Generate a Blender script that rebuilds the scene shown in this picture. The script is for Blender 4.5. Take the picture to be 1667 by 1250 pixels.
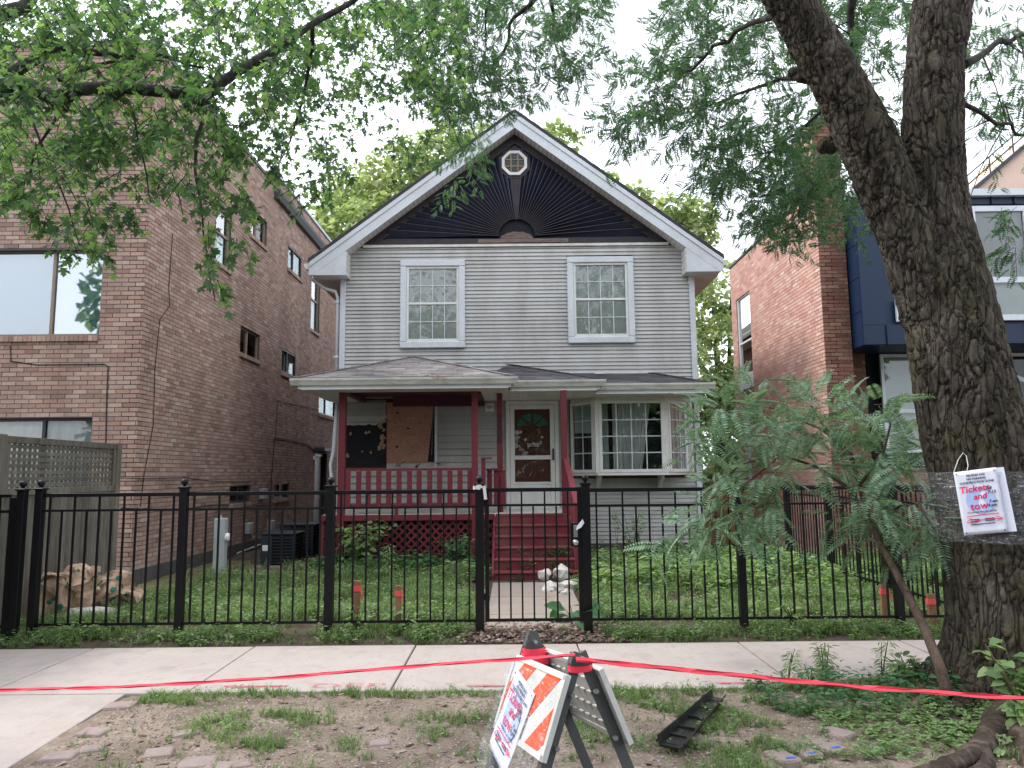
import bpy, bmesh, math, random
import numpy as np
from mathutils import Vector, Matrix, noise as mnoise

for _o in list(bpy.data.objects):
    bpy.data.objects.remove(_o)
SC = bpy.context.scene
COL = SC.collection

# ------------------------------------------------------------------ camera, world, sun, exposure
EYE = 1.6                      # eye height over the sidewalk, metres
PITCH, ROLL, FOC = math.radians(6.9), math.radians(0.55), 1200.0   # focal length for a 1667 px wide frame
_fw = Vector((0, math.cos(PITCH), math.sin(PITCH)))
_u0 = Vector((0, -math.sin(PITCH), math.cos(PITCH)))
_r = Vector((1, 0, 0)) * math.cos(ROLL) - _u0 * math.sin(ROLL)
_u = Vector((1, 0, 0)) * math.sin(ROLL) + _u0 * math.cos(ROLL)
cam_d = bpy.data.cameras.new('camera')
cam_d.sensor_width = 36.0
cam_d.lens = 36.0 * FOC / 1667.0
cam_d.clip_start = 0.05
cam_d.clip_end = 2000.0
cam = bpy.data.objects.new('camera', cam_d)
_m = Matrix((_r, _u, -_fw)).transposed().to_4x4()
_m.translation = Vector((0, 0, EYE))
cam.matrix_world = _m
COL.objects.link(cam)
SC.camera = cam

SUN_EL, SUN_AZ = math.radians(51), math.radians(-78)   # azimuth measured from +Y towards +X: sun high on the left, ahead
w = bpy.data.worlds.new('World')
SC.world = w
w.use_nodes = True
_nt = w.node_tree
_bg = _nt.nodes['Background']
_sky = _nt.nodes.new('ShaderNodeTexSky')
_sky.sky_type = 'NISHITA'
_sky.sun_disc = False
_sky.sun_elevation = SUN_EL
_sky.sun_rotation = SUN_AZ
_sky.air_density = 1.0
_sky.dust_density = 2.0
_mix = _nt.nodes.new('ShaderNodeMix')          # even bright cloud cover over the blue sky
_mix.data_type = 'RGBA'
_mix.inputs[0].default_value = 0.84
_nt.links.new(_sky.outputs[0], _mix.inputs[6])
_mix.inputs[7].default_value = (12.2, 12.6, 13.7, 1)
_tc = _nt.nodes.new('ShaderNodeTexCoord')
_cn = _nt.nodes.new('ShaderNodeTexNoise')      # soft tone in the cloud cover
_cn.inputs['Scale'].default_value = 2.2
_cn.inputs['Detail'].default_value = 4
_nt.links.new(_tc.outputs['Generated'], _cn.inputs['Vector'])
_cr = _nt.nodes.new('ShaderNodeValToRGB')
_cr.color_ramp.elements[0].position = 0.3
_cr.color_ramp.elements[0].color = (0.84, 0.85, 0.88, 1)
_cr.color_ramp.elements[1].position = 0.65
_cr.color_ramp.elements[1].color = (1.06, 1.06, 1.06, 1)
_nt.links.new(_cn.outputs['Fac'], _cr.inputs['Fac'])
_mm = _nt.nodes.new('ShaderNodeMix')
_mm.data_type = 'RGBA'
_mm.blend_type = 'MULTIPLY'
_mm.inputs[0].default_value = 1.0
_nt.links.new(_mix.outputs[2], _mm.inputs[6])
_nt.links.new(_cr.outputs[0], _mm.inputs[7])
_nt.links.new(_mm.outputs[2], _bg.inputs[0])
_bg.inputs[1].default_value = 0.1
sun_d = bpy.data.lights.new('sun', 'SUN')
sun_d.energy = 1.5
sun_d.angle = math.radians(14)
sun_d.color = (1.0, 0.96, 0.9)
sun = bpy.data.objects.new('sun', sun_d)
_sd = Vector((math.sin(SUN_AZ) * math.cos(SUN_EL), math.cos(SUN_AZ) * math.cos(SUN_EL), math.sin(SUN_EL)))
sun.rotation_euler = _sd.to_track_quat('Z', 'Y').to_euler()
sun.location = (-20, 10, 30)
COL.objects.link(sun)
SC.view_settings.view_transform = 'Standard'
SC.view_settings.look = 'None'
SC.view_settings.exposure = 1.12
SC.view_settings.gamma = 1.0
SC.view_settings.use_curve_mapping = False
SC.render.engine = 'CYCLES'
SC.cycles.max_bounces = 8
SC.cycles.transparent_max_bounces = 16
SC.cycles.use_denoising = True

R = random.Random(7)
NR = np.random.default_rng(11)


def at(x, y, Y):
    """a measured point of the survey picture, on the vertical plane at depth Y"""
    d = _fw + _r * ((x - 833.5) / FOC) - _u * ((y - 625.0) / FOC)
    p = d * (Y / d.y)
    return Vector((p.x, p.y, p.z + EYE))


def px(X, Y, Z):
    v = Vector((X, Y, Z - EYE))
    d = v.dot(_fw)
    return 833.5 + FOC * v.dot(_r) / d, 625.0 - FOC * v.dot(_u) / d, d


# ------------------------------------------------------------------ mesh helpers
class MB:
    def __init__(self):
        self.v = []
        self.f = []

    def add(self, vs, fs):
        b = len(self.v)
        self.v += [tuple(p) for p in vs]
        self.f += [tuple(i + b for i in f) for f in fs]
        return self

    def box(self, x0, x1, y0, y1, z0, z1):
        if x0 > x1: x0, x1 = x1, x0
        if y0 > y1: y0, y1 = y1, y0
        if z0 > z1: z0, z1 = z1, z0
        return self.add([(x0, y0, z0), (x1, y0, z0), (x1, y1, z0), (x0, y1, z0), (x0, y0, z1), (x1, y0, z1), (x1, y1, z1), (x0, y1, z1)],
                        [(0, 3, 2, 1), (4, 5, 6, 7), (0, 1, 5, 4), (1, 2, 6, 5), (2, 3, 7, 6), (3, 0, 4, 7)])

    def bar(self, a, b, wid, thk, up=(0, 0, 1), ends=0.0):
        """a rectangular bar from a to b; wid across, thk along 'up'"""
        a, b = Vector(a), Vector(b)
        d = (b - a).normalized()
        a = a - d * ends
        b = b + d * ends
        s = d.cross(Vector(up)).normalized()
        t = s.cross(d).normalized()
        s, t = s * wid / 2, t * thk / 2
        vs = [a - s - t, a + s - t, a + s + t, a - s + t, b - s - t, b + s - t, b + s + t, b - s + t]
        return self.add(vs, [(0, 1, 2, 3), (7, 6, 5, 4), (0, 4, 5, 1), (1, 5, 6, 2), (2, 6, 7, 3), (3, 7, 4, 0)])

    def extrude(self, poly, vec):
        """closed prism from a planar polygon (3-D points)"""
        n = len(poly)
        vec = Vector(vec)
        vs = [Vector(p) for p in poly] + [Vector(p) + vec for p in poly]
        fs = [tuple(range(n - 1, -1, -1)), tuple(range(n, 2 * n))]
        fs += [(i, (i + 1) % n, n + (i + 1) % n, n + i) for i in range(n)]
        return self.add(vs, fs)

    def tube(self, pts, rad, n=8, cap=True):
        pts = [Vector(p) for p in pts]
        if not hasattr(rad, '__len__'):
            rad = [rad] * len(pts)
        rings = []
        prev = None
        for i, p in enumerate(pts):
            d = (pts[min(i + 1, len(pts) - 1)] - pts[max(i - 1, 0)])
            if d.length < 1e-9: d = Vector((0, 0, 1))
            d.normalize()
            if prev is None:
                a = Vector((1, 0, 0)) if abs(d.x) < 0.9 else Vector((0, 1, 0))
                s = (a - d * a.dot(d)).normalized()
            else:
                s = (prev - d * prev.dot(d))
                if s.length < 1e-6: s = Vector((1, 0, 0))
                s.normalize()
            prev = s
            t = d.cross(s)
            rings.append([p + (s * math.cos(k * 2 * math.pi / n) + t * math.sin(k * 2 * math.pi / n)) * rad[i] for k in range(n)])
        vs = [q for r_ in rings for q in r_]
        fs = []
        for i in range(len(pts) - 1):
            for k in range(n):
                fs.append((i * n + k, i * n + (k + 1) % n, (i + 1) * n + (k + 1) % n, (i + 1) * n + k))
        if cap:
            fs.append(tuple(range(n - 1, -1, -1)))
            fs.append(tuple((len(pts) - 1) * n + k for k in range(n)))
        return self.add(vs, fs)

    def lathe(self, c, prof, n=12):
        """profile [(r, z)] turned about the vertical through c"""
        c = Vector(c)
        vs = []
        for r_, z in prof:
            for k in range(n):
                vs.append(c + Vector((r_ * math.cos(2 * math.pi * k / n), r_ * math.sin(2 * math.pi * k / n), z)))
        fs = []
        for i in range(len(prof) - 1):
            for k in range(n):
                fs.append((i * n + k, i * n + (k + 1) % n, (i + 1) * n + (k + 1) % n, (i + 1) * n + k))
        fs.append(tuple(range(n - 1, -1, -1)))
        fs.append(tuple((len(prof) - 1) * n + k for k in range(n)))
        return self.add(vs, fs)

    def mesh(self, name, mat=None, smooth=False):
        me = bpy.data.meshes.new(name)
        me.from_pydata(self.v, [], self.f)
        if mat: me.materials.append(mat)
        if smooth:
            me.polygons.foreach_set('use_smooth', [True] * len(me.polygons))
        me.update()
        return me

    def build(self, name, mat, parent=None, smooth=False, bevel=0.0, seg=1, label=None, cat=None, group=None, kind=None):
        o = bpy.data.objects.new(name, self.mesh(name, mat, smooth))
        link(o, parent)
        if bevel:
            m = o.modifiers.new('bevel', 'BEVEL')
            m.width = bevel
            m.segments = seg
            m.limit_method = 'ANGLE'
            m.angle_limit = math.radians(40)
        tag(o, label, cat, group, kind)
        return o


OFF = {}


def link(o, parent=None):
    COL.objects.link(o)
    if parent is not None:
        o.parent = parent
        l = OFF.get(parent.name)
        if l is not None:
            o.matrix_parent_inverse = Matrix.Translation(-l)
    return o


def tag(o, label=None, cat=None, group=None, kind=None):
    if label: o['label'] = label
    if cat: o['category'] = cat
    if group: o['group'] = group
    if kind: o['kind'] = kind
    return o


def thing(name, loc, label, cat, group=None, kind=None):
    o = bpy.data.objects.new(name, None)
    o.empty_display_size = 0.2
    o.location = loc
    COL.objects.link(o)
    OFF[o.name] = Vector(loc)
    return tag(o, label, cat, group, kind)


def piece(name, mesh, parent, mat4=None, loc=None):
    """an object with shared mesh data"""
    o = bpy.data.objects.new(name, mesh)
    link(o, parent)
    if mat4 is not None:
        o.matrix_basis = mat4
    if loc is not None:
        o.location = loc
    return o


def np_mesh(name, V, F, mat, parent=None, smooth=False, **k):
    """fast mesh from numpy; F (m,3) or (m,4)"""
    V = np.asarray(V, dtype=np.float32)
    F = np.asarray(F, dtype=np.int32)
    me = bpy.data.meshes.new(name)
    me.vertices.add(len(V))
    me.vertices.foreach_set('co', V.ravel())
    m, c = F.shape
    me.loops.add(m * c)
    me.loops.foreach_set('vertex_index', F.ravel())
    me.polygons.add(m)
    me.polygons.foreach_set('loop_start', np.arange(0, m * c, c, dtype=np.int32))
    me.polygons.foreach_set('loop_total', np.full(m, c, dtype=np.int32))
    me.polygons.foreach_set('use_smooth', np.full(m, bool(smooth)))
    me.update(calc_edges=True)
    me.validate()
    if mat: me.materials.append(mat)
    o = bpy.data.objects.new(name, me)
    link(o, parent)
    tag(o, k.get('label'), k.get('cat'), k.get('group'), k.get('kind'))
    return o


def scatter(tv, tf, pos, X, Y, Z):
    """copies of a template (tv, tf) at pos with (scaled) axes X, Y, Z"""
    tv = np.asarray(tv, dtype=float)
    tf = np.asarray(tf)
    n, k = len(pos), len(tv)
    V = pos[:, None, :] + tv[None, :, 0, None] * X[:, None, :] + tv[None, :, 1, None] * Y[:, None, :] + tv[None, :, 2, None] * Z[:, None, :]
    F = tf[None] + (np.arange(n) * k)[:, None, None]
    return V.reshape(-1, 3), F.reshape(-1, tf.shape[1])


class NB:
    """collects numpy pieces"""
    def __init__(self): self.V = []; self.F = []; self.n = 0
    def add(self, V, F):
        if len(V) == 0: return
        self.V.append(V); self.F.append(F + self.n); self.n += len(V)
    def build(self, *a, **k):
        return np_mesh(a[0], np.concatenate(self.V), np.concatenate(self.F), *a[1:], **k)


def unit(a):
    return a / np.maximum(np.linalg.norm(a, axis=-1, keepdims=True), 1e-9)


def frames(tip, nrm, size):
    """axes for scatter from tip directions and rough normals"""
    y = unit(tip)
    x = unit(np.cross(y, nrm))
    z = np.cross(x, y)
    s = np.asarray(size)[:, None]
    return x * s, y * s, z * s


def clip_poly(poly, a, b, c):
    """keep a*x+b*y<=c of a 2-D polygon"""
    out = []
    for i in range(len(poly)):
        p, q = poly[i], poly[(i + 1) % len(poly)]
        dp, dq = a * p[0] + b * p[1] - c, a * q[0] + b * q[1] - c
        if dp <= 0: out.append(p)
        if dp * dq < 0:
            t = dp / (dp - dq)
            out.append((p[0] + (q[0] - p[0]) * t, p[1] + (q[1] - p[1]) * t))
    return out


def clip_convex(poly, conv):
    """clip by a convex polygon given counter-clockwise"""
    for i in range(len(conv)):
        (x0, y0), (x1, y1) = conv[i], conv[(i + 1) % len(conv)]
        a, b = (y1 - y0), -(x1 - x0)
        poly = clip_poly(poly, a, b, a * x0 + b * y0)
        if len(poly) < 3: return []
    return poly


def area2(p):
    return 0.5 * abs(sum(p[i][0] * p[(i + 1) % len(p)][1] - p[(i + 1) % len(p)][0] * p[i][1] for i in range(len(p))))


def subtract(iv, cuts):
    """1-D interval list minus cuts"""
    res = [iv]
    for a, b in cuts:
        nx = []
        for s, e in res:
            if b <= s or a >= e: nx.append((s, e)); continue
            if a > s: nx.append((s, a))
            if b < e: nx.append((b, e))
        res = nx
    return [(s, e) for s, e in res if e - s > 0.012]


# ------------------------------------------------------------------ materials
def _new(name):
    m = bpy.data.materials.new(name)
    m.use_nodes = True
    nt = m.node_tree
    return m, nt, nt.nodes['Principled BSDF'], nt.nodes.new, nt.links.new


def _noise(nt, vec, scale, detail=4, rough=0.55, dist=0.0):
    n = nt.nodes.new('ShaderNodeTexNoise')
    n.inputs['Scale'].default_value = scale
    n.inputs['Detail'].default_value = detail
    n.inputs['Roughness'].default_value = rough
    n.inputs['Distortion'].default_value = dist
    if vec is not None: nt.links.new(vec, n.inputs['Vector'])
    return n.outputs['Fac']


def _ramp(nt, fac, stops):
    r_ = nt.nodes.new('ShaderNodeValToRGB')
    els = r_.color_ramp.elements
    while len(els) < len(stops): els.new(0.5)
    for e, (p, c) in zip(els, stops):
        e.position = p
        e.color = (*c, 1) if len(c) == 3 else c
    nt.links.new(fac, r_.inputs['Fac'])
    return r_.outputs['Color']


def _mixc(nt, fac, a, b, mode='MIX'):
    m = nt.nodes.new('ShaderNodeMix')
    m.data_type = 'RGBA'
    m.blend_type = mode
    for sock, val in ((0, fac), (6, a), (7, b)):
        if hasattr(val, 'is_linked') or isinstance(val, bpy.types.NodeSocket):
            nt.links.new(val, m.inputs[sock])
        elif sock == 0:
            m.inputs[0].default_value = val
        else:
            m.inputs[sock].default_value = (*val, 1)
    return m.outputs[2]


def _math(nt, op, a, b=0.0):
    m = nt.nodes.new('ShaderNodeMath')
    m.operation = op
    for i, v in enumerate((a, b)):
        if isinstance(v, bpy.types.NodeSocket): nt.links.new(v, m.inputs[i])
        else: m.inputs[i].default_value = v
    return m.outputs[0]


def _pos(nt, scale=(1, 1, 1)):
    g = nt.nodes.new('ShaderNodeNewGeometry')
    mp = nt.nodes.new('ShaderNodeMapping')
    mp.inputs['Scale'].default_value = scale
    nt.links.new(g.outputs['Position'], mp.inputs['Vector'])
    return mp.outputs[0], g


def _bump(nt, bs, height, strength, dist=0.01):
    b = nt.nodes.new('ShaderNodeBump')
    b.inputs['Strength'].default_value = strength
    b.inputs['Distance'].default_value = dist
    nt.links.new(height, b.inputs['Height'])
    nt.links.new(b.outputs[0], bs.inputs['Normal'])


def c3(c, k):
    return tuple(min(1, x * k) for x in c)


def paint(name, col, rough=0.55, dirt=(0.16, 0.14, 0.12), amt=0.35, scale=3.0, stretch=(1, 1, 1), bump=0.08, island=0.0, metal=0.0):
    """painted or plain surface with blotchy wear and fine grain"""
    m, nt, bs, N, L = _new(name)
    vec, g = _pos(nt, stretch)
    n1 = _noise(nt, vec, scale, 6, 0.65)
    f = _ramp(nt, n1, [(0.42, (0, 0, 0)), (0.78, (1, 1, 1))])
    n2 = _noise(nt, vec, scale * 14, 3)
    base = _mixc(nt, n2, c3(col, 0.86), c3(col, 1.12))
    if island:
        oi = N('ShaderNodeObjectInfo')
        rnd = _math(nt, 'FRACT', _math(nt, 'ADD', g.outputs['Random Per Island'], oi.outputs['Random']))
        base = _mixc(nt, rnd, _mixc(nt, 1.0, base, (1 - island,) * 3, 'MULTIPLY'), base)
    c = _mixc(nt, _math(nt, 'MULTIPLY', f, amt), base, dirt)
    L(c, bs.inputs['Base Color'])
    bs.inputs['Roughness'].default_value = rough
    bs.inputs['Metallic'].default_value = metal
    bs.inputs['Specular IOR Level'].default_value = 0.3
    if bump: _bump(nt, bs, n2, bump)
    return m


def brick_mat(name, cols, soot=0.3):
    m, nt, bs, N, L = _new(name)
    vec, g = _pos(nt)
    oi = N('ShaderNodeObjectInfo')
    rnd = _math(nt, 'FRACT', _math(nt, 'ADD', g.outputs['Random Per Island'], _math(nt, 'MULTIPLY', oi.outputs['Random'], 7.3)))
    k = len(cols)
    base = _ramp(nt, rnd, [(i / (k - 1), c) for i, c in enumerate(cols)])
    v3, _g3 = _pos(nt, (1, 1, 0.3))
    big = _noise(nt, v3, 1.1, 6, 0.68)
    base = _mixc(nt, _math(nt, 'MULTIPLY', _ramp(nt, big, [(0.4, (0, 0, 0)), (0.7, (1, 1, 1))]), soot), base, c3(cols[0], 0.45))
    fine = _noise(nt, vec, 60, 4)
    base = _mixc(nt, 0.5, base, _ramp(nt, fine, [(0.3, (0.55, 0.55, 0.55)), (0.7, (1, 1, 1))]), 'MULTIPLY')
    L(base, bs.inputs['Base Color'])
    bs.inputs['Roughness'].default_value = 0.85
    bs.inputs['Specular IOR Level'].default_value = 0.25
    _bump(nt, bs, fine, 0.35, 0.004)
    return m


def leaf_mat(name, stops, trans=0.42, rough=0.45, tint=1.5):
    m, nt, bs, N, L = _new(name)
    vec, g = _pos(nt)
    big = _noise(nt, vec, 1.3, 2)
    rnd = _math(nt, 'ADD', _math(nt, 'MULTIPLY', g.outputs['Random Per Island'], 0.75), _math(nt, 'MULTIPLY', big, 0.25))
    c = _ramp(nt, rnd, stops)
    L(c, bs.inputs['Base Color'])
    bs.inputs['Roughness'].default_value = rough
    bs.inputs['Specular IOR Level'].default_value = 0.35
    tr = N('ShaderNodeBsdfTranslucent')
    L(_mixc(nt, 1.0, c, (tint * 1.0, tint * 1.05, tint * 0.6), 'MULTIPLY'), tr.inputs['Color'])
    ms = N('ShaderNodeMixShader')
    ms.inputs[0].default_value = trans
    L(bs.outputs[0], ms.inputs[1])
    L(tr.outputs[0], ms.inputs[2])
    L(ms.outputs[0], nt.nodes['Material Output'].inputs['Surface'])
    return m


def glass_mat(name, refl=0.22, tint=(0.85, 0.92, 0.92), rough=0.02, fres=1.0):
    m, nt, bs, N, L = _new(name)
    tr = N('ShaderNodeBsdfTransparent'); tr.inputs[0].default_value = (*tint, 1)
    gl = N('ShaderNodeBsdfGlossy'); gl.inputs['Roughness'].default_value = rough
    lw = N('ShaderNodeFresnel'); lw.inputs['IOR'].default_value = 1.36
    fac = _math(nt, 'ADD', _math(nt, 'MULTIPLY', lw.outputs[0], fres), refl)
    vec, g = _pos(nt)
    b = N('ShaderNodeBump'); b.inputs['Strength'].default_value = 0.02; b.inputs['Distance'].default_value = 0.02
    L(_noise(nt, vec, 1.5, 2), b.inputs['Height']); L(b.outputs[0], gl.inputs['Normal'])
    ms = N('ShaderNodeMixShader')
    L(fac, ms.inputs[0]); L(tr.outputs[0], ms.inputs[1]); L(gl.outputs[0], ms.inputs[2])
    L(ms.outputs[0], nt.nodes['Material Output'].inputs['Surface'])
    return m


def blind_mat(name, a, b, scale=60):
    m, nt, bs, N, L = _new(name)
    vec, g = _pos(nt)
    wv = N('ShaderNodeTexWave'); wv.bands_direction = 'Z'; wv.inputs['Scale'].default_value = scale / 6.283
    wv.inputs['Distortion'].default_value = 0.15
    L(vec, wv.inputs['Vector'])
    L(_mixc(nt, wv.outputs['Fac'], a, b), bs.inputs['Base Color'])
    bs.inputs['Roughness'].default_value = 0.6
    return m


def curtain_mat(name, col):
    m, nt, bs, N, L = _new(name)
    vec, g = _pos(nt, (1, 1, 0.12))
    f = _noise(nt, vec, 9, 2)
    L(_mixc(nt, f, c3(col, 0.6), c3(col, 1.3)), bs.inputs['Base Color'])
    bs.inputs['Roughness'].default_value = 0.9
    return m


def ground_mat(name, stops, scale=2.5, bump=0.5, fine=90, patch=None):
    m, nt, bs, N, L = _new(name)
    vec, g = _pos(nt)
    a = _noise(nt, vec, scale, 8, 0.68)
    c = _ramp(nt, a, stops)
    f = _noise(nt, vec, fine, 4, 0.7)
    c = _mixc(nt, 0.75, c, _ramp(nt, f, [(0.3, (0.55, 0.53, 0.5)), (0.5, (1, 1, 1)), (0.72, (1.0, 0.97, 0.93))]), 'MULTIPLY')
    vo = N('ShaderNodeTexVoronoi'); vo.inputs['Scale'].default_value = 38
    L(vec, vo.inputs['Vector'])
    sp = _ramp(nt, vo.outputs['Color'], [(0.0, (0.75, 0.75, 0.75)), (0.75, (1, 1, 1)), (0.93, (1.5, 1.45, 1.4))])
    c = _mixc(nt, 0.6, c, sp, 'MULTIPLY')
    if patch:
        pm = _ramp(nt, _noise(nt, vec, patch[0], 4), [(patch[1], (0, 0, 0)), (patch[1] + 0.1, (1, 1, 1))])
        c = _mixc(nt, pm, c, patch[2])
    L(c, bs.inputs['Base Color'])
    bs.inputs['Roughness'].default_value = 0.95
    bs.inputs['Specular IOR Level'].default_value = 0.15
    _bump(nt, bs, _math(nt, 'ADD', f, a), bump, 0.02)
    return m


def concrete_mat(name, col, warm=(0.5, 0.44, 0.39), stain=0.45, broom=True):
    m, nt, bs, N, L = _new(name)
    vec, g = _pos(nt)
    a = _noise(nt, vec, 1.1, 8, 0.7)
    c = _mixc(nt, _ramp(nt, a, [(0.35, (0, 0, 0)), (0.75, (1, 1, 1))]), col, warm)
    b = _noise(nt, vec, 6, 8, 0.75)
    c = _mixc(nt, _math(nt, 'MULTIPLY', _ramp(nt, b, [(0.5, (0, 0, 0)), (0.85, (1, 1, 1))]), stain), c, c3(col, 0.42))
    v2, _ = _pos(nt, (1.0, 0.02, 1)) if broom else _pos(nt)
    f = _noise(nt, v2, 160 if broom else 90, 3)
    c = _mixc(nt, 0.25, c, _ramp(nt, f, [(0.3, (0.6, 0.6, 0.6)), (0.7, (1, 1, 1))]), 'MULTIPLY')
    sp = _noise(nt, vec, 120, 2)
    gum = N('ShaderNodeTexVoronoi'); gum.inputs['Scale'].default_value = 5.5
    L(vec, gum.inputs['Vector'])
    c = _mixc(nt, _math(nt, 'MULTIPLY', _ramp(nt, gum.outputs['Distance'], [(0.05, (1, 1, 1)), (0.085, (0, 0, 0))]), 0.45), c, c3(col, 0.3))
    blot = _noise(nt, vec, 2.3, 3, 0.5, 1.0)
    c = _mixc(nt, _math(nt, 'MULTIPLY', _ramp(nt, blot, [(0.56, (0, 0, 0)), (0.66, (1, 1, 1))]), 0.22), c, c3(col, 0.5))
    c = _mixc(nt, _ramp(nt, sp, [(0.66, (0, 0, 0)), (0.72, (1, 1, 1))]), c, c3(col, 0.35))
    oi = N('ShaderNodeObjectInfo')
    c = _mixc(nt, _math(nt, 'MULTIPLY', oi.outputs['Random'], 0.3), c, c3(warm, 0.8))
    L(c, bs.inputs['Base Color'])
    bs.inputs['Roughness'].default_value = 0.9
    bs.inputs['Specular IOR Level'].default_value = 0.2
    _bump(nt, bs, _math(nt, 'ADD', f, b), 0.25, 0.006)
    return m


def bark_mat(name, a, b, moss, scale=9.0, mossamt=0.5, crack=False):
    m, nt, bs, N, L = _new(name)
    vec, g = _pos(nt, (1, 1, 0.35))
    n = _noise(nt, vec, scale, 8, 0.7, 0.6)
    c = _ramp(nt, n, [(0.3, c3(a, 0.35)), (0.48, a), (0.66, b), (0.8, c3(b, 1.35))])
    v2, _ = _pos(nt)
    mo = _noise(nt, v2, 1.6, 6, 0.7)
    c = _mixc(nt, _math(nt, 'MULTIPLY', _ramp(nt, mo, [(0.45, (0, 0, 0)), (0.62, (1, 1, 1))]), mossamt), c, moss)
    f = _noise(nt, v2, 70, 4, 0.7)
    c = _mixc(nt, 0.6, c, _ramp(nt, f, [(0.3, (0.5, 0.5, 0.5)), (0.65, (1, 1, 1))]), 'MULTIPLY')
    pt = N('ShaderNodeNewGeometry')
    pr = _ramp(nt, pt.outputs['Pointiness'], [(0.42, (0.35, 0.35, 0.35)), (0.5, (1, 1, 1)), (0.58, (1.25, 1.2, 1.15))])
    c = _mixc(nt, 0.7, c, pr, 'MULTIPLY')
    hgt = _math(nt, 'ADD', n, _math(nt, 'MULTIPLY', f, 0.4))
    if crack:
        v4, _g4 = _pos(nt, (1, 1, 0.22))
        wn_ = N('ShaderNodeTexNoise'); wn_.inputs['Scale'].default_value = 9; wn_.inputs['Detail'].default_value = 4
        L(v4, wn_.inputs['Vector'])
        ad = N('ShaderNodeVectorMath'); ad.operation = 'MULTIPLY_ADD'
        ad.inputs[1].default_value = (0.2, 0.2, 0.13)
        L(wn_.outputs['Color'], ad.inputs[0]); L(v4, ad.inputs[2])
        vo = N('ShaderNodeTexVoronoi'); vo.feature = 'DISTANCE_TO_EDGE'; vo.inputs['Scale'].default_value = 17
        L(ad.outputs[0], vo.inputs['Vector'])
        ck = _ramp(nt, vo.outputs['Distance'], [(0.0, (0.22, 0.22, 0.22)), (0.07, (0.75, 0.75, 0.75)), (0.16, (1, 1, 1))])
        c = _mixc(nt, _ramp(nt, _noise(nt, v2, 3.5, 4, 0.6), [(0.35, (0.2, 0.2, 0.2)), (0.65, (0.75, 0.75, 0.75))]), c, ck, 'MULTIPLY')
        hgt = _math(nt, 'ADD', hgt, _math(nt, 'MULTIPLY', ck, 1.5))
    L(c, bs.inputs['Base Color'])
    bs.inputs['Roughness'].default_value = 0.95
    bs.inputs['Specular IOR Level'].default_value = 0.15
    _bump(nt, bs, hgt, 0.9, 0.02)
    return m


def wood_mat(name, a, b, axis='Z', scale=4.0, rough=0.85, knots=0.0, island=0.3):
    m, nt, bs, N, L = _new(name)
    st = {'X': (0.08, 1, 1), 'Y': (1, 0.08, 1), 'Z': (1, 1, 0.08)}[axis]
    vec, g = _pos(nt, st)
    n = _noise(nt, vec, scale * 8, 6, 0.65, 1.2)
    c = _ramp(nt, n, [(0.3, a), (0.7, b)])
    v2, _ = _pos(nt)
    n2 = _noise(nt, v2, scale * 0.7, 5, 0.7)
    c = _mixc(nt, 0.55, c, _ramp(nt, n2, [(0.35, (0.55, 0.55, 0.55)), (0.65, (1, 1, 1))]), 'MULTIPLY')
    if island:
        oi = N('ShaderNodeObjectInfo')
        c = _mixc(nt, _math(nt, 'MULTIPLY', oi.outputs['Random'], island), c, c3(a, 0.6))
    L(c, bs.inputs['Base Color'])
    bs.inputs['Roughness'].default_value = rough
    bs.inputs['Specular IOR Level'].default_value = 0.2
    _bump(nt, bs, n, 0.3, 0.004)
    return m


M = {}
M['siding'] = paint('siding_vinyl', (0.455, 0.455, 0.435), 0.5, (0.21, 0.19, 0.16), 0.5, 1.6, (1.6, 1, 0.5), 0.03, island=0.15)
M['trim'] = paint('white_trim', (0.56, 0.59, 0.615), 0.45, (0.3, 0.29, 0.26), 0.4, 1.6, (1, 1, 1), 0.03)
M['vinyl_white'] = paint('window_vinyl', (0.66, 0.66, 0.63), 0.4, (0.3, 0.27, 0.23), 0.3, 5, (1, 1, 1), 0.02)
M['soffit'] = paint('soffit', (0.70, 0.67, 0.64), 0.6, (0.3, 0.27, 0.24), 0.45, 2.0, (1, 1, 1), 0.03, island=0.12)
M['gutter'] = paint('gutter', (0.66, 0.65, 0.60), 0.45, (0.2, 0.17, 0.13), 0.55, 3.5, (1, 1, 2), 0.03)
M['dark_gutter'] = paint('dark_gutter', (0.045, 0.045, 0.052), 0.5, (0.1, 0.09, 0.09), 0.3)
M['maroon'] = paint('maroon_paint', (0.165, 0.022, 0.034), 0.55, (0.09, 0.04, 0.04), 0.45, 4, (1, 1, 1), 0.08, island=0.15)
M['maroon_worn'] = paint('maroon_steps', (0.155, 0.022, 0.032), 0.6, (0.16, 0.11, 0.09), 0.6, 3, (1, 1, 1), 0.12)
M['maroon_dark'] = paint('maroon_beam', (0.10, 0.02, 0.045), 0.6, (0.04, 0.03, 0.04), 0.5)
M['char'] = paint('scorched_wood', (0.014, 0.020, 0.042), 0.36, (0.045, 0.034, 0.042), 0.4, 2.2, (2.5, 1, 0.8), 0.15, island=0.35)
M['char_warm'] = paint('scorched_trim', (0.018, 0.016, 0.022), 0.5, (0.09, 0.048, 0.034), 0.5, 3.0, (1, 1, 1), 0.15)
M['char_lit_edge'] = paint('scorched_lit_edge', (0.075, 0.064, 0.066), 0.45, (0.03, 0.025, 0.03), 0.6, 2.0, (1, 1, 1), 0.1, island=0.5)  # paler char: light caught on slat edges put into the colour, with wear
M['bare_wood'] = wood_mat('bare_wood', (0.10, 0.07, 0.058), (0.30, 0.235, 0.195), 'X', 3)
M['shingle'] = paint('porch_shingle', (0.33, 0.30, 0.295), 0.9, (0.46, 0.43, 0.40), 0.6, 2.5, (1, 1, 1), 0.3, island=0.45)
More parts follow.
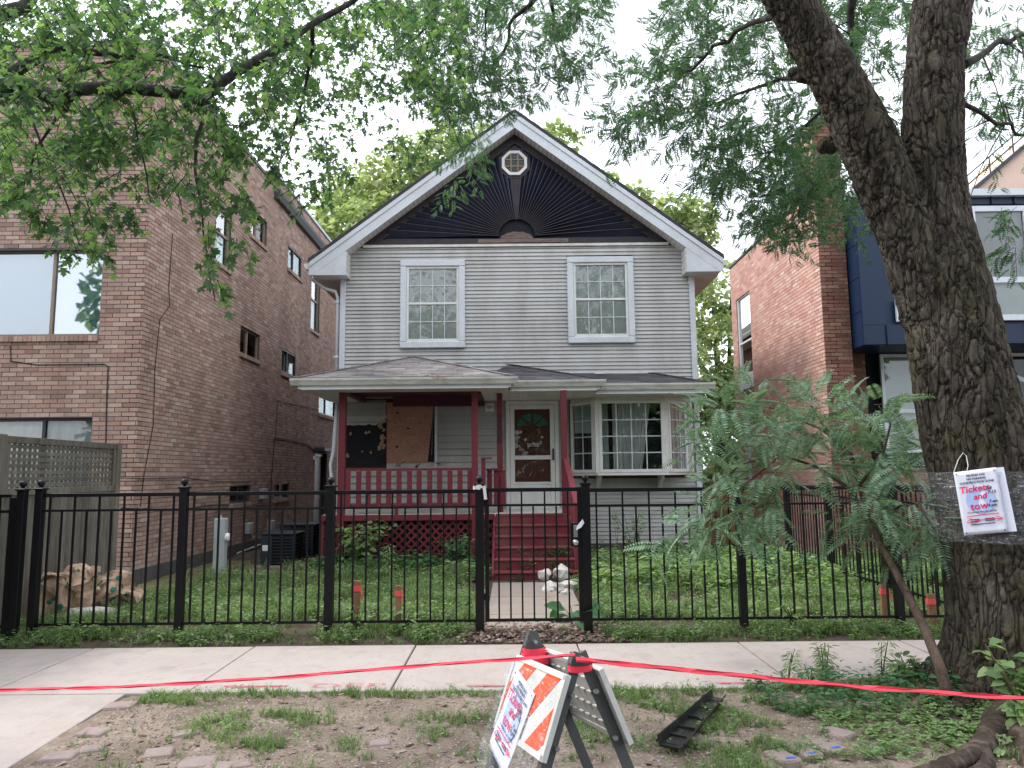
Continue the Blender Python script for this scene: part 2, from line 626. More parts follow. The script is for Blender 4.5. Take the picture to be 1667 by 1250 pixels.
M['shingle_dark'] = paint('dark_shingle', (0.11, 0.11, 0.118), 0.9, (0.19, 0.18, 0.17), 0.4, 2.5, (1, 1, 1), 0.3, island=0.45)
M['roofing'] = paint('roofing', (0.07, 0.07, 0.072), 0.9, (0.15, 0.14, 0.13), 0.4, 4, (1, 1, 1), 0.3)
M['brick_l'] = brick_mat('brick_brown', [(0.29, 0.185, 0.145), (0.415, 0.275, 0.22), (0.465, 0.325, 0.26), (0.395, 0.245, 0.19), (0.54, 0.405, 0.33), (0.31, 0.205, 0.165)], 0.4)
M['brick_r'] = brick_mat('brick_salmon', [(0.54, 0.29, 0.23), (0.65, 0.38, 0.305), (0.70, 0.46, 0.38), (0.59, 0.32, 0.26), (0.76, 0.56, 0.47)], 0.15)  # salmon side brick, paled further to carry the sky light on that wall
M['brick_face'] = brick_mat('brick_red_brown', [(0.16, 0.072, 0.052), (0.24, 0.11, 0.08), (0.28, 0.145, 0.10), (0.19, 0.085, 0.07), (0.36, 0.22, 0.15)], 0.3)  # red-brown front brick, its tone also darkened for the canopy shade
M['mortar_l'] = paint('mortar_shadow_grey', (0.13, 0.112, 0.102), 0.95, (0.08, 0.07, 0.065), 0.5, 2)  # mortar colour darkened to draw the shadow lines of raked joints
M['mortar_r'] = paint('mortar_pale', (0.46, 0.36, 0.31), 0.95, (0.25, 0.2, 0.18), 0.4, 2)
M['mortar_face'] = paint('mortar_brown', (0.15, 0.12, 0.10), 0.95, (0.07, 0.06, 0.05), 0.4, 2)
M['brick_house'] = brick_mat('brick_house', [(0.16, 0.07, 0.055), (0.24, 0.11, 0.08), (0.2, 0.1, 0.08)], 0.3)
M['plinth'] = paint('foundation', (0.085, 0.082, 0.078), 0.95, (0.04, 0.04, 0.035), 0.5, 3, bump=0.3)
M['navy'] = paint('navy_metal', (0.009, 0.025, 0.062), 0.42, (0.016, 0.032, 0.07), 0.4, 1.5, bump=0.02, island=0.15)
M['peach'] = paint('peach_stucco', (0.68, 0.50, 0.40), 0.9, (0.5, 0.38, 0.32), 0.4, 2)
M['alu'] = paint('pale_metal', (0.62, 0.66, 0.70), 0.4, (0.35, 0.35, 0.36), 0.3)
M['bronze'] = paint('bronze_frame', (0.24, 0.19, 0.145), 0.5, (0.1, 0.08, 0.06), 0.4)
M['dark_frame'] = paint('dark_frame', (0.03, 0.03, 0.036), 0.4, (0.08, 0.08, 0.08), 0.3)
M['glass'] = glass_mat('window_glass', 0.022, (0.93, 0.95, 0.94))
M['glass_sky'] = glass_mat('window_glass_mirror', 0.32, (0.8, 0.9, 0.95))
M['glass_half'] = glass_mat('window_glass_half', 0.16, (0.85, 0.92, 0.95))
M['glass_dim'] = glass_mat('window_glass_dim', 0.012, (0.85, 0.93, 0.92), 0.02, 0.4)
M['blind'] = blind_mat('blind_grey', (0.42, 0.45, 0.435), (0.60, 0.62, 0.60), 250)
M['blind_white'] = blind_mat('blind_white', (0.50, 0.54, 0.57), (0.66, 0.70, 0.73), 240)
M['shade'] = paint('roller_shade', (0.24, 0.26, 0.275), 0.8, (0.16, 0.17, 0.18), 0.4)
M['shade_pale'] = paint('pale_shade', (0.42, 0.48, 0.47), 0.8, (0.3, 0.35, 0.34), 0.4)
M['curtain'] = curtain_mat('curtain_grey', (0.66, 0.66, 0.67))
M['curtain_pale'] = curtain_mat('curtain_pale', (0.45, 0.48, 0.5))
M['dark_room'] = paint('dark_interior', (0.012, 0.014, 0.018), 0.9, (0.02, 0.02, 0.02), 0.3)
M['iron'] = paint('black_iron', (0.0035, 0.0036, 0.0055), 0.42, (0.012, 0.010, 0.010), 0.4, 5, bump=0.06)
M['concrete'] = concrete_mat('sidewalk_concrete', (0.45, 0.40, 0.37), (0.40, 0.34, 0.305), 0.6)
M['path_concrete'] = concrete_mat('path_concrete', (0.36, 0.31, 0.265), (0.28, 0.235, 0.2), 0.5, False)
M['asphalt'] = ground_mat('asphalt', [(0.3, (0.045, 0.045, 0.047)), (0.7, (0.075, 0.073, 0.07))], 3, 0.3)
M['kerb'] = concrete_mat('kerb_concrete', (0.33, 0.31, 0.29), (0.26, 0.24, 0.22), 0.5, False)
M['dirt'] = ground_mat('dirt', [(0.25, (0.11, 0.082, 0.060)), (0.45, (0.26, 0.205, 0.16)), (0.6, (0.36, 0.29, 0.235)), (0.8, (0.20, 0.155, 0.12))], 1.7, 0.8)
M['soil'] = ground_mat('yard_soil', [(0.3, (0.05, 0.038, 0.028)), (0.55, (0.10, 0.078, 0.058)), (0.8, (0.07, 0.072, 0.035))], 1.5, 0.6)
M['dark_earth'] = ground_mat('dark_earth', [(0.3, (0.035, 0.027, 0.022)), (0.55, (0.085, 0.062, 0.048)), (0.8, (0.12, 0.092, 0.075))], 3, 0.8)
M['moss'] = ground_mat('mossy_ground', [(0.3, (0.075, 0.08, 0.03)), (0.5, (0.16, 0.15, 0.08)), (0.75, (0.2, 0.17, 0.12))], 2.2, 0.5)
M['old_wood'] = wood_mat('weathered_wood', (0.10, 0.09, 0.07), (0.25, 0.23, 0.19), 'Z', 2.5, island=0.4)
M['plywood'] = wood_mat('plywood', (0.25, 0.115, 0.07), (0.40, 0.21, 0.135), 'X', 1.6, 0.7, island=0)
def ply_mat():
    m, nt, bs, N, L = _new('plywood_sheet')
    vec, g = _pos(nt, (1.0, 1.0, 2.2))
    wv = N('ShaderNodeTexNoise'); wv.inputs['Scale'].default_value = 2.4; wv.inputs['Detail'].default_value = 3; wv.inputs['Distortion'].default_value = 0.8
    L(vec, wv.inputs['Vector'])
    rings = _math(nt, 'FRACT', _math(nt, 'MULTIPLY', wv.outputs['Fac'], 22.0))
    c = _ramp(nt, rings, [(0.0, (0.24, 0.105, 0.065)), (0.35, (0.40, 0.21, 0.14)), (0.8, (0.45, 0.25, 0.17)), (1.0, (0.27, 0.12, 0.075))])
    b = _noise(nt, vec, 3.5, 5, 0.7)
    c = _mixc(nt, 0.6, c, _ramp(nt, b, [(0.3, (0.55, 0.5, 0.5)), (0.65, (1, 1, 1))]), 'MULTIPLY')
    L(c, bs.inputs['Base Color'])
    bs.inputs['Roughness'].default_value = 0.75
    return m


M['plywood'] = ply_mat()
M['stake'] = wood_mat('stake_wood', (0.28, 0.14, 0.075), (0.46, 0.27, 0.16), 'Z', 4)
M['pink'] = paint('pink_ribbon', (0.85, 0.12, 0.12), 0.4, (0.7, 0.08, 0.08), 0.3)
M['tape'] = paint('red_tape', (1.0, 0.06, 0.10), 0.3, (0.65, 0.02, 0.04), 0.3, 4)
M['black'] = paint('black_sheathing', (0.008, 0.009, 0.014), 0.7, (0.03, 0.025, 0.022), 0.3, 8)
M['tan'] = paint('torn_tan', (0.36, 0.24, 0.15), 0.9, (0.2, 0.12, 0.08), 0.4, 10)
M['door_red'] = paint('door_red', (0.16, 0.028, 0.028), 0.45, (0.18, 0.085, 0.045), 0.45, 6)
M['brass'] = paint('brass', (0.27, 0.17, 0.075), 0.45, (0.15, 0.09, 0.04), 0.3, metal=0.6)
M['teal_glass'] = paint('leaded_glass', (0.05, 0.15, 0.15), 0.15, (0.18, 0.30, 0.27), 0.7, 14)
M['ac'] = paint('condenser_metal', (0.022, 0.03, 0.042), 0.45, (0.05, 0.06, 0.07), 0.3)
M['ac_dark'] = paint('condenser_core', (0.008, 0.010, 0.013), 0.7, (0.02, 0.02, 0.02), 0.3)
M['grey_metal'] = paint('grey_enamel', (0.33, 0.36, 0.36), 0.45, (0.2, 0.2, 0.19), 0.4)
M['cable'] = paint('cable', (0.02, 0.018, 0.018), 0.6, (0.04, 0.04, 0.04), 0.2)
M['kraft'] = paint('kraft_paper', (0.42, 0.27, 0.17), 0.85, (0.26, 0.16, 0.1), 0.5, 5, bump=0.2)
M['green_ink'] = paint('green_ink', (0.02, 0.17, 0.09), 0.8, (0.05, 0.2, 0.1), 0.3)
M['rock'] = paint('white_rock', (0.58, 0.55, 0.51), 0.9, (0.28, 0.24, 0.2), 0.6, 9, bump=0.5)
M['stone'] = paint('granite_sett', (0.30, 0.235, 0.215), 0.9, (0.14, 0.12, 0.11), 0.6, 7, bump=0.5)
M['blue_paint'] = paint('blue_spray', (0.03, 0.13, 0.55), 0.7, (0.2, 0.2, 0.25), 0.5, 20)
M['pink_spray'] = None
M['paper'] = paint('white_paper', (0.76, 0.78, 0.88), 0.6, (0.66, 0.68, 0.8), 0.3, 6, bump=0.05)
M['ink'] = paint('black_ink', (0.015, 0.018, 0.03), 0.6, (0.03, 0.03, 0.04), 0.2)
M['ink_navy'] = paint('navy_print', (0.045, 0.06, 0.12), 0.6, (0.06, 0.08, 0.14), 0.2)
M['ink_red'] = paint('red_marker', (0.72, 0.02, 0.10), 0.6, (0.6, 0.04, 0.12), 0.3)
M['ink_blue'] = paint('pale_blue_print', (0.42, 0.52, 0.82), 0.6, (0.5, 0.58, 0.84), 0.3)
M['barr_white'] = paint('barricade_white', (0.66, 0.65, 0.61), 0.5, (0.36, 0.32, 0.28), 0.45, 6)
M['barr_orange'] = paint('barricade_orange', (0.80, 0.095, 0.02), 0.4, (0.6, 0.1, 0.05), 0.3, 6)
M['barr_leg'] = paint('barricade_steel', (0.085, 0.092, 0.09), 0.5, (0.15, 0.12, 0.10), 0.4, 8)
M['plastic_black'] = paint('black_plastic', (0.012, 0.012, 0.013), 0.35, (0.09, 0.08, 0.075), 0.4, 9)
M['steel'] = paint('brushed_steel', (0.55, 0.55, 0.55), 0.3, (0.3, 0.3, 0.3), 0.3, metal=0.9)
M['cloth_white'] = paint('white_rag', (0.72, 0.71, 0.68), 0.9, (0.4, 0.38, 0.35), 0.3, 15)
M['shrub_stem'] = bark_mat('green_stem', (0.10, 0.08, 0.05), (0.16, 0.14, 0.08), (0.1, 0.12, 0.05))
M['bark_big'] = bark_mat('bark_furrowed', (0.075, 0.062, 0.051), (0.142, 0.120, 0.099), (0.090, 0.083, 0.040), 7, 0.5, True)
M['bark_thin'] = bark_mat('bark_limb', (0.045, 0.042, 0.042), (0.105, 0.098, 0.092), (0.08, 0.09, 0.05), 16, 0.3)
M['bark_sapling'] = bark_mat('bark_sapling', (0.10, 0.07, 0.055), (0.17, 0.12, 0.095), (0.11, 0.10, 0.06), 14, 0.25)
M['root'] = bark_mat('root_bark', (0.065, 0.05, 0.041), (0.18, 0.135, 0.108), (0.06, 0.05, 0.038), 11, 0.6)
M['leaf_maple'] = leaf_mat('leaf_maple', [(0.0, (0.026, 0.062, 0.036)), (0.4, (0.060, 0.125, 0.056)), (0.7, (0.13, 0.225, 0.085)), (1.0, (0.27, 0.37, 0.15))], 0.5)
M['leaf_locust'] = leaf_mat('leaf_locust', [(0.0, (0.026, 0.062, 0.038)), (0.5, (0.056, 0.118, 0.064)), (1.0, (0.13, 0.22, 0.105))], 0.46)
M['leaf_sapling'] = leaf_mat('leaf_sapling', [(0.0, (0.065, 0.13, 0.082)), (0.5, (0.16, 0.26, 0.165)), (1.0, (0.31, 0.42, 0.28))], 0.3)
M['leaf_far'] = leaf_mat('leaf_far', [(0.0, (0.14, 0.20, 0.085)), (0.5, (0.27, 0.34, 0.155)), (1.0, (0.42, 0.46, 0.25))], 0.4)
M['grass'] = leaf_mat('grass_blade', [(0.0, (0.06, 0.11, 0.048)), (0.5, (0.145, 0.22, 0.092)), (0.85, (0.26, 0.35, 0.155)), (1.0, (0.44, 0.42, 0.24))], 0.45)
M['weed'] = leaf_mat('weed_leaf', [(0.0, (0.085, 0.150, 0.070)), (0.5, (0.19, 0.29, 0.128)), (1.0, (0.34, 0.45, 0.19))], 0.42)
M['lime'] = leaf_mat('lime_leaf', [(0.0, (0.28, 0.36, 0.03)), (0.6, (0.46, 0.5, 0.05)), (1.0, (0.55, 0.5, 0.06))], 0.35)
M['hosta'] = leaf_mat('broad_leaf', [(0.0, (0.025, 0.085, 0.035)), (0.6, (0.06, 0.165, 0.06)), (1.0, (0.12, 0.24, 0.1))], 0.3, 0.35)
M['litter'] = leaf_mat('wood_chips', [(0.0, (0.05, 0.032, 0.025)), (0.4, (0.14, 0.09, 0.07)), (0.75, (0.26, 0.185, 0.15)), (1.0, (0.5, 0.43, 0.36))], 0.0, 0.9)
M['pebble'] = leaf_mat('pebbles', [(0.0, (0.15, 0.12, 0.10)), (0.6, (0.29, 0.24, 0.20)), (0.93, (0.42, 0.37, 0.33)), (1.0, (0.62, 0.6, 0.57))], 0.0, 0.9)


def spray_mat():
    m, nt, bs, N, L = _new('faded_pink_spray')
    vec, g = _pos(nt)
    n = _noise(nt, vec, 30, 5, 0.7)
    tr = N('ShaderNodeBsdfTransparent')
    ms = N('ShaderNodeMixShader')
    L(_ramp(nt, n, [(0.42, (0.75, 0.75, 0.75)), (0.6, (0.1, 0.1, 0.1))]), ms.inputs[0])
    bs.inputs['Base Color'].default_value = (0.62, 0.12, 0.16, 1)
    bs.inputs['Roughness'].default_value = 0.9
    L(tr.outputs[0], ms.inputs[1]); L(bs.outputs[0], ms.inputs[2])
    L(ms.outputs[0], nt.nodes['Material Output'].inputs['Surface'])
    return m


def film_mat():
    m, nt, bs, N, L = _new('stretch_film')
    vec, g = _pos(nt, (0.25, 0.25, 1.0))
    n = _noise(nt, vec, 60, 6, 0.75, 1.5)
    tr = N('ShaderNodeBsdfTransparent'); tr.inputs[0].default_value = (0.95, 0.96, 0.97, 1)
    ms = N('ShaderNodeMixShader')
    bs.inputs['Base Color'].default_value = (0.75, 0.77, 0.8, 1)
    bs.inputs['Roughness'].default_value = 0.18
    L(_ramp(nt, n, [(0.46, (0.05, 0.05, 0.05)), (0.58, (0.16, 0.16, 0.16)), (0.68, (0.8, 0.8, 0.8))]), ms.inputs[0])
    _bump(nt, bs, n, 0.8, 0.01)
    L(tr.outputs[0], ms.inputs[1]); L(bs.outputs[0], ms.inputs[2])
    L(ms.outputs[0], nt.nodes['Material Output'].inputs['Surface'])
    return m


M['pink_spray'] = spray_mat()
M['film'] = film_mat()
# ------------------------------------------------------------------ ground, road, pavement
TRX, TRY = 3.52, 5.32        # foot of the big street tree


def gz(x, y):
    z = 0.018 * mnoise.noise(Vector((x * 0.9, y * 0.9, 0.3))) + 0.012 * mnoise.noise(Vector((x * 4, y * 4, 1.7)))
    if y < 5.75:
        d2 = ((x - TRX) / 1.05) ** 2 + ((y - TRY) / 0.75) ** 2
        z += 0.13 * math.exp(-d2) - 0.005
        e = min(1.0, max(0.0, (5.75 - y) / 0.12))
        z = z * e - 0.03 * (1 - e)
    else:
        e = min(1.0, max(0.0, (y - 7.2) / 0.25))
        z = (z + 0.03) * e - 0.012 * (1 - e)
    return z


def sheet(name, xs, ys, mat, zf, kind='structure', **k):
    V = [(x, y, zf(x, y)) for y in ys for x in xs]
    n = len(xs)
    F = [(j * n + i, j * n + i + 1, (j + 1) * n + i + 1, (j + 1) * n + i) for j in range(len(ys) - 1) for i in range(n - 1)]
    return np_mesh(name, np.array(V), np.array(F), mat, None, True, kind=kind, **k)


def lin(a, b, st):
    return list(np.linspace(a, b, max(2, int(round((b - a) / st)) + 1)))


sheet('ground', [-600, -60, 60, 600], [-600, -60, 60, 600], M['soil'], lambda x, y: -0.16)
MB().box(-60, 60, -9, 3.8, -0.15, -0.12).build('road', M['asphalt'], kind='structure')
MB().box(-60, 60, 3.8, 3.95, -0.14, -0.004).build('kerb', M['kerb'], kind='structure', bevel=0.02, seg=2)
sheet('parkway_ground', [-2.86] + lin(-2.8, 6.0, 0.045) + [9, 60], lin(3.951, 5.76, 0.045), M['dirt'], gz)
sheet('yard_ground', [-40, -12] + lin(-7.0, 7.0, 0.11) + [12, 40], lin(7.19, 15, 0.11) + [18, 24, 40, 60], M['soil'], lambda x, y: gz(x, y) if y < 15.1 else 0.0)
swk = thing('sidewalk', (0, 6.46, -0.1), None, None, kind='structure')
edges = [-0.93 + 1.52 * k for k in range(-14, 18)]
for a, b in zip(edges[:-1], edges[1:]):
    dz = R.uniform(-0.003, 0.003)
    MB().box(a + 0.006, b - 0.006, 5.73, 7.2, -0.10, dz).build('slab', M['concrete'], swk, bevel=0.008, seg=2)
MB().box(-40, 40, 5.74, 7.19, -0.13, -0.03).build('joint_bed', M['dark_earth'], swk)
drv = thing('driveway', (-4.5, 4.8, -0.1), None, None, kind='structure')
for a, b in ((-5.95, -2.90), (-9.0, -5.962), (-12.0, -9.012)):
    MB().extrude([(a, 3.955, -0.1), (b + (0.09 if b > -3 else 0), 3.955, -0.1), (b, 5.718, -0.1), (a, 5.718, -0.1)], (0, 0, 0.098 + R.uniform(-0.002, 0.002))).build('slab', M['concrete'], drv, bevel=0.008, seg=2)
walk = thing('front_path', (0.2, 9, 0), None, None, kind='structure')
for a, b in ((7.68, 8.40), (8.414, 9.55), (9.564, 10.75)):
    MB().box(-0.30, 0.78, a, b, -0.05, 0.056 + R.uniform(-0.004, 0.004)).build('slab', M['path_concrete'], walk, bevel=0.01, seg=2)
side = thing('side_path', (-4.4, 14, 0), None, None, kind='structure')
for k in range(7):
    y0 = 11.9 + k * 1.12
    MB().box(-4.75, -3.75, y0, y0 + 1.1, -0.05, 0.034 + R.uniform(-0.006, 0.006)).build('slab', M['moss'], side, bevel=0.01, seg=2)
sheet('moss_strip', lin(-5.5, -4.78, 0.12), lin(8.6, 14, 0.12), M['moss'], lambda x, y: gz(x, y) + 0.012)

# faded pink survey marks on the sidewalk
def flat_text(name, txt, size, mat4, mat, parent=None, thick=0.0, shear=0.0, offset=0.0, align='CENTER', **k):
    cu = bpy.data.curves.new(name, 'FONT')
    cu.body = txt
    cu.size = size
    cu.align_x = align
    cu.shear = shear
    cu.offset = offset
    cu.extrude = thick
    cu.resolution_u = 2
    t = bpy.data.objects.new(name + '_tmp', cu)
    COL.objects.link(t)
    dg = bpy.context.evaluated_depsgraph_get()
    me = bpy.data.meshes.new_from_object(t.evaluated_get(dg))
    bpy.data.objects.remove(t)
    me.name = name
    me.transform(mat4)
    me.materials.clear()
    me.materials.append(mat)
    o = bpy.data.objects.new(name, me)
    link(o, parent)
    return tag(o, k.get('label'), k.get('cat'), k.get('group'), k.get('kind'))


g1 = at(560, 1118, 5.83)
flat_text('spray_lettering', 'DEP', 0.19, Matrix.Translation((-1.27, 5.80, 0.008)) @ Matrix.Diagonal((1.75, 0.85, 1, 1)), M['pink_spray'], swk)
for x0, x1, y in ((-2.2, -1.75, 5.84), (1.55, 2.15, 5.81), (-0.35, -0.05, 5.80)):
    MB().extrude([(x0, y, 0.006), (x1, y - 0.006, 0.006), (x1 + 0.02, y + 0.03, 0.006), (x0 - 0.03, y + 0.036, 0.006)], (0, 0, 0.002)).build('spray_mark', M['pink_spray'], swk)

# ------------------------------------------------------------------ the grey frame house
HY = 14.30                                    # plane of the front wall
HX0, HX1 = -3.37, 3.62
house = thing('frame_house', (0.12, 19, 0), 'grey sided two-storey house with scorched sunburst gable and maroon porch', 'house')
RY = 13.96                                    # plane of the rake boards
XC = 0.085
pk = at(836, 184, RY).z                       # top of the peak
tipL, tipR = at(503, 430, RY), at(1177, 418, RY)
HWD = (tipR.x - tipL.x) / 2
XC = (tipR.x + tipL.x) / 2
TZ = (tipL.z + tipR.z) / 2                    # top of the eave tip
SL = (pk - TZ) / HWD
FH = 0.31                                     # vertical height of rake fascia
GB = at(837, 396, HY - 0.05).z               # bottom of the gable triangle
BACK = 25.5


def roof_z(x):
    return pk - SL * abs(x - XC)


# core walls
MB().extrude([(HX0, HY + 0.03, 0), (HX1, HY + 0.03, 0), (HX1, HY + 0.03, roof_z(HX1) - 0.12), (XC, HY + 0.03, pk - 0.12), (HX0, HY + 0.03, roof_z(HX0) - 0.12)], (0, BACK - HY - 0.03, 0)).build('wall', M['brick_house'], house)
# roof slopes
for s in (-1, 1):
    e = XC + s * (HWD + 0.02)
    nx, nz = s * SL / math.hypot(1, SL), 1 / math.hypot(1, SL)
    poly = [(XC, RY - 0.04, pk + 0.012), (e, RY - 0.04, TZ + 0.0), (e, BACK + 0.4, TZ + 0.0), (XC, BACK + 0.4, pk + 0.012)]
    rf = MB().extrude(poly, (0, 0, 0.035)).build('roof', M['roofing'], house)
    # starter courses at the rake edge
    L_ = math.hypot(HWD, HWD * SL)
    ex = Vector((s * HWD, 0, TZ - pk)) / L_
    for k in range(34):
        a = Vector((XC, RY - 0.055, pk + 0.052)) + ex * (k * L_ / 34)
        b = a + ex * (L_ / 34 + 0.006)
        up = Vector((nx, 0, nz)) * 0.012
        MB().extrude([a, b, b + Vector((0, 0.36, 0)), a + Vector((0, 0.36, 0))], up * (1 + 0.5 * (k % 2))).build('shingle', M['shingle_dark'], rf)
# rake fascia: upper moulding and lower board, one pair each side, and the boxed returns
for s in (-1, 1):
    e = XC + s * HWD
    f1 = 0.11
    MB().extrude([(XC, RY - 0.035, pk), (e, RY - 0.035, TZ), (e, RY - 0.035, TZ - f1), (XC, RY - 0.035, pk - f1)], (0, 0.035, 0)).build('rake_moulding', M['trim'], house, bevel=0.008)
    MB().extrude([(XC, RY - 0.014, pk - f1), (e, RY - 0.014, TZ - f1), (e, RY - 0.014, TZ - FH + 0.05), (e - s * 0.09, RY - 0.014, TZ - FH + 0.09 * SL - 0.0), (XC, RY - 0.014, pk - FH)], (0, 0.03, 0)).build('rake_board', M['trim'], house)
    # boxed eave return
    xr = XC + s * (HWD - 0.72)
    zb = TZ - 0.26
    zt = roof_z(xr) - FH
    MB().extrude([(e - s * 0.004, RY - 0.01, TZ - 0.2), (e - s * 0.05, RY - 0.01, zb), (xr, RY - 0.01, zb), (xr, RY - 0.01, zt)], (0, HY - RY + 0.02, 0)).build('eave_return', M['trim'], house, bevel=0.006)
    for k in range(4):       # panels on the inner cheek of the return
        z0, z1 = zb + (zt - zb) * k / 4, zb + (zt - zb) * (k + 1) / 4
        MB().box(xr - s * 0.012, xr - s * 0.002, RY + 0.0, HY - 0.01, z0 + 0.004, z1 - 0.004).build('soffit_panel', M['soffit'], house)
    # rake soffit panels
    L_ = math.hypot(HWD - 0.72, (HWD - 0.72) * SL)
    n = 41
    for k in range(n):
        xa = XC + s * (HWD - 0.72) * k / n
        xb = XC + s * (HWD - 0.72) * (k + 1) / n
        d = 0.004 * s
        za, zc = roof_z(xa + d) - FH + 0.012, roof_z(xb - d) - FH + 0.012
        MB().extrude([(xa + d, RY + 0.017, za), (xb - d, RY + 0.017, zc), (xb - d, HY, zc), (xa + d, HY, za)], (0, 0, 0.012)).build('soffit_panel', M['soffit'], house)
    MB().extrude([(XC, RY + 0.017, roof_z(XC) - FH + 0.03), (xr, RY + 0.017, roof_z(xr) - FH + 0.03), (xr, HY + 0.02, roof_z(xr) - FH + 0.03), (XC, HY + 0.02, pk - FH + 0.03)], (0, 0, 0.01)).build('soffit_bed', M['dark_gutter'], house)
    # side gutter along the eave
    MB().extrude([(e, RY + 0.0, TZ - 0.02), (e + s * 0.10, RY + 0.0, TZ - 0.02), (e + s * 0.10, RY, TZ - 0.06), (e + s * 0.06, RY, TZ - 0.13), (e, RY, TZ - 0.13)], (0, BACK - RY, 0)).build('gutter', M['gutter'], house)
    # sloping soffit under the eave side, running back
    xin = HX0 - 0.02 if s < 0 else HX1 + 0.02
    MB().extrude([(e, RY + 0.36, zb + 0.02), (xin, RY + 0.36, zb + 0.02), (xin, RY + 0.36, zb + 0.05), (e, RY + 0.36, zb + 0.05)], (0, BACK - RY - 0.4, 0)).build('eave_soffit', M['soffit'], house)

# gable: scorched triangle, sunburst slats
ztri = lambda x: roof_z(x) - FH + 0.01
xg = (pk - FH + 0.01 - GB) / SL
MB().extrude([(XC - xg, HY + 0.028, GB), (XC + xg, HY + 0.028, GB), (XC, HY + 0.028, pk - FH + 0.01)], (0, -0.03, 0)).build('gable_panel', M['char'], house)
bw = 0.15                                    # border boards
for s in (-1, 1):
    MB().extrude([(XC, HY - 0.003, pk - FH), (XC + s * (xg - 0.02), HY - 0.003, GB + 0.012), (XC + s * (xg - 0.02 - bw * 1.7), HY - 0.003, GB + 0.012), (XC, HY - 0.003, pk - FH - bw * 1.25)], (0, -0.05, 0)).build('border_board', M['char_warm'], house)
sc = Vector((XC + 0.02, 0, GB + 0.13))       # centre of the sunburst
r0 = 0.36
inner = [(XC - xg + bw * 1.7, GB + 0.10), (XC + xg - bw * 1.7, GB + 0.10), (XC, pk - FH - bw * 1.25)]
NS = 46
edge_parent = house
octc = at(837.5, 266, HY - 0.06)
for k in range(NS):
    if k in (22, 23):
        continue
    a0, a1 = math.pi * k / NS, math.pi * (k + 1) / NS
    a0 += 0.004; a1 -= 0.004
    wedge = [(sc.x + r0 * math.cos(a0), sc.z + r0 * math.sin(a0)), (sc.x + 6 * math.cos(a0), sc.z + 6 * math.sin(a0)), (sc.x + 6 * math.cos(a1), sc.z + 6 * math.sin(a1)), (sc.x + r0 * math.cos(a1), sc.z + r0 * math.sin(a1))]
    p = clip_convex(wedge, inner)
    if len(p) < 3 or area2(p) < 0.002: continue
    mid = (a0 + a1) / 2
    lead = 1 if mid < math.pi / 2 else -1
    front, backp = [], []
    for (x, z) in p:
        an = math.atan2(z - sc.z, x - sc.x)
        t = (an - a0) / (a1 - a0)
        t = t if lead > 0 else 1 - t
        front.append(Vector((x, HY - 0.012 - 0.075 * max(0, min(1, t)), z)))
        backp.append(Vector((x, HY - 0.002, z)))
    n = len(p)
    MB().add(front + backp, [tuple(range(n)), tuple(range(2 * n - 1, n - 1, -1))] + [(i, n + i, n + (i + 1) % n, (i + 1) % n) for i in range(n)]).build('sunburst_slat', M['char'], house)
    ae = a1 if lead > 0 else a0                  # leading edge of the slat: caught light painted as a pale strip, with wear
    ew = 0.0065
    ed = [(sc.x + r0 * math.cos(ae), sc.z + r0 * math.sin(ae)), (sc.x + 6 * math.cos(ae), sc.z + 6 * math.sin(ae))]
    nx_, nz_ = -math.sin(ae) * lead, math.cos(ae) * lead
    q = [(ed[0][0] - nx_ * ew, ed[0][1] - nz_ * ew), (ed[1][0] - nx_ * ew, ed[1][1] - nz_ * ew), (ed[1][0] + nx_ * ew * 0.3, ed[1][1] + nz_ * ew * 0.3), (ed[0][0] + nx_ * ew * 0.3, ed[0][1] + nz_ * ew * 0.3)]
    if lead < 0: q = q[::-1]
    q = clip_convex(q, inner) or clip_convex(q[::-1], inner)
    if len(q) >= 3: MB().extrude([(x, HY - 0.0885, z) for x, z in q], (0, 0.006, 0)).build('lit_worn_edge', M['char_lit_edge'], edge_parent)
MB().extrude([(sc.x - 0.02, HY - 0.004, sc.z + r0), (sc.x + 0.02, HY - 0.004, sc.z + r0), (sc.x + 0.10, HY - 0.004, octc.z - 0.28), (sc.x - 0.10, HY - 0.004, octc.z - 0.28)], (0, -0.052, 0)).build('sunburst_key', M['char_warm'], house)
arc = [(sc.x + r0 * math.cos(math.pi * k / 20), HY - 0.004, sc.z + r0 * math.sin(math.pi * k / 20)) for k in range(21)]
MB().extrude(arc, (0, -0.008, 0)).build('half_round', M['dark_room'], house)
arc2 = [(sc.x + 0.34 * math.cos(math.pi * k / 16), HY - 0.014, sc.z - 0.05 + 0.17 * math.sin(math.pi * k / 16) + R.uniform(-0.012, 0.012)) for k in range(17)]
MB().extrude(arc2, (0, -0.010, 0)).build('bare_patch', M['bare_wood'], house)
MB().extrude([(XC - xg + 0.05, HY - 0.055, GB), (XC + xg - 0.05, HY - 0.055, GB), (XC + xg - 0.18, HY - 0.055, GB + 0.10), (XC - xg + 0.18, HY - 0.055, GB + 0.10)], (0, 0.05, 0)).build('sill_board', M['char_warm'], house)
MB().box(XC - 0.75, XC + 1.05, HY - 0.066, HY - 0.056, GB + 0.012, GB + 0.09).build('bare_board', M['bare_wood'], house)
MB().box(XC - xg + 0.0, XC + xg, HY - 0.045, HY - 0.004, GB - 0.055, GB - 0.002).build('flashing', M['gutter'], house)


def octagon(r_, y, c=octc):
    return [(c.x + r_ * math.cos(math.pi / 8 + k * math.pi / 4), y, c.z + r_ * math.sin(math.pi / 8 + k * math.pi / 4)) for k in range(8)]


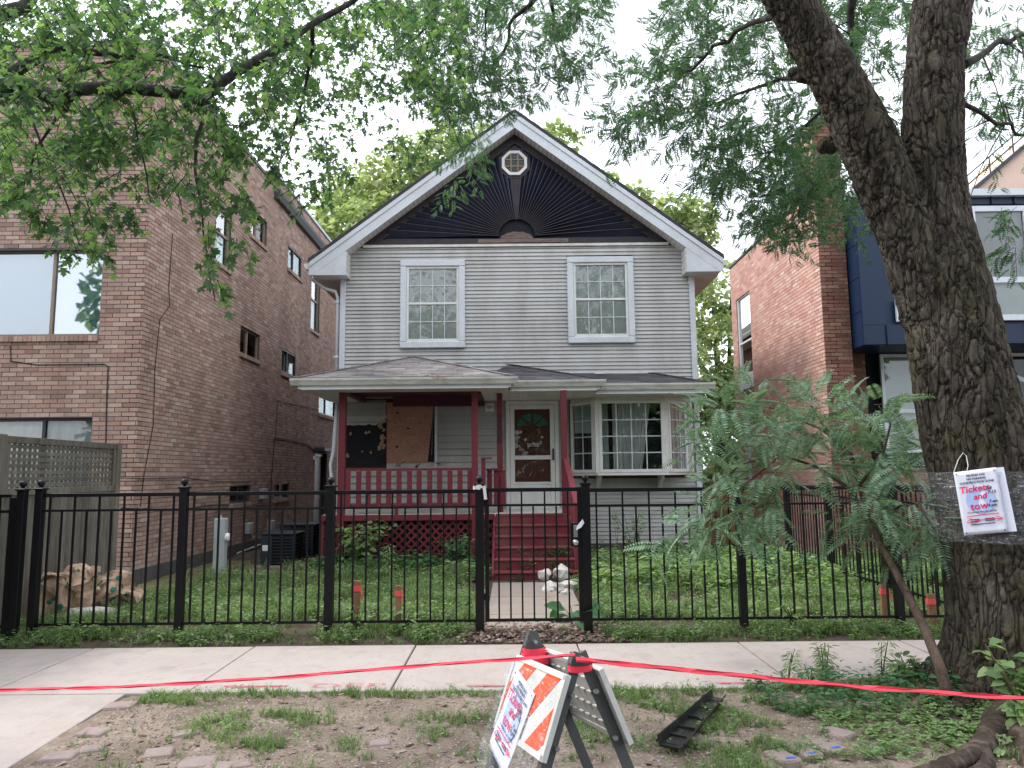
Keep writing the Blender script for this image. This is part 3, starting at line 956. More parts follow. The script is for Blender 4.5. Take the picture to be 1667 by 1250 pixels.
ow = MB().extrude(octagon(0.34, HY - 0.004), (0, -0.06, 0)).build('octagon_window', M['char_warm'], house)
o1, o2 = octagon(0.275, HY - 0.10), octagon(0.215, HY - 0.10)
fr = MB()
for k in range(8):
    j = (k + 1) % 8
    fr.extrude([o1[k], o1[j], o2[j], o2[k]], (0, 0.045, 0))
fr.build('frame', M['vinyl_white'], ow)
MB().extrude(octagon(0.216, HY - 0.067), (0, -0.004, 0)).build('backing', M['dark_room'], ow)
MB().extrude(octagon(0.214, HY - 0.082), (0, -0.003, 0)).build('pane', M['glass_dim'], ow)
for d in (-0.07, 0.07):
    MB().box(octc.x + d - 0.008, octc.x + d + 0.008, HY - 0.094, HY - 0.086, octc.z - 0.195, octc.z + 0.195).build('muntin', M['brass'], ow)
    MB().box(octc.x - 0.195, octc.x + 0.195, HY - 0.096, HY - 0.088, octc.z + d - 0.008, octc.z + d + 0.008).build('muntin', M['brass'], ow)

# openings in the front wall: x0, x1, z0, z1
def rect(xa, ya, xb, yb, Y):
    a, b = at(xa, ya, Y), at(xb, yb, Y)
    return a.x, b.x, b.z, a.z


def mid_rect(x0, x1, y0, y1, Y):
    """axis-aligned rectangle from picture extents measured at the middle of each edge"""
    return at(x0, (y0 + y1) / 2, Y).x, at(x1, (y0 + y1) / 2, Y).x, at((x0 + x1) / 2, y1, Y).z, at((x0 + x1) / 2, y0, Y).z


WL = mid_rect(651, 757, 423, 566, HY - 0.07)
WR = mid_rect(924, 1033, 417, 558, HY - 0.07)
DOOR = mid_rect(824, 910, 652, 822, HY - 0.05)
BLACK = mid_rect(562, 630, 690, 760, HY)
PLY = mid_rect(628, 709, 652, 757, HY)
BAY = (1.10, 3.48, 1.50, 3.02)
DECK = 0.92
opens = [WL, WR, (DOOR[0], DOOR[1], 0.0, DOOR[3]), (BLACK[0], BLACK[1], BLACK[2], BLACK[3]), (PLY[0], PLY[1], PLY[2], PLY[3]), BAY]


def siding(x0, x1, z0, z1, pitch, top=None, dep=0.021):
    z = z0
    while z < z1 - 0.02:
        zt = min(z + pitch, z1)
        cuts = [(o[0], o[1]) for o in opens if o[2] < (z + zt) / 2 < o[3]]
        xa, xb = x0, x1
        if top: xa, xb = max(x0, top(zt)[0]), min(x1, top(zt)[1])
        segs = []
        for a, b in subtract((xa, xb), cuts):
            if b - a > 2.6:
                c = a + (b - a) * R.uniform(0.3, 0.7)
                segs += [(a, c), (c - 0.02, b)]
            else: segs.append((a, b))
        for k_, (a, b) in enumerate(segs):
            j = 0.0022 * (k_ % 2) + R.uniform(-0.0015, 0.0015)
            MB().add([(a, HY - dep + j, z + 0.010), (b, HY - dep + j, z + 0.010), (b, HY + 0.028, z + 0.010), (a, HY + 0.028, z + 0.010),
                      (a, HY - dep + 0.004 + j, z + 0.020), (b, HY - dep + 0.004 + j, z + 0.020), (a, HY + 0.004, zt + 0.009), (b, HY + 0.004, zt + 0.009), (b, HY + 0.028, zt + 0.009), (a, HY + 0.028, zt + 0.009)],
                     [(0, 1, 5, 4), (4, 5, 7, 6), (6, 7, 8, 9), (0, 3, 2, 1), (0, 4, 6, 9, 3), (1, 2, 8, 7, 5)]).build('siding_board', M['siding'], house)
        z = zt


siding(HX0 + 0.10, HX1 - 0.10, 3.06, GB - 0.06, 0.0765, None)
siding(HX0 + 0.10, -0.20, DECK, 3.03, 0.128, None, 0.042)
siding(-0.195, HX1 - 0.10, 0.25, 3.03, 0.0765)
siding(HX0 + 0.10, -0.20, 0.25, DECK - 0.02, 0.128)
MB().box(HX0 + 0.01, HX1 - 0.01, HY - 0.01, HY + 0.03, 0, 0.25).build('foundation', M['plinth'], house)
for x0, x1 in ((HX0 - 0.012, HX0 + 0.098), (HX1 - 0.098, HX1 + 0.012)):
    MB().box(x0, x1, HY - 0.045, HY + 0.10, 0.1, GB - 0.30).build('corner_board', M['trim'], house, bevel=0.006)
# down pipe with elbows on the near corner, then a bent lower piece
tl = Vector((XC - HWD - 0.05, HY - 0.05, TZ - 0.13))
dpx = HX0 - 0.075
MB().tube([tl, tl + Vector((0, 0, -0.10)), Vector((dpx - 0.28, HY + 0.02, TZ - 0.42)), Vector((dpx - 0.04, HY + 0.02, TZ - 0.5)), Vector((dpx, HY + 0.02, TZ - 0.62)), Vector((dpx, HY + 0.02, 3.0))], 0.036, 10).build('downspout', M['trim'], house, smooth=True)
for z in (3.9, 5.0):
    MB().box(dpx - 0.046, dpx + 0.046, HY - 0.026, HY + 0.066, z - 0.02, z + 0.02).build('pipe_strap', M['trim'], house)
MB().tube([at(549, 655, 12.7), at(543, 735, 12.75), at(538, 757, 12.7), at(541, 790, 12.65), at(541, 800, 12.65)], [0.035, 0.035, 0.03, 0.034, 0.034], 8).build('bent_downspout', M['trim'], house, smooth=True)


def sash_window(nm, W, cols, rows_top, rows_bot, cw=0.125):
    x0, x1, z0, z1 = W
    wd = MB().box(x0, x1, HY + 0.005, HY + 0.025, z0, z1).build(nm, M['dark_room'], house)
    yf = HY - 0.075
    cs = MB()
    for (a, b, c, d) in ((x0, x0 + cw, z0 + cw, z1 - cw), (x1 - cw, x1, z0 + cw, z1 - cw)):
        MB().box(a, b, yf, HY + 0.004, c, d).build('casing', M['trim'], wd, bevel=0.012)
    MB().box(x0, x1, yf - 0.003, HY + 0.004, z1 - cw, z1).build('casing', M['trim'], wd, bevel=0.012)
    MB().box(x0, x1, yf - 0.003, HY + 0.004, z0, z0 + cw).build('casing', M['trim'], wd, bevel=0.012)
    a, b, c, d = x0 + cw, x1 - cw, z0 + cw, z1 - cw
    fw_ = 0.045
    for q in ((a, a + fw_, c + fw_, d - fw_), (b - fw_, b, c + fw_, d - fw_), (a, b, d - fw_, d), (a, b, c, c + fw_ * 1.3)):
        MB().box(q[0], q[1], HY - 0.045, HY - 0.002, q[2], q[3]).build('sash_frame', M['vinyl_white'], wd, bevel=0.004)
    zm = (c + d) / 2 + 0.01
    MB().box(a + fw_, b - fw_, HY - 0.040, HY - 0.004, zm - 0.022, zm + 0.022).build('meeting_rail', M['vinyl_white'], wd, bevel=0.004)
    ga, gb = a + fw_, b - fw_
    for (za, zb, rows) in ((zm + 0.022, d - fw_, rows_top), (c + fw_ * 1.3, zm - 0.022, rows_bot)):
        for i in range(cols):
            for j in range(rows):
                xa, xb = ga + (gb - ga) * i / cols, ga + (gb - ga) * (i + 1) / cols
                zc, zd = za + (zb - za) * j / rows, za + (zb - za) * (j + 1) / rows
                MB().box(xa, xb, HY - 0.020, HY - 0.017, zc, zd).build('pane', M['glass'], wd)
        for i in range(1, cols):
            xm = ga + (gb - ga) * i / cols
            MB().box(xm - 0.008, xm + 0.008, HY - 0.028, HY - 0.0205, za, zb).build('muntin', M['trim'], wd)
        for j in range(1, rows):
            zc = za + (zb - za) * j / rows
            MB().box(ga, gb, HY - 0.027, HY - 0.0207, zc - 0.008, zc + 0.008).build('muntin', M['trim'], wd)
    MB().box(ga - 0.01, gb + 0.01, HY - 0.004, HY + 0.003, c + fw_, d - 0.01).build('blind', M['blind'], wd)
    return wd


sash_window('window', WL, 4, 2, 2)
sash_window('window', WR, 4, 2, 2)

# ---- burnt-out opening: sheathing, plywood
sh = MB().box(BLACK[0] - 0.0, PLY[1], HY + 0.004, HY + 0.029, BLACK[2] - 0.0, PLY[3]).build('sheathing', M['black'], house)
flat_text('lettering', 'CELOTEX', 0.085, Matrix.Translation((BLACK[0] + 0.42, HY + 0.0035, BLACK[2] + 0.06)) @ Matrix.Rotation(math.pi / 2, 4, 'X'), M['char_warm'], sh)
for (x, z, s) in ((0.10, 0.65, 0.05), (0.46, 0.68, 0.045), (0.40, 0.66, 0.04), (0.72, 0.55, 0.08), (0.71, 0.47, 0.07), (0.66, 0.38, 0.06), (0.74, 0.39, 0.07), (0.33, 0.30, 0.035), (0.04, 0.22, 0.05), (0.5, 0.28, 0.03), (0.68, 0.80, 0.07), (0.74, 0.72, 0.05)):
    c = Vector((BLACK[0] + x, HY + 0.002, BLACK[2] + z))
    n = 9
    MB().extrude([c + Vector((math.cos(6.283 * k / n), 0, 1.2 * math.sin(6.283 * k / n))) * s * R.uniform(0.35, 1.0) for k in range(n)], (0, -0.004, 0)).build('torn_patch', M['tan'], sh)
# ragged lower edge of the siding above
zz = BLACK[3]
pts = [(BLACK[0], zz + 0.03)]
x = BLACK[0]
while x < BLACK[1] - 0.05:
    pts.append((x, zz - R.uniform(-0.0, 0.04) + (0.10 if x > BLACK[1] - 0.16 else 0)))
    x += R.uniform(0.05, 0.12)
pts += [(BLACK[1] - 0.01, zz + 0.12), (BLACK[1] - 0.01, zz + 0.16), (BLACK[0], zz + 0.16)]
MB().extrude([(a, HY - 0.030, b) for a, b in pts], (0, 0.006, 0)).build('torn_siding', M['siding'], house)
pa, pb, pc, pd = at(629.5, 655, HY - 0.06), at(707, 653, HY - 0.09), at(696, 753, HY - 0.03), at(629.5, 753.5, HY - 0.03)
ply = MB().extrude([pa, pb, pc, pd], (0, 0.014, 0)).build('plywood_panel', M['plywood'], house)
for (u_, v_) in ((0.23, 0.18), (0.22, 0.74), (0.45, 0.44)):
    c = pa + (pb - pa) * u_ + (pd - pa) * v_ + Vector((0, -0.012 + 0.03 * u_ * 0, 0))
    c.y = HY - 0.06 - 0.03 * u_ + 0.03 * v_ - 0.014
    MB().extrude([c + Vector((math.cos(6.283 * k / 8) * 0.032, 0, math.sin(6.283 * k / 8) * 0.02)) for k in range(8)], (0, -0.002, 0)).build('knot', M['char_warm'], ply)
for k, x in enumerate((700, 703.5)):
    a, b = at(x + 2, 668, HY - 0.01), at(x - 3 + 2 * k, 740, HY - 0.01)
    MB().bar(a, b, 0.022, 0.014, (0, 1, 0)).build('broken_lath', M['bare_wood'], house)
MB().box(PLY[1] - 0.012, PLY[1] + 0.035, HY - 0.045, HY + 0.0, PLY[2] - 0.04, PLY[3]).build('trim_strip', M['trim'], house)
MB().box(BLACK[0] - 0.035, BLACK[0] + 0.005, HY - 0.045, HY + 0.0, BLACK[2] - 0.04, BLACK[3]).build('trim_strip', M['trim'], house)
for k in range(7):     # splintered bits along the bottom
    a = Vector((PLY[0] + R.uniform(0.1, 1.1), HY - 0.05, PLY[2] - R.uniform(-0.02, 0.05)))
    MB().bar(a, a + Vector((R.uniform(-0.2, 0.2), -0.02, R.uniform(-0.06, 0.12))), 0.03, 0.012).build('splinter', R.choice([M['char_warm'], M['siding'], M['maroon_dark']]), house)

# ---- storm door
x0, x1, z0, z1 = DOOR
z0 = DECK + 0.02
door = MB().box(x0, x1, HY + 0.004, HY + 0.028, z0, z1).build('door', M['dark_room'], house)
for q in ((x0, x0 + 0.075, z0, z1 - 0.075), (x1 - 0.075, x1, z0, z1 - 0.075), (x0, x1, z1 - 0.075, z1)):
    MB().box(q[0], q[1], HY - 0.055, HY + 0.004, q[2], q[3]).build('door_frame', M['vinyl_white'], door, bevel=0.006)
MB().box(x0, x1, HY - 0.07, HY + 0.003, z0 - 0.02, z0 + 0.03).build('threshold', M['gutter'], door)
a, b, c, d = x0 + 0.08, x1 - 0.08, z0 + 0.035, z1 - 0.08
H_ = d - c
sw = 0.085
zA, zB, zC = c + H_ * 0.235, c + H_ * 0.455, c + H_ * 0.495   # lower panel top, mid rail
for q in ((a, a + sw, c, d), (b - sw, b, c, d), (a + sw, b - sw, d - 0.085, d), (a + sw, b - sw, zB, zC), (a + sw, b - sw, zA - 0.05, zA)):
    MB().box(q[0], q[1], HY - 0.042, HY - 0.004, q[2], q[3]).build('storm_door_frame', M['vinyl_white'], door, bevel=0.005)
MB().box(a + sw, b - sw, HY - 0.032, HY - 0.006, c, zA - 0.05).build('kick_panel', M['vinyl_white'], door)
MB().box(a + sw * 0.7, b - sw * 0.7, HY - 0.003, HY + 0.002, c, d - 0.03).build('inner_door', M['door_red'], door)
for q in ((zC, d - 0.085), (zA, zB)):
    MB().box(a + sw, b - sw, HY - 0.024, HY - 0.021, q[0], q[1]).build('pane', M['glass_dim'], door)
xm = (a + b) / 2
zf = zC + (d - 0.085 - zC) * 0.60
rf_ = 0.30
for k in range(4):
    a0, a1 = math.pi * k / 4 + 0.06, math.pi * (k + 1) / 4 - 0.06
    pts = [(xm + 0.05 * math.cos((a0 + a1) / 2), HY - 0.0055, zf + 0.02 + 0.05 * math.sin((a0 + a1) / 2))] + [(xm + rf_ * math.cos(a0 + (a1 - a0) * t / 5), HY - 0.0055, zf + 0.02 + rf_ * 0.86 * math.sin(a0 + (a1 - a0) * t / 5)) for t in range(6)]
    MB().extrude(pts, (0, -0.004, 0)).build('fanlight', M['teal_glass'], door)
def scroll(cx_, cz_, r_, turns, s, ang, par):
    pts = []
    for k in range(26):
        t = k / 25
        rr = r_ * (1 - 0.85 * t)
        th = ang + s * turns * 6.283 * t
        pts.append(Vector((cx_ + rr * math.cos(th), HY - 0.009, cz_ + rr * math.sin(th) * 1.25)))
    MB().tube(pts, 0.006, 4).build('scroll', M['brass'], par)
for s in (-1, 1):
    scroll(xm + s * 0.13, zf - 0.17, 0.12, 1.2, s, math.pi / 2, door)
    scroll(xm + s * 0.15, zf - 0.40, 0.13, 1.1, -s, -math.pi / 2, door)
    scroll(xm + s * 0.14, (zA + zB) / 2 + 0.06, 0.13, 1.0, s, 0.3, door)
    scroll(xm + s * 0.10, zf + 0.12, 0.08, 0.8, s, 0.2, door)
MB().tube([(xm, HY - 0.009, zC + 0.02), (xm, HY - 0.009, zf)], 0.005, 4).build('scroll', M['brass'], door)
MB().box(xm - 0.10, xm + 0.10, HY - 0.016, HY - 0.006, zC + 0.12, zC + 0.18).build('mail_slot', M['brass'], door)
MB().box(xm - 0.085, xm + 0.085, HY - 0.018, HY - 0.0165, zC + 0.135, zC + 0.165).build('mail_flap', M['dark_room'], door)
MB().box(b - 0.05, b - 0.015, HY - 0.075, HY - 0.043, zB - 0.02, zC + 0.13).build('door_handle', M['dark_frame'], door, bevel=0.008)

# plaque beside the door
lp = at(797, 663, HY - 0.04)
pl = MB().box(lp.x - 0.085, lp.x + 0.085, HY - 0.05, HY - 0.02, lp.z - 0.085, lp.z + 0.085).build('wall_plaque', M['soffit'], house, bevel=0.006)
pm = MB()
for s in (-1, 1):
    pm.tube([(lp.x + s * 0.045, HY - 0.053, lp.z + 0.035), (lp.x + s * 0.05, HY - 0.053, lp.z), (lp.x + s * 0.02, HY - 0.053, lp.z - 0.03), (lp.x + s * 0.015, HY - 0.053, lp.z + 0.02), (lp.x, HY - 0.053, lp.z + 0.035)], 0.007, 5)
pm.build('emblem', M['ink'], pl)

# ---- bay window
BZ0, BZ1 = at(1030, 769, 13.75).z, 3.0
bx = [1.13, 1.57, 2.86, 3.47]
by = [HY - 0.02, 13.75, 13.75, HY - 0.02]
bay = MB().box(bx[0] + 0.04, bx[3] - 0.04, HY + 0.004, HY + 0.028, BZ0, BZ1).build('bay_window', M['dark_room'], house)
MB().extrude([(bx[k], by[k] - 0.05 * (0 < k < 3), BZ0 - 0.05) for k in range(4)], (0, 0, 0.045)).build('seat_board', M['vinyl_white'], bay)
MB().extrude([(bx[k], by[k] - 0.01 * (0 < k < 3), BZ1 - 0.06) for k in range(4)], (0, 0, 0.06)).build('head_board', M['vinyl_white'], bay)
MB().box(bx[0] + 0.05, bx[3] - 0.05, HY - 0.03, HY + 0.003, BZ0 - 0.004, BZ0 + 0.0).build('inner_ledge', M['vinyl_white'], bay)
for i, (cols, rows) in enumerate(((2, 4), (4, 4), (2, 4))):
    A, B = Vector((bx[i], by[i], 0)), Vector((bx[i + 1], by[i + 1], 0))
    d = (B - A).normalized()
    n = Vector((d.y, -d.x, 0))
    L_ = (B - A).length
    za, zb = BZ0 + 0.0, BZ1 - 0.065
    def pb_(u0, u1, z0_, z1_, y0_, y1_, nm, mt, bev=0.0):
        o = [A + d * u0 + n * y0_, A + d * u1 + n * y0_, A + d * u1 + n * y1_, A + d * u0 + n * y1_]
        MB().extrude([(q.x, q.y, z0_) for q in o], (0, 0, z1_ - z0_)).build(nm, mt, bay, bevel=bev)
    fw_ = 0.06
    m0 = 0.0 if i else 0.02
    pb_(0.035, 0.035 + fw_, za, zb, 0.0, 0.05, 'sash_frame', M['vinyl_white'], 0.005)
    pb_(L_ - 0.035 - fw_, L_ - 0.035, za, zb, 0.0, 0.05, 'sash_frame', M['vinyl_white'], 0.005)
    pb_(0.035 + fw_, L_ - 0.035 - fw_, zb - fw_, zb, 0.0, 0.05, 'sash_frame', M['vinyl_white'], 0.005)
    pb_(0.035 + fw_, L_ - 0.035 - fw_, za, za + fw_, 0.0, 0.05, 'sash_frame', M['vinyl_white'], 0.005)
    ua, ub, zc, zd = 0.035 + fw_, L_ - 0.035 - fw_, za + fw_, zb - fw_
    for p in range(cols):
        for q in range(rows):
            pb_(ua + (ub - ua) * p / cols, ua + (ub - ua) * (p + 1) / cols, zc + (zd - zc) * q / rows, zc + (zd - zc) * (q + 1) / rows, 0.014, 0.017, 'pane', M['glass'] if i == 1 else M['glass_dim'])
    for p in range(1, cols):
        um = ua + (ub - ua) * p / cols
        pb_(um - 0.009, um + 0.009, zc, zd, 0.0175, 0.026, 'muntin', M['trim'])
    for q in range(1, rows):
        zm = zc + (zd - zc) * q / rows
        pb_(ua, ub, zm - 0.009, zm + 0.009, 0.0177, 0.025, 'muntin', M['trim'])
for k in range(1, 3):   # mullion posts at the corners of the bay
    MB().tube([(bx[k], by[k] + 0.01, BZ0), (bx[k], by[k] + 0.01, BZ1 - 0.06)], 0.062, 6).build('mullion', M['vinyl_white'], bay)
for xb_ in (bx[1] + 0.06, bx[2] - 0.06):
    MB().extrude([(xb_ - 0.03, HY - 0.03, BZ0 - 0.055), (xb_ - 0.03, 13.84, BZ0 - 0.055), (xb_ - 0.03, 13.86, BZ0 - 0.10), (xb_ - 0.03, HY - 0.03, BZ0 - 0.34)], (0.06, 0, 0)).build('bracket', M['vinyl_white'], bay)
def drape(x0, x1, y, z0, z1, mat, amp=0.03, gather=0.0):
    n = 26
    V = []
    for j in range(7):
        t = j / 6
        for i in range(n):
            u_ = i / (n - 1)
            xx = x0 + (x1 - x0) * (u_ * (1 - gather * (1 - t)) + (gather * (1 - t)) * 0.1)
            V.append((xx, y + amp * math.sin(u_ * 30 + t), z0 + (z1 - z0) * t))
    F = [(j * n + i, j * n + i + 1, (j + 1) * n + i + 1, (j + 1) * n + i) for j in range(6) for i in range(n - 1)]
    np_mesh('curtain', np.array(V), np.array(F), mat, bay, True)
drape(1.90, 2.25, 13.98, BZ0 + 0.0, BZ1 - 0.08, M['curtain'], 0.02)
drape(2.18, 2.62, 13.95, BZ0 + 0.0, BZ1 - 0.08, M['curtain'], 0.02, 0.5)
drape(1.66, 1.82, 14.02, BZ0, BZ1 - 0.08, M['curtain'], 0.02)
drape(3.0, 3.4, 14.12, BZ0, BZ1 - 0.08, M['curtain'], 0.02)
MB().box(1.20, 1.60, 14.16, 14.17, 2.35, BZ1 - 0.08).build('curtain', M['shade_pale'], bay)

# ---- porch: deck, steps, posts, rails, lattice
PY = 12.60
porch_l, porch_r = at(524, 880, PY).x, at(805, 880, PY).x
deck = MB().box(porch_l, porch_r + 1.25, PY - 0.02, HY - 0.03, DECK - 0.06, DECK).build('porch_deck', M['gutter'], house)
MB().box(porch_l - 0.03, porch_r, PY - 0.06, PY + 0.0, DECK - 0.09, DECK + 0.006).build('deck_edge', M['maroon'], house)
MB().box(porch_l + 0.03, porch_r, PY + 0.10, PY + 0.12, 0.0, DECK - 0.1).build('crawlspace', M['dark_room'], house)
for k in range(16):
    xa = porch_l + 0.01 + k * (porch_r + 1.23 - porch_l) / 16
    MB().box(xa, xa + (porch_r + 1.23 - porch_l) / 16 - 0.008, PY - 0.015, HY - 0.04, DECK + 0.001, DECK + 0.012).build('deck_plank', M['gutter'], deck)
fr_ = [(porch_l, 0.04), (porch_r, 0.04), (porch_r, DECK - 0.09), (porch_l, DECK - 0.09)]
hgt = DECK - 0.13
n = int((porch_r - porch_l + hgt) / 0.14)
for s in (1, -1):
    for k in range(n + 1):
        xb0 = porch_l - (hgt if s > 0 else 0) + k * 0.14
        w2 = 0.024
        st = [(xb0 - w2, 0.04), (xb0 + w2, 0.04), (xb0 + w2 + hgt, 0.04 + hgt), (xb0 - w2 + hgt, 0.04 + hgt)] if s > 0 else [(xb0 - w2, 0.04), (xb0 + w2, 0.04), (xb0 + w2 - hgt, 0.04 + hgt), (xb0 - w2 - hgt, 0.04 + hgt)]
        p = clip_convex(st, fr_)
        if len(p) < 3 or area2(p) < 0.001: continue
        y0 = PY + (0.02 if s > 0 else 0.031)
        MB().extrude([(x, y0, z) for x, z in p], (0, -0.010, 0)).build('lattice_slat', M['maroon'], house)
MB().box(porch_l - 0.02, porch_l + 0.03, PY - 0.005, PY + 0.05, 0.0, DECK - 0.09).build('lattice_post', M['maroon'], house)
for k in range(9):      # lattice down the open left end of the porch
    z0 = 0.06 + 0.09 * k
    MB().bar((porch_l + 0.0, PY + 0.08, z0), (porch_l + 0.0, HY - 0.1, z0), 0.012, 0.045).build('lattice_slat', M['maroon'], house)

SX0, SX1 = at(806, 900, 11.9).x, 0.93
for i in range(6):
    zt = DECK - 0.153 * (i + 0)
    yf = 12.42 - 0.26 * i
    if i > 0:
        MB().box(SX0, SX1, yf - 0.025, yf + 0.262, zt - 0.03, zt).build('tread', M['maroon_worn'], house, bevel=0.006)
    MB().box(SX0 + 0.005, SX1 - 0.005, yf, yf + 0.02, zt - 0.153, zt - 0.031).build('riser', M['maroon_worn'], house)
MB().box(SX0, SX1 + 0.0, 12.41, 12.62, DECK - 0.03, DECK + 0.004).build('tread', M['maroon_worn'], house)
for sx in (SX0 - 0.02, SX1 + 0.02):
    MB().extrude([(sx - 0.018, 12.5, DECK - 0.04), (sx - 0.018, 11.14, 0.1), (sx - 0.018, 11.12, 0.0), (sx - 0.018, 12.5, 0.0)], (0.036, 0, 0)).build('stringer', M['maroon'], house)
SOF = 3.0
pposts = []
def post(xp, Y, z0, z1, wd=0.10):
    x = at(xp, 760, Y).x
    MB().box(x - wd / 2, x + wd / 2, Y - wd / 2, Y + wd / 2, z0, z1).build('porch_post', M['maroon'], house, bevel=0.006)
    return x
pxl = post(556.5, PY - 0.005, 0.0, SOF + 0.02, 0.115)
pxm = post(773, PY - 0.005, 0.0, SOF + 0.02, 0.105)
pxn = post(814, 12.95, DECK, SOF, 0.10)
pxr = post(919, 12.55, 0.0, SOF, 0.10)
for k, ch in enumerate('2606'):
    flat_text('house_number', ch, 0.19, Matrix.Translation((pxn, 12.95 - 0.0545, 2.50 - 0.128 * k)) @ Matrix.Rotation(math.pi / 2, 4, 'X') @ Matrix.Diagonal((0.9, 1, 1, 1)), M['ink'], house, offset=0.004)
rz1, rz0 = at(660, 764, PY).z, at(660, 823, PY).z
ry = PY - 0.0
MB().box(pxl + 0.058, pxm - 0.053, ry - 0.05, ry + 0.045, rz1 - 0.02, rz1 + 0.018).build('top_rail', M['maroon'], house, bevel=0.006)
MB().box(pxl + 0.058, pxm - 0.053, ry - 0.02, ry + 0.02, rz0 - 0.03, rz0 + 0.03).build('bottom_rail', M['maroon'], house, bevel=0.006)
nb = 13
bmesh_ = MB().box(-0.043, 0.043, -0.010, 0.010, -(rz1 - rz0) / 2 - 0.02, (rz1 - rz0) / 2 - 0.025).mesh('baluster', M['maroon'])
for k in range(nb):
    x = pxl + 0.12 + (pxm - pxl - 0.20) * k / (nb - 1)
    piece('baluster', bmesh_, house, loc=(x + R.uniform(-0.006, 0.006), ry - 0.031, (rz0 + rz1) / 2))
MB().box(pxl + 0.9, pxl + 0.96, ry - 0.015, ry + 0.03, DECK, rz0 - 0.03).build('rail_foot', M['maroon'], house)
# short return of the rail by the steps, with the cut-off newel
xn = at(787, 780, 12.62).x
MB().box(xn - 0.035, xn + 0.035, 12.60, 12.67, DECK, at(787, 747, 12.62).z).build('newel', M['maroon'], house)
MB().box(xn - 0.04, xn + 0.15, 12.585, 12.68, at(787, 747, 12.62).z, at(787, 747, 12.62).z + 0.025).build('newel_cap', M['maroon'], house)
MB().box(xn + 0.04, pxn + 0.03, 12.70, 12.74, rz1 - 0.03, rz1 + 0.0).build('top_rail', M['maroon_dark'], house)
for k in range(3):
    piece('baluster', bmesh_, house, loc=(xn + 0.10 + k * 0.115, 12.76, (rz0 + rz1) / 2))
# stair rail on the other side
ra, rb = Vector((pxr + 0.02, 12.50, at(921, 748, 12.5).z)), Vector((0.955, 11.18, at(934, 820, 11.18).z))
MB().bar(ra, rb, 0.09, 0.045).build('stair_rail', M['maroon'], house)
MB().box(0.91, 1.0, 11.13, 11.22, 0, rb.z + 0.02).build('newel', M['maroon'], house, bevel=0.006)
for k in range(5):
    t = (k + 0.7) / 5.6
    p = ra.lerp(rb, t)
    MB().box(p.x + 0.0, p.x + 0.02, p.y - 0.045, p.y + 0.045, p.z - 0.72, p.z - 0.02).build('baluster', M['maroon'], house)
MB().bar(ra + Vector((0, 0, -0.7)), rb + Vector((0, 0, -0.72)), 0.04, 0.06).build('stair_rail', M['maroon'], house)

# porch ceiling and beams
E1, E2, E3 = 12.0, 12.5, 13.1
EZ = 3.17
x1l, x1r = at(482, 612, E1).x, at(832, 614, E1).x
x2r, x3r = at(977, 622, E2).x, at(1156, 627, E3).x
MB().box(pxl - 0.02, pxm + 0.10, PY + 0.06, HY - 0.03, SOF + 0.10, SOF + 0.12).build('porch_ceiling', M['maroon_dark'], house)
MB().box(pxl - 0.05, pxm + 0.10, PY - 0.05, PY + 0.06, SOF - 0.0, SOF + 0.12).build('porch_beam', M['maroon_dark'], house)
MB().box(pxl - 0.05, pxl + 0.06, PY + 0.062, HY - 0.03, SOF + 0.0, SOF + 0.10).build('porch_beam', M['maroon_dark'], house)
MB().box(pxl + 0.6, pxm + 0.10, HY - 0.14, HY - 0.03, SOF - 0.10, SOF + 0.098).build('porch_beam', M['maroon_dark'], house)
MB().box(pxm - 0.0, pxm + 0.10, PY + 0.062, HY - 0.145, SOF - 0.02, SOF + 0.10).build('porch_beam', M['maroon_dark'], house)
# soffits
def soff(x0, x1, y0, y1, z=SOF, nm='porch_soffit', n=8):
    for k in range(n):
        a, b = x0 + (x1 - x0) * k / n, x0 + (x1 - x0) * (k + 1) / n
        MB().box(a + 0.002, b - 0.002, y0, y1, z, z + 0.014).build(nm, M['soffit'], house)
soff(x1l + 0.06, x1r - 0.04, E1 + 0.07, PY - 0.052, SOF, n=18)
soff(x1l + 0.06, pxl - 0.055, PY - 0.050, HY - 0.03, SOF, n=2)
soff(pxm + 0.105, x1r - 0.04, PY - 0.050, HY - 0.03, SOF + 0.002, n=2)
soff(x1r - 0.038, x2r - 0.05, E2 + 0.07, HY - 0.03, SOF + 0.001, n=9)
soff(x2r - 0.048, x3r - 0.05, E3 + 0.06, HY - 0.03, SOF - 0.002, n=12)
# fascias and gutters
def eave(a, b, dz=0.0, e0=0.0, e1=0.0):
    """gutter and fascia along the eave from a to b (x, y), outside on the right-hand side walking a->b"""
    a, b = Vector((*a, 0)), Vector((*b, 0))
    d = (b - a).normalized()
    n = Vector((d.y, -d.x, 0))
    a0, b0 = a, b
    a, b = a - d * e0, b + d * e1
    prof = [(0.0, EZ - 0.10), (0.05, EZ - 0.10), (0.075, EZ - 0.055), (0.10, EZ - 0.02), (0.105, EZ + 0.01), (0.095, EZ + 0.01), (0.085, EZ - 0.01), (0.0, EZ - 0.01)]
    MB().extrude([a + n * u_ + Vector((0, 0, z + dz)) for u_, z in prof], b - a).build('gutter', M['gutter'], house)
    a, b = a0, b0
    MB().extrude([a + Vector((0, 0, SOF + 0.016)), a - n * 0.025 + Vector((0, 0, SOF + 0.016)), a - n * 0.025 + Vector((0, 0, EZ)), a + Vector((0, 0, EZ))], b - a).build('fascia', M['trim'], house)
eave((x1l, E1 + 0.1), (x1r, E1 + 0.1), 0.0, 0.108, 0.108)
eave((x1l, HY - 0.03), (x1l, E1 + 0.11), -0.004)
eave((x1r, E1 + 0.09), (x1r, E2 + 0.12), -0.004)
eave((x1r + 0.005, E2 + 0.1), (x2r, E2 + 0.1), 0.0, 0.0, 0.108)
eave((x2r, E2 + 0.09), (x2r, E3 + 0.12), -0.004)
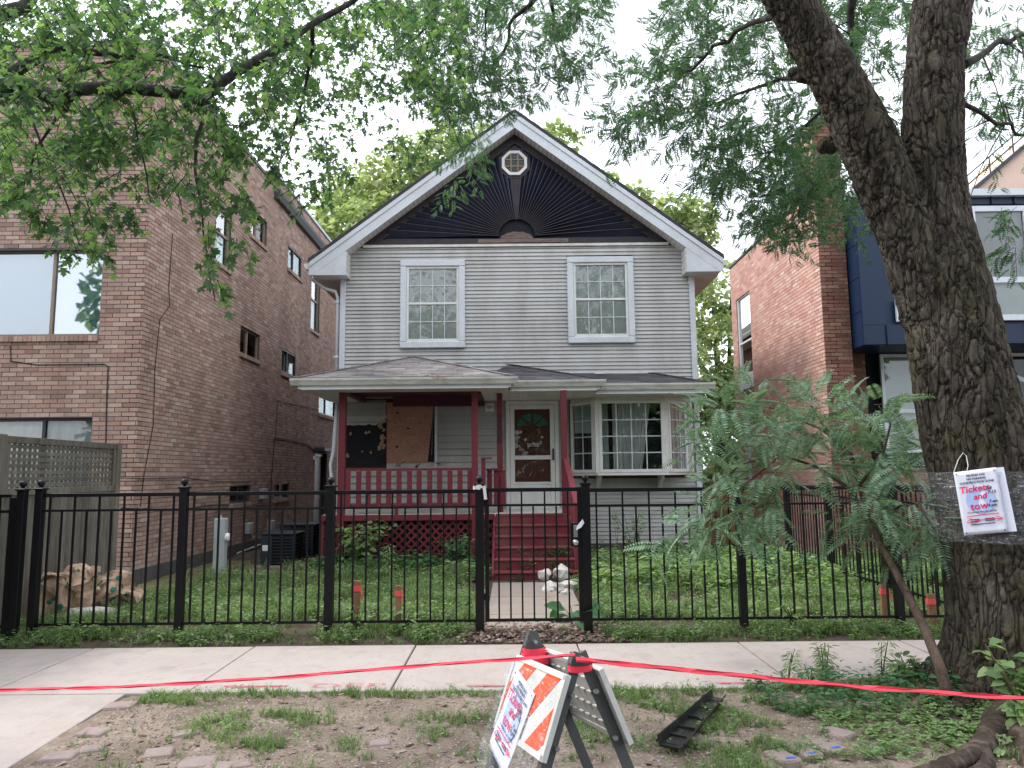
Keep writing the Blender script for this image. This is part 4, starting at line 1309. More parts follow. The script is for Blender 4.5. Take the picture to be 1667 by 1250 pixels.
eave((x2r + 0.005, E3 + 0.1), (x3r, E3 + 0.1), 0.0, 0.0, 0.108)
eave((x3r, E3 + 0.09), (x3r, HY - 0.04), -0.004)
# shingled slopes
def shingles(poly, eave_dir, mat, parent_name='porch_roof', wt=0.30, ex=0.135, budget=None):
    """cover a convex planar polygon (3-D) with overlapping tabs; eave_dir runs along the eave"""
    P0 = Vector(poly[0])
    e = Vector(eave_dir).normalized()
    nrm = (Vector(poly[1]) - P0).cross(Vector(poly[2]) - P0).normalized()
    if nrm.z < 0: nrm = -nrm
    s = nrm.cross(e).normalized()
    if s.z < 0: s = -s
    q = [((Vector(p) - P0).dot(e), (Vector(p) - P0).dot(s)) for p in poly]
    ar = sum(q[i][0] * q[(i + 1) % len(q)][1] - q[(i + 1) % len(q)][0] * q[i][1] for i in range(len(q)))
    if ar < 0: q = q[::-1]
    base = MB().extrude([Vector(p) - nrm * 0.02 for p in poly], nrm * 0.015).build(parent_name, M['roofing'], house)
    umin, umax = min(a for a, b in q), max(a for a, b in q)
    vmax = max(b for a, b in q)
    j = 0
    v = min(b for a, b in q)
    while v < vmax:
        u_ = umin - R.uniform(0, wt)
        while u_ < umax:
            wj = wt * R.uniform(0.75, 1.2)
            rc = [(u_, v), (u_ + wj - 0.006, v), (u_ + wj - 0.006, v + ex + 0.03), (u_, v + ex + 0.03)]
            p = clip_convex(rc, q)
            u_ += wj
            if len(p) < 3 or area2(p) < 0.002: continue
            lift = R.uniform(0.010, 0.018)
            lo = [P0 + e * a + s * b for a, b in p]
            top = [l + nrm * (lift * (1 - (b - v) / (ex + 0.03)) + 0.003) for l, (a, b) in zip(lo, p)]
            bot = [l - nrm * 0.003 for l in lo]
            m = len(p)
            MB().add(bot + top, [tuple(range(m - 1, -1, -1)), tuple(range(m, 2 * m))] + [(i, (i + 1) % m, m + (i + 1) % m, m + i) for i in range(m)]).build('shingle', mat, base)
        v += ex
        j += 1
ap = at(675, 581, HY - 0.03); ap.y = HY - 0.03
AL, AR = Vector((x1l, E1 + 0.04, EZ + 0.02)), Vector((x1r, E1 + 0.04, EZ + 0.02))
shingles([AL, AR, ap], (1, 0, 0), M['shingle'])
shingles([Vector((x1l, HY - 0.03, EZ + 0.02)), AL, ap], (0, -1, 0), M['shingle'], wt=0.4, ex=0.2)
shingles([AR, Vector((x1r, HY - 0.03, EZ + 0.02)), ap], (0, 1, 0), M['shingle_dark'], wt=0.4, ex=0.2)
ap2 = at(829, 594, HY - 0.03); ap2.y = HY - 0.03
B0, B1 = Vector((x1r - 0.55, E2 + 0.04, EZ + 0.015)), Vector((x2r, E2 + 0.04, EZ + 0.015))
shingles([B0, B1, ap2], (1, 0, 0), M['shingle_dark'])
shingles([B1, Vector((x2r, HY - 0.03, EZ + 0.015)), ap2], (0, 1, 0), M['shingle_dark'], wt=0.4, ex=0.2)
t3 = at(1061, 608, HY - 0.03); t3.y = HY - 0.03
t3l = Vector((x2r - 0.8, HY - 0.03, t3.z))
C0, C1 = Vector((x2r - 0.5, E3 + 0.04, EZ + 0.01)), Vector((x3r, E3 + 0.04, EZ + 0.01))
shingles([C0, C1, t3, t3l], (1, 0, 0), M['shingle_dark'])
shingles([C1, Vector((x3r, HY - 0.03, EZ + 0.01)), t3], (0, 1, 0), M['shingle_dark'], wt=0.4, ex=0.2)
for a, b in ((AL, ap), (AR, ap), (B1, ap2), (C1, t3)):      # hip caps
    n = 9
    for k in range(n):
        p, q = a.lerp(b, k / n), a.lerp(b, (k + 1.1) / n)
        MB().bar(p + Vector((0, 0, 0.022)), q + Vector((0, 0, 0.014)), 0.16, 0.012).build('hip_shingle', M['shingle'] if b is ap else M['shingle_dark'], house)
MB().box(t3l.x + 0.9, t3.x, HY - 0.05, HY - 0.02, t3.z, t3.z + 0.035).build('roof_flashing', M['gutter'], house)
# storm debris caught in the gutter
for k in range(7):
    a = Vector((at(705, 612, E1).x + R.uniform(-0.15, 0.15), E1 - 0.0, EZ + 0.01))
    MB().tube([a, a + Vector((R.uniform(-0.1, 0.12), R.uniform(-0.05, 0.03), R.uniform(0.0, 0.07))), a + Vector((R.uniform(-0.12, 0.2), R.uniform(-0.06, 0.02), R.uniform(-0.16, 0.05)))], 0.004, 3).build('dead_twig', M['tan'], house)
# ------------------------------------------------------------------ brick walls
BRW, BRH, MOR = 0.203, 0.0575, 0.0105
PIT = BRH + MOR


def brick_wall(parent, org, udir, ndir, u0, u1, z0, z1, cuts, mat, mortar, singles, top=None, wall_thick=0.25, see=None, wname='wall'):
    """running bond on the plane through org; udir along, ndir outwards; cuts are (u0,u1,z0,z1) openings"""
    org, ud, nd = Vector(org), Vector(udir), Vector(ndir)
    # mortar backing split in strips round the openings
    zs = sorted({z0, z1} | {c[2] for c in cuts if z0 < c[2] < z1} | {c[3] for c in cuts if z0 < c[3] < z1})
    wb = MB()
    for za, zb in zip(zs[:-1], zs[1:]):
        cs = [(c[0], c[1]) for c in cuts if c[2] < (za + zb) / 2 < c[3]]
        for a, b in subtract((u0, u1), cs):
            wb.extrude([org + ud * a + Vector((0, 0, za)), org + ud * b + Vector((0, 0, za)), org + ud * b + Vector((0, 0, zb)), org + ud * a + Vector((0, 0, zb))], -nd * wall_thick)
    wo = wb.build(wname, mortar, parent)
    full, rest = [], []
    row = 0
    z = z0
    while z + BRH <= z1 + 0.001:
        cs = [(c[0], c[1]) for c in cuts if c[2] < z + BRH * 0.5 < c[3]]
        for a, b in subtract((u0, u1), cs):
            off = (row % 2) * (BRW + MOR) / 2
            k = math.floor((a - u0 - off) / (BRW + MOR))
            while True:
                s = u0 + off + k * (BRW + MOR)
                k += 1
                if s >= b: break
                e = min(s + BRW, b)
                s2 = max(s, a)
                if e - s2 < 0.02: continue
                j = R.uniform(-0.0015, 0.0025)
                (full if (e - s2) > BRW - 0.001 else rest).append((s2, e, z, j))
        z += PIT
        row += 1
    if singles:
        sc_ = []
        for i, (s, e, zz, j) in enumerate(full):
            c = org + ud * ((s + e) / 2) + Vector((0, 0, zz))
            X, Yp, d = px(*c)
            vis = 0 < X < 1667 and 0 < Yp < 1250 and (see is None or see(X, Yp))
            sc_.append((0 if vis else 1, d, i))
        pick = {t[2] for t in sorted(sc_)[:singles] if t[0] == 0}
    else:
        pick = set()
    rm = Matrix((ud, nd, Vector((0, 0, 1)))).transposed().to_4x4()
    bm_ = MB().box(0, BRW, -0.01, 0.0065, 0, BRH)
    me = bm_.mesh('brick', mat)
    others = list(rest)
    for i, t in enumerate(full):
        if i in pick:
            p = org + ud * t[0] + nd * t[3] + Vector((0, 0, t[2]))
            mt = rm.copy(); mt.translation = p
            o = piece('brick', me, wo, mt)
        else:
            others.append(t)
    A = np.array(others)
    o3, u3, n3 = np.array(org), np.array(ud), np.array(nd)
    cor = []
    for (su, sn, sz) in ((0, 0, 0), (1, 0, 0), (1, 1, 0), (0, 1, 0), (0, 0, 1), (1, 0, 1), (1, 1, 1), (0, 1, 1)):
        u_ = A[:, 0] if su == 0 else A[:, 1]
        nn = np.full(len(A), -0.01) if sn == 0 else 0.0065 + A[:, 3]
        zz = A[:, 2] + (BRH if sz else 0)
        cor.append(o3 + u_[:, None] * u3 + nn[:, None] * n3 + np.stack([zz * 0, zz * 0, zz], 1))
    V = np.stack(cor, 1).reshape(-1, 3)
    # outer, two ends, top, bottom
    T = np.array([(3, 2, 6, 7), (0, 3, 7, 4), (2, 1, 5, 6), (7, 6, 5, 4), (0, 1, 2, 3)])
    if ud.cross(nd).z < 0: T = T[:, ::-1]
    F = (T[None] + (np.arange(len(A)) * 8)[:, None, None]).reshape(-1, 4)
    np_mesh('brickwork', V, F, mat, wo, kind='stuff')
    return wo


def px_u(xp, X):
    """depth at which the plane x = X is seen at picture column xp"""
    Y = 1200.0 * X / (xp - 833.5)
    for _ in range(6):
        p, _y, _d = px(X, Y, 4.0)
        Y *= (p - 833.5) / (xp - 833.5)
    return Y


# ---- left brick building
LX, LY = -5.55, 10.9
lb = thing('brick_building', (LX - 3, LY + 7, 0), 'brown brick apartment building with bronze framed front windows, beside wooden fence', 'building')
LTOP = 8.35
uw = (at(-90, 480, LY).x, at(165, 480, LY).x, at(80, 547, LY).z, at(80, 404, LY).z)
lw = (at(-90, 700, LY).x, at(150, 700, LY).x, 1.25, at(100, 680, LY).z)
cutsF = [(uw[0] - LX, uw[1] - LX, uw[2], uw[3]), (lw[0] - LX, lw[1] - LX, lw[2], lw[3])]
brick_wall(lb, (LX, LY, 0), (1, 0, 0), (0, -1, 0), -4.4, 0.0, 0.25, LTOP, cutsF, M['brick_l'], M['mortar_l'], 260, see=lambda x, y: (y > 330 and y < 700) or (y > 200 and 140 < x))
sw_ = []   # side windows: (Y0, Y1, z0, z1, kind)
def sidew(xa, xb, ztop, zbot, kind):
    sw_.append((px_u(xa, LX), px_u(xb, LX), zbot, ztop, kind))
sidew(343, 369, 6.75, 5.62, 'tall'); sidew(400, 427, 7.33, 6.72, 'slide'); sidew(462.5, 486, 7.33, 6.72, 'dark')
sidew(503, 517, 7.25, 5.62, 'tall'); sidew(389.5, 421, 4.66, 4.10, 'slide'); sidew(457, 480.6, 4.66, 4.07, 'dark')
sidew(519, 546, 3.92, 3.35, 'dark'); sidew(381.5, 414, 1.42, 1.06, 'base'); sidew(451, 475, 1.42, 1.06, 'base'); sidew(515, 534, 2.25, 0.1, 'door')
cutsS = [(a - LY, b - LY, c, d) for a, b, c, d, k in sw_]
brick_wall(lb, (LX, LY, 0), (0, 1, 0), (1, 0, 0), 0.0, 15.0, 0.25, LTOP, cutsS, M['brick_l'], M['mortar_l'], 40, see=lambda x, y: 430 < y < 790 and x < 330, wname='side_wall')
MB().box(LX - 4.4, LX - 0.26, LY + 0.26, LY + 15, 0, LTOP - 0.02).build('inner_core', M['dark_room'], lb)
MB().box(LX - 4.4, LX + 0.04, LY - 0.04, LY + 0.24, 0, 0.25).build('foundation', M['plinth'], lb)
MB().box(LX - 0.24, LX + 0.05, LY + 0.245, LY + 15, 0, 0.25).build('foundation', M['plinth'], lb)
MB().box(LX - 4.4, LX + 0.03, LY - 0.03, LY + 15, LTOP, LTOP + 0.08).build('coping', M['dark_gutter'], lb)
ga, gb_ = px_u(437, LX), px_u(545, LX)
MB().extrude([(LX + 0.012, ga, 8.28), (LX + 0.16, ga, 8.28), (LX + 0.16, ga, 8.2), (LX + 0.10, ga, 8.08), (LX + 0.012, ga, 8.05)], (0, gb_ - ga, 0)).build('gutter', M['dark_gutter'], lb)
# set-back upper wall with pale coping at the rear
rear = brick_wall(lb, (LX - 0.45, 18.0, 0), (0, 1, 0), (1, 0, 0), 0.0, 9.0, LTOP + 0.08, 9.25, [], M['brick_l'], M['mortar_l'], 0, wname='upper_wall')
MB().box(LX - 0.75, LX - 0.40, 18.0, 27, 9.26, 9.34).build('coping', M['alu'], lb)


def sill_bricks(par, org, ud, nd, u0, u1, z):
    org, ud, nd = Vector(org), Vector(ud), Vector(nd)
    n = max(3, int((u1 - u0) / 0.068))
    for k in range(n):
        a, b = u0 + (u1 - u0) * k / n + 0.003, u0 + (u1 - u0) * (k + 1) / n - 0.003
        o = [org + ud * a + nd * -0.02, org + ud * b + nd * -0.02, org + ud * b + nd * 0.045, org + ud * a + nd * 0.045]
        MB().extrude([q + Vector((0, 0, z - 0.085)) for q in o], (0, 0, 0.08)).build('brick', M['brick_l'], par)


def framed(name, par, org, ud, nd, u0, u1, z0, z1, bars_u, bars_z, fmat, gmat, backmats, fw_=0.05, inset=0.09, back=0.05, panes=True, meeting=0.045):
    """a window of frame bars, panes between them and a blind behind; bars at fractions"""
    org, ud, nd = Vector(org), Vector(ud), Vector(nd)
    def bx_(a, b, c, d, n0, n1):
        return [org + ud * a + nd * n0 + Vector((0, 0, c)), org + ud * b + nd * n0 + Vector((0, 0, c)), org + ud * b + nd * n0 + Vector((0, 0, d)), org + ud * a + nd * n0 + Vector((0, 0, d))], nd * (n1 - n0)
    root = MB().extrude(*bx_(u0, u1, z0, z1, -inset - back - 0.03, -inset - back - 0.02)).build(name, M['dark_room'], par)
    for q in ((u0, u0 + fw_, z0, z1), (u1 - fw_, u1, z0, z1), (u0 + fw_, u1 - fw_, z1 - fw_, z1), (u0 + fw_, u1 - fw_, z0, z0 + fw_)):
        MB().extrude(*bx_(*q, -inset - 0.02, -inset + 0.03)).build('frame', fmat, root, bevel=0.003)
    us = [u0 + fw_] + [u0 + (u1 - u0) * t for t in bars_u] + [u1 - fw_]
    zs = [z0 + fw_] + [z0 + (z1 - z0) * t for t in bars_z] + [z1 - fw_]
    for t in us[1:-1]:
        MB().extrude(*bx_(t - meeting / 2, t + meeting / 2, z0 + fw_, z1 - fw_, -inset - 0.018, -inset + 0.028)).build('mullion', fmat, root)
    for t in zs[1:-1]:
        MB().extrude(*bx_(u0 + fw_, u1 - fw_, t - meeting / 2, t + meeting / 2, -inset - 0.016, -inset + 0.026)).build('rail', fmat, root)
    i = 0
    for a, b in zip(us[:-1], us[1:]):
        for c, d in zip(zs[:-1], zs[1:]):
            gm = gmat[i % len(gmat)]
            MB().extrude(*bx_(a, b, c, d, -inset - 0.004, -inset - 0.001)).build('pane', gm, root)
            bm2 = backmats[i % len(backmats)]
            if bm2 is not None:
                MB().extrude(*bx_(a, b, c, d, -inset - back - 0.012, -inset - back - 0.008)).build('blind', bm2, root)
            i += 1
    return root


FO = (LX, LY, 0)
framed('window', lb, FO, (1, 0, 0), (0, -1, 0), uw[0] - LX, uw[1] - LX, uw[2], uw[3], [1 - (165 - 81) / 255.0], [], M['bronze'], [M['glass_half'], M['glass_sky']], [M['blind_white'], M['blind_white']], 0.045, 0.10)
MB().box(uw[0], uw[1], LY - 0.004, LY + 0.09, uw[3] - 0.03, uw[3] + 0.012).build('lintel', M['dark_gutter'], lb)
framed('window', lb, FO, (1, 0, 0), (0, -1, 0), lw[0] - LX, lw[1] - LX, lw[2], lw[3], [1 - (150 - 66) / 240.0], [], M['dark_frame'], [M['glass'], M['glass']], [M['curtain'], M['curtain_pale']], 0.04, 0.10)
sill_bricks(lb, FO, (1, 0, 0), (0, -1, 0), uw[0] - LX, uw[1] - LX, uw[2])
for a, b, c, d, k in sw_:
    a, b = a - LY, b - LY
    if k == 'tall':
        framed('window', lb, FO, (0, 1, 0), (1, 0, 0), a, b, c, d, [], [0.55], M['bronze'], [M['glass_dim'], M['glass_sky']], [M['curtain'], M['curtain_pale']], 0.05, 0.07)
    elif k == 'slide':
        framed('window', lb, FO, (0, 1, 0), (1, 0, 0), a, b, c, d, [0.45], [], M['bronze'], [M['glass_sky'], M['glass']], [M['curtain_pale'], M['curtain_pale']], 0.04, 0.07)
    elif k == 'dark':
        framed('window', lb, FO, (0, 1, 0), (1, 0, 0), a, b, c, d, [0.4], [], M['dark_frame'], [M['glass_dim'], M['glass_dim']], [M['dark_room'], M['teal_glass']], 0.05, 0.03)
    elif k == 'base':
        framed('window', lb, FO, (0, 1, 0), (1, 0, 0), a, b, c, d, [0.5], [], M['dark_frame'], [M['glass_dim']], [None], 0.04, 0.08)
    else:
        dr = framed('side_door', lb, FO, (0, 1, 0), (1, 0, 0), a, b, c, d, [], [0.4], M['dark_frame'], [M['dark_frame']], [None], 0.12, 0.12)
        MB().box(LX + 0.0, LX + 0.3, a + LY - 0.12, b + LY + 0.1, d + 0.02, d + 0.12).build('door_hood', M['dark_gutter'], lb)
        MB().box(LX + 0.012, LX + 0.10, a + LY - 0.24, a + LY - 0.14, d - 0.22, d - 0.12).build('wall_light', M['cloth_white'], lb)
    if k != 'door':
        sill_bricks(lb, FO, (0, 1, 0), (1, 0, 0), a - 0.03, b + 0.03, c)


def wall_cable(pts, r_=0.006):
    out = []
    for x, y in pts:
        Yq = px_u(x, LX)
        out.append((LX + 0.02, Yq, at(x, y, Yq).z))
    MB().tube(out, r_, 5).build('cable', M['cable'], lb)


wall_cable([(272, 380), (270, 470), (273, 498), (258, 520), (254, 600), (256, 690), (245, 775), (242, 825)])
wall_cable([(206, 778), (250, 779), (310, 777), (350, 783), (420, 784)])
wall_cable([(212, 827), (300, 830), (350, 822), (420, 822), (443, 822), (445, 850)], 0.009)
wall_cable([(444, 850), (446, 770), (449, 712), (470, 716), (500, 722), (515, 735)], 0.009)
wall_cable([(450, 711), (452, 652), (500, 662), (518, 668)], 0.006)
MB().tube([at(17, 563, LY - 0.012), at(18, 588, LY - 0.012), at(60, 594, LY - 0.012), at(170, 593, LY - 0.012), at(176, 596, LY - 0.012), at(174, 640, LY - 0.012), at(172, 730, LY - 0.012)], 0.009, 5).build('cable', M['cable'], lb)
for (xa, ya, xb, yb) in ((405, 851, 413, 869), (439.5, 847, 447.5, 865), (426, 795, 434, 812)):
    Yq = px_u((xa + xb) / 2, LX)
    z1, z0 = at(xa, ya, Yq).z, at(xa, yb, Yq).z
    MB().box(LX + 0.01, LX + 0.12, Yq - 0.1, Yq + 0.12, z0, z1).build('meter_box', M['grey_metal'], lb, bevel=0.01)
MB().tube([(LX + 0.06, px_u(409, LX), 0.6), (LX + 0.10, px_u(412, LX), 0.35), (LX + 0.3, px_u(424, LX), 0.2), (LX + 0.7, 13.2, 0.25)], 0.014, 6).build('conduit', M['grey_metal'], lb)

# ---- right brick building with navy bay
RX, RYF = 5.55, 12.9
rb_ = thing('brick_building', (RX + 3, RYF + 4, 0), 'salmon brick building with chimney and navy metal bay, behind the big tree', 'building')
RTOP = 6.68
REND = px_u(1196, RX)
rw = [(px_u(1226, RX), px_u(1204, RX), at(1215, 612, px_u(1215, RX)).z, at(1204, 487, px_u(1204, RX)).z), (px_u(1226, RX), px_u(1209, RX), 0.7, at(1212, 634, px_u(1212, RX)).z)]
cR = [(a - RYF, b - RYF, c, d) for a, b, c, d in rw]
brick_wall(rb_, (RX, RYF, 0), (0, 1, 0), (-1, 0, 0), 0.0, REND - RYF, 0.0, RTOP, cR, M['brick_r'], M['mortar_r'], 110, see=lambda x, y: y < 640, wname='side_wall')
MB().box(RX + 0.26, RX + 9, RYF + 0.7, REND, 0, RTOP - 0.1).build('inner_core', M['dark_room'], rb_)
MB().box(RX - 0.03, RX + 0.3, RYF + 1.0, REND + 0.03, RTOP + 0.005, RTOP + 0.06).build('coping', M['dark_gutter'], rb_)
for (a, b, c, d) in rw:
    framed('window', rb_, (RX, RYF, 0), (0, 1, 0), (-1, 0, 0), a - RYF, b - RYF, c, d, [], [0.42], M['alu'], [M['glass']], [M['curtain_pale'], M['curtain']], 0.07, 0.05)
MB().box(RX - 0.02, RX + 0.05, rw[0][0] - 0.02, rw[0][1] + 0.02, rw[1][3], rw[0][2] - 0.01).build('spandrel', M['alu'], rb_)
# chimney pier at the front corner
PW = 0.48
CT = 8.05
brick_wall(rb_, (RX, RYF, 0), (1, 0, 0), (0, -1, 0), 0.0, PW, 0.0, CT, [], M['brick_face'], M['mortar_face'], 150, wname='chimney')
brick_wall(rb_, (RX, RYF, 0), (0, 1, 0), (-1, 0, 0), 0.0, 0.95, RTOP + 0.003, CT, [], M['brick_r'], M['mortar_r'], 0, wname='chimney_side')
MB().box(RX + 0.02, RX + PW - 0.02, RYF + 0.25, RYF + 0.94, RTOP - 0.1, CT - 0.01).build('chimney_core', M['mortar_face'], rb_)
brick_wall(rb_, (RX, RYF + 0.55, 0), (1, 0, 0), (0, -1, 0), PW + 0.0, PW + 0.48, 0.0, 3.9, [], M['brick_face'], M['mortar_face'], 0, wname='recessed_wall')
# navy box: cheeks, front sheets with standing seams, soffit
NY = 12.48
NX0 = RX + PW + 0.03
nz0, nz1 = at(1470, 560, NY).z, at(1420, 322, NY).z
navy = MB().box(NX0, NX0 + 6.0, NY + 0.05, RYF + 0.9, nz0, nz1).build('navy_bay', M['navy'], rb_)
wn = (at(1583, 430, NY).x, at(1583, 430, NY).x + 1.5, at(1620, 522, NY).z, at(1620, 336, NY).z)
wn0 = (at(1458, 510, NY).x, at(1458, 510, NY).x + 0.9, at(1462, 524, NY).z, at(1462, 488, NY).z)
x = NX0
k = 0
while x < NX0 + 5.9:
    xe = x + 0.40
    for (za, zb) in ((nz0, wn[2] - 0.05), (wn[2] - 0.05, wn[3] + 0.05), (wn[3] + 0.05, nz1)):
        mid = (x + xe) / 2
        if za > nz0 and zb < nz1 and (wn[0] - 0.06 < mid < wn[1] + 0.06 or wn0[0] < mid < wn0[1]): continue
        MB().box(x + 0.004, xe - 0.004, NY + 0.02, NY + 0.05, za + 0.003, zb - 0.003).build('metal_sheet', M['navy'], navy)
    MB().box(xe - 0.008, xe + 0.008, NY - 0.012, NY + 0.05, nz0, wn[2] - 0.05).build('seam', M['navy'], navy)
    MB().box(xe - 0.008, xe + 0.008, NY - 0.012, NY + 0.05, wn[3] + 0.05, nz1).build('seam', M['navy'], navy)
    x = xe
    k += 1
for z in np.arange(nz0 + 0.6, nz1, 0.6):
    MB().box(NX0 - 0.008, NX0, NY + 0.03, RYF + 0.1, z - 0.006, z + 0.006).build('seam', M['navy'], navy)
MB().box(NX0 - 0.06, NX0 + 6, NY - 0.08, RYF + 0.9, nz1, nz1 + 0.12).build('parapet_cap', M['alu'], rb_)
framed('window', rb_, (0, NY, 0), (1, 0, 0), (0, -1, 0), wn[0], wn[1], wn[2], wn[3], [0.66], [0.35], M['alu'], [M['glass']], [M['shade_pale'], M['shade']], 0.10, -0.01, meeting=0.10)
framed('window', rb_, (0, NY, 0), (1, 0, 0), (0, -1, 0), wn0[0], wn0[1], wn0[2], wn0[3], [], [], M['alu'], [M['glass']], [M['shade_pale'], M['shade']], 0.05, -0.01)
# ground floor glazing, set back
GY = RYF + 0.55
gw = (at(1437, 650, GY).x, at(1437, 650, GY).x + 1.35, at(1470, 737, GY).z, nz0 - 0.02)
framed('window', rb_, (0, GY, 0), (1, 0, 0), (0, -1, 0), gw[0], gw[1], gw[2], gw[3], [0.62], [0.42], M['alu'], [M['glass']], [M['shade_pale'], M['shade_pale']], 0.06, 0.02, meeting=0.07)
MB().box(gw[0], gw[1] + 0.4, GY - 0.03, GY + 0.1, gw[2] - 0.25, gw[2]).build('spandrel', M['navy'], rb_)
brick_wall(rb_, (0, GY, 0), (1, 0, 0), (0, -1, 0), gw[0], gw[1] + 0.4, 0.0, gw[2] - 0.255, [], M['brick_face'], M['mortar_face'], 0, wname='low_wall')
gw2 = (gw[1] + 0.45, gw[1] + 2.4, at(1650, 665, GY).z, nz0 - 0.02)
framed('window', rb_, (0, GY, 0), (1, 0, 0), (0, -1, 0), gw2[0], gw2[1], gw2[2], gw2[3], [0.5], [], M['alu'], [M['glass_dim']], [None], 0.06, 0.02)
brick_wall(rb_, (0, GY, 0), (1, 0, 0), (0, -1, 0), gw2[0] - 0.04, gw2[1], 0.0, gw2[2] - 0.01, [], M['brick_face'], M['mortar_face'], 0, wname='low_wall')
MB().bar((gw2[0] + 0.1, GY + 0.04, gw2[3] - 0.2), (gw2[0] + 0.9, GY + 0.04, gw2[2] + 0.5), 0.05, 0.08).build('stair_stringer', M['alu'], rb_)
# rooftop stair bulkhead and its railing
pa_, pb2 = at(1590, 305, 15.5), at(1670, 235, 15.5)
sl = (pb2.z - pa_.z) / (pb2.x - pa_.x)
MB().extrude([(pa_.x, 15.5, 5.5), (pa_.x + 3.2, 15.5, 5.5), (pa_.x + 3.2, 15.5, pa_.z + sl * 2.2), (pa_.x + 2.2, 15.5, pa_.z + sl * 2.2), (pa_.x, 15.5, pa_.z)], (0, 2.2, 0)).build('roof_bulkhead', M['peach'], rb_)
MB().bar((pa_.x - 0.1, 15.46, pa_.z - 0.06), (pa_.x + 2.25, 15.46, pa_.z + sl * 2.2 + 0.02), 0.12, 0.08).build('bulkhead_coping', M['dark_gutter'], rb_)
for dz in (0.22, 0.42):
    MB().bar((pa_.x - 0.3, 15.5, pa_.z + dz - 0.25), (pa_.x + 2.2, 15.5, pa_.z + sl * 2.2 + dz), 0.03, 0.03).build('roof_rail', M['dark_gutter'], rb_)
for t in (0.15, 0.4, 0.65, 0.9):
    xx = pa_.x + 2.2 * t
    MB().box(xx - 0.012, xx + 0.012, 15.49, 15.51, pa_.z + sl * 2.2 * t - 0.05, pa_.z + sl * 2.2 * t + 0.42).build('roof_rail_post', M['dark_gutter'], rb_)

# ------------------------------------------------------------------ iron fence and gate
FY = 7.55
RZ = at(790, 798, FY).z            # top rail
MZ = at(660, 826, FY).z            # second rail
BZ = 0.15
PKT = [None]
pick_long = MB().box(-0.0085, 0.0085, -0.0085, 0.0085, BZ - 0.012, RZ).mesh('picket', M['iron'])
pick_short = MB().box(-0.0085, 0.0085, -0.0085, 0.0085, BZ - 0.012, MZ).mesh('picket', M['iron'])


def fence_post(par, x, y, h, w_=0.075):
    p = MB().box(x - w_ / 2, x + w_ / 2, y - w_ / 2, y + w_ / 2, -0.05, h).build('post', M['iron'], par, bevel=0.003)
    MB().box(x - w_ / 2 - 0.012, x + w_ / 2 + 0.012, y - w_ / 2 - 0.012, y + w_ / 2 + 0.012, h, h + 0.022).build('post_cap', M['iron'], p, bevel=0.004)
    MB().lathe((x, y, h + 0.022), [(0.018, 0), (0.014, 0.012), (0.03, 0.028), (0.036, 0.048), (0.03, 0.068), (0.012, 0.08)], 12).build('ball_finial', M['iron'], p, smooth=True)


def fence_panel(par, x0, x1, y, n):
    MB().box(x0, x1, y - 0.014, y + 0.014, RZ - 0.028, RZ + 0.010).build('top_rail', M['iron'], par, bevel=0.002)
    MB().box(x0, x1, y - 0.012, y + 0.012, MZ - 0.010, MZ + 0.012).build('mid_rail', M['iron'], par)
    MB().box(x0, x1, y - 0.012, y + 0.012, BZ - 0.012, BZ + 0.012).build('bottom_rail', M['iron'], par)
    for k in range(n):
        x = x0 + (x1 - x0) * (k + 0.5) / n
        piece('picket', pick_long if k % 2 == 0 else pick_short, par, loc=(x, y, 0))


def fx(p): return at(p[0], p[1], FY).x
PXS = [fx((60, 900)), fx((296, 900)), fx((537, 900)), fx((781, 900)), fx((955, 900)), fx((1206, 900)), fx((1458, 900)), fx((1458, 900)) + 1.58, fx((1458, 900)) + 3.16]
lf = thing('iron_fence', ((PXS[0] + PXS[3]) / 2, FY, 0), 'black iron picket fence with ball finials running from wooden fence to gate', 'fence')
for k in range(4):
    fence_post(lf, PXS[k], FY, RZ + 0.045, 0.085 if k in (2, 3) else 0.075)
for k in range(3):
    fence_panel(lf, PXS[k] + 0.04, PXS[k + 1] - 0.04, FY, 11)
rfn = thing('iron_fence', ((PXS[4] + PXS[7]) / 2, FY, 0), 'black iron picket fence behind the small feathery tree, from gate to big trunk', 'fence')
for k in range(4, 9):
    fence_post(rfn, PXS[k], FY, RZ + 0.045, 0.085 if k == 4 else 0.075)
for k in range(4, 8):
    fence_panel(rfn, PXS[k] + 0.04, PXS[k + 1] - 0.04, FY, 11)
nfn = thing('iron_fence', (PXS[0] - 1.0, FY, 0), 'black iron picket fence ending in a post close beside the wooden fence', 'fence')
xo = fx((37, 900))
fence_post(nfn, xo, FY - 0.06, RZ + 0.04)
MB().box(xo - 0.115, xo - 0.045, FY - 0.08, FY - 0.04, 0.05, RZ - 0.03).build('gate_stile', M['iron'], nfn)
for k in range(12):
    piece('picket', pick_long, nfn, loc=(xo - 0.22 - 0.125 * k, FY - 0.06, 0))
for z in (RZ - 0.01, MZ, BZ):
    MB().box(xo - 1.8, xo - 0.115, FY - 0.074, FY - 0.046, z - 0.014, z + 0.014).build('rail', M['iron'], nfn)
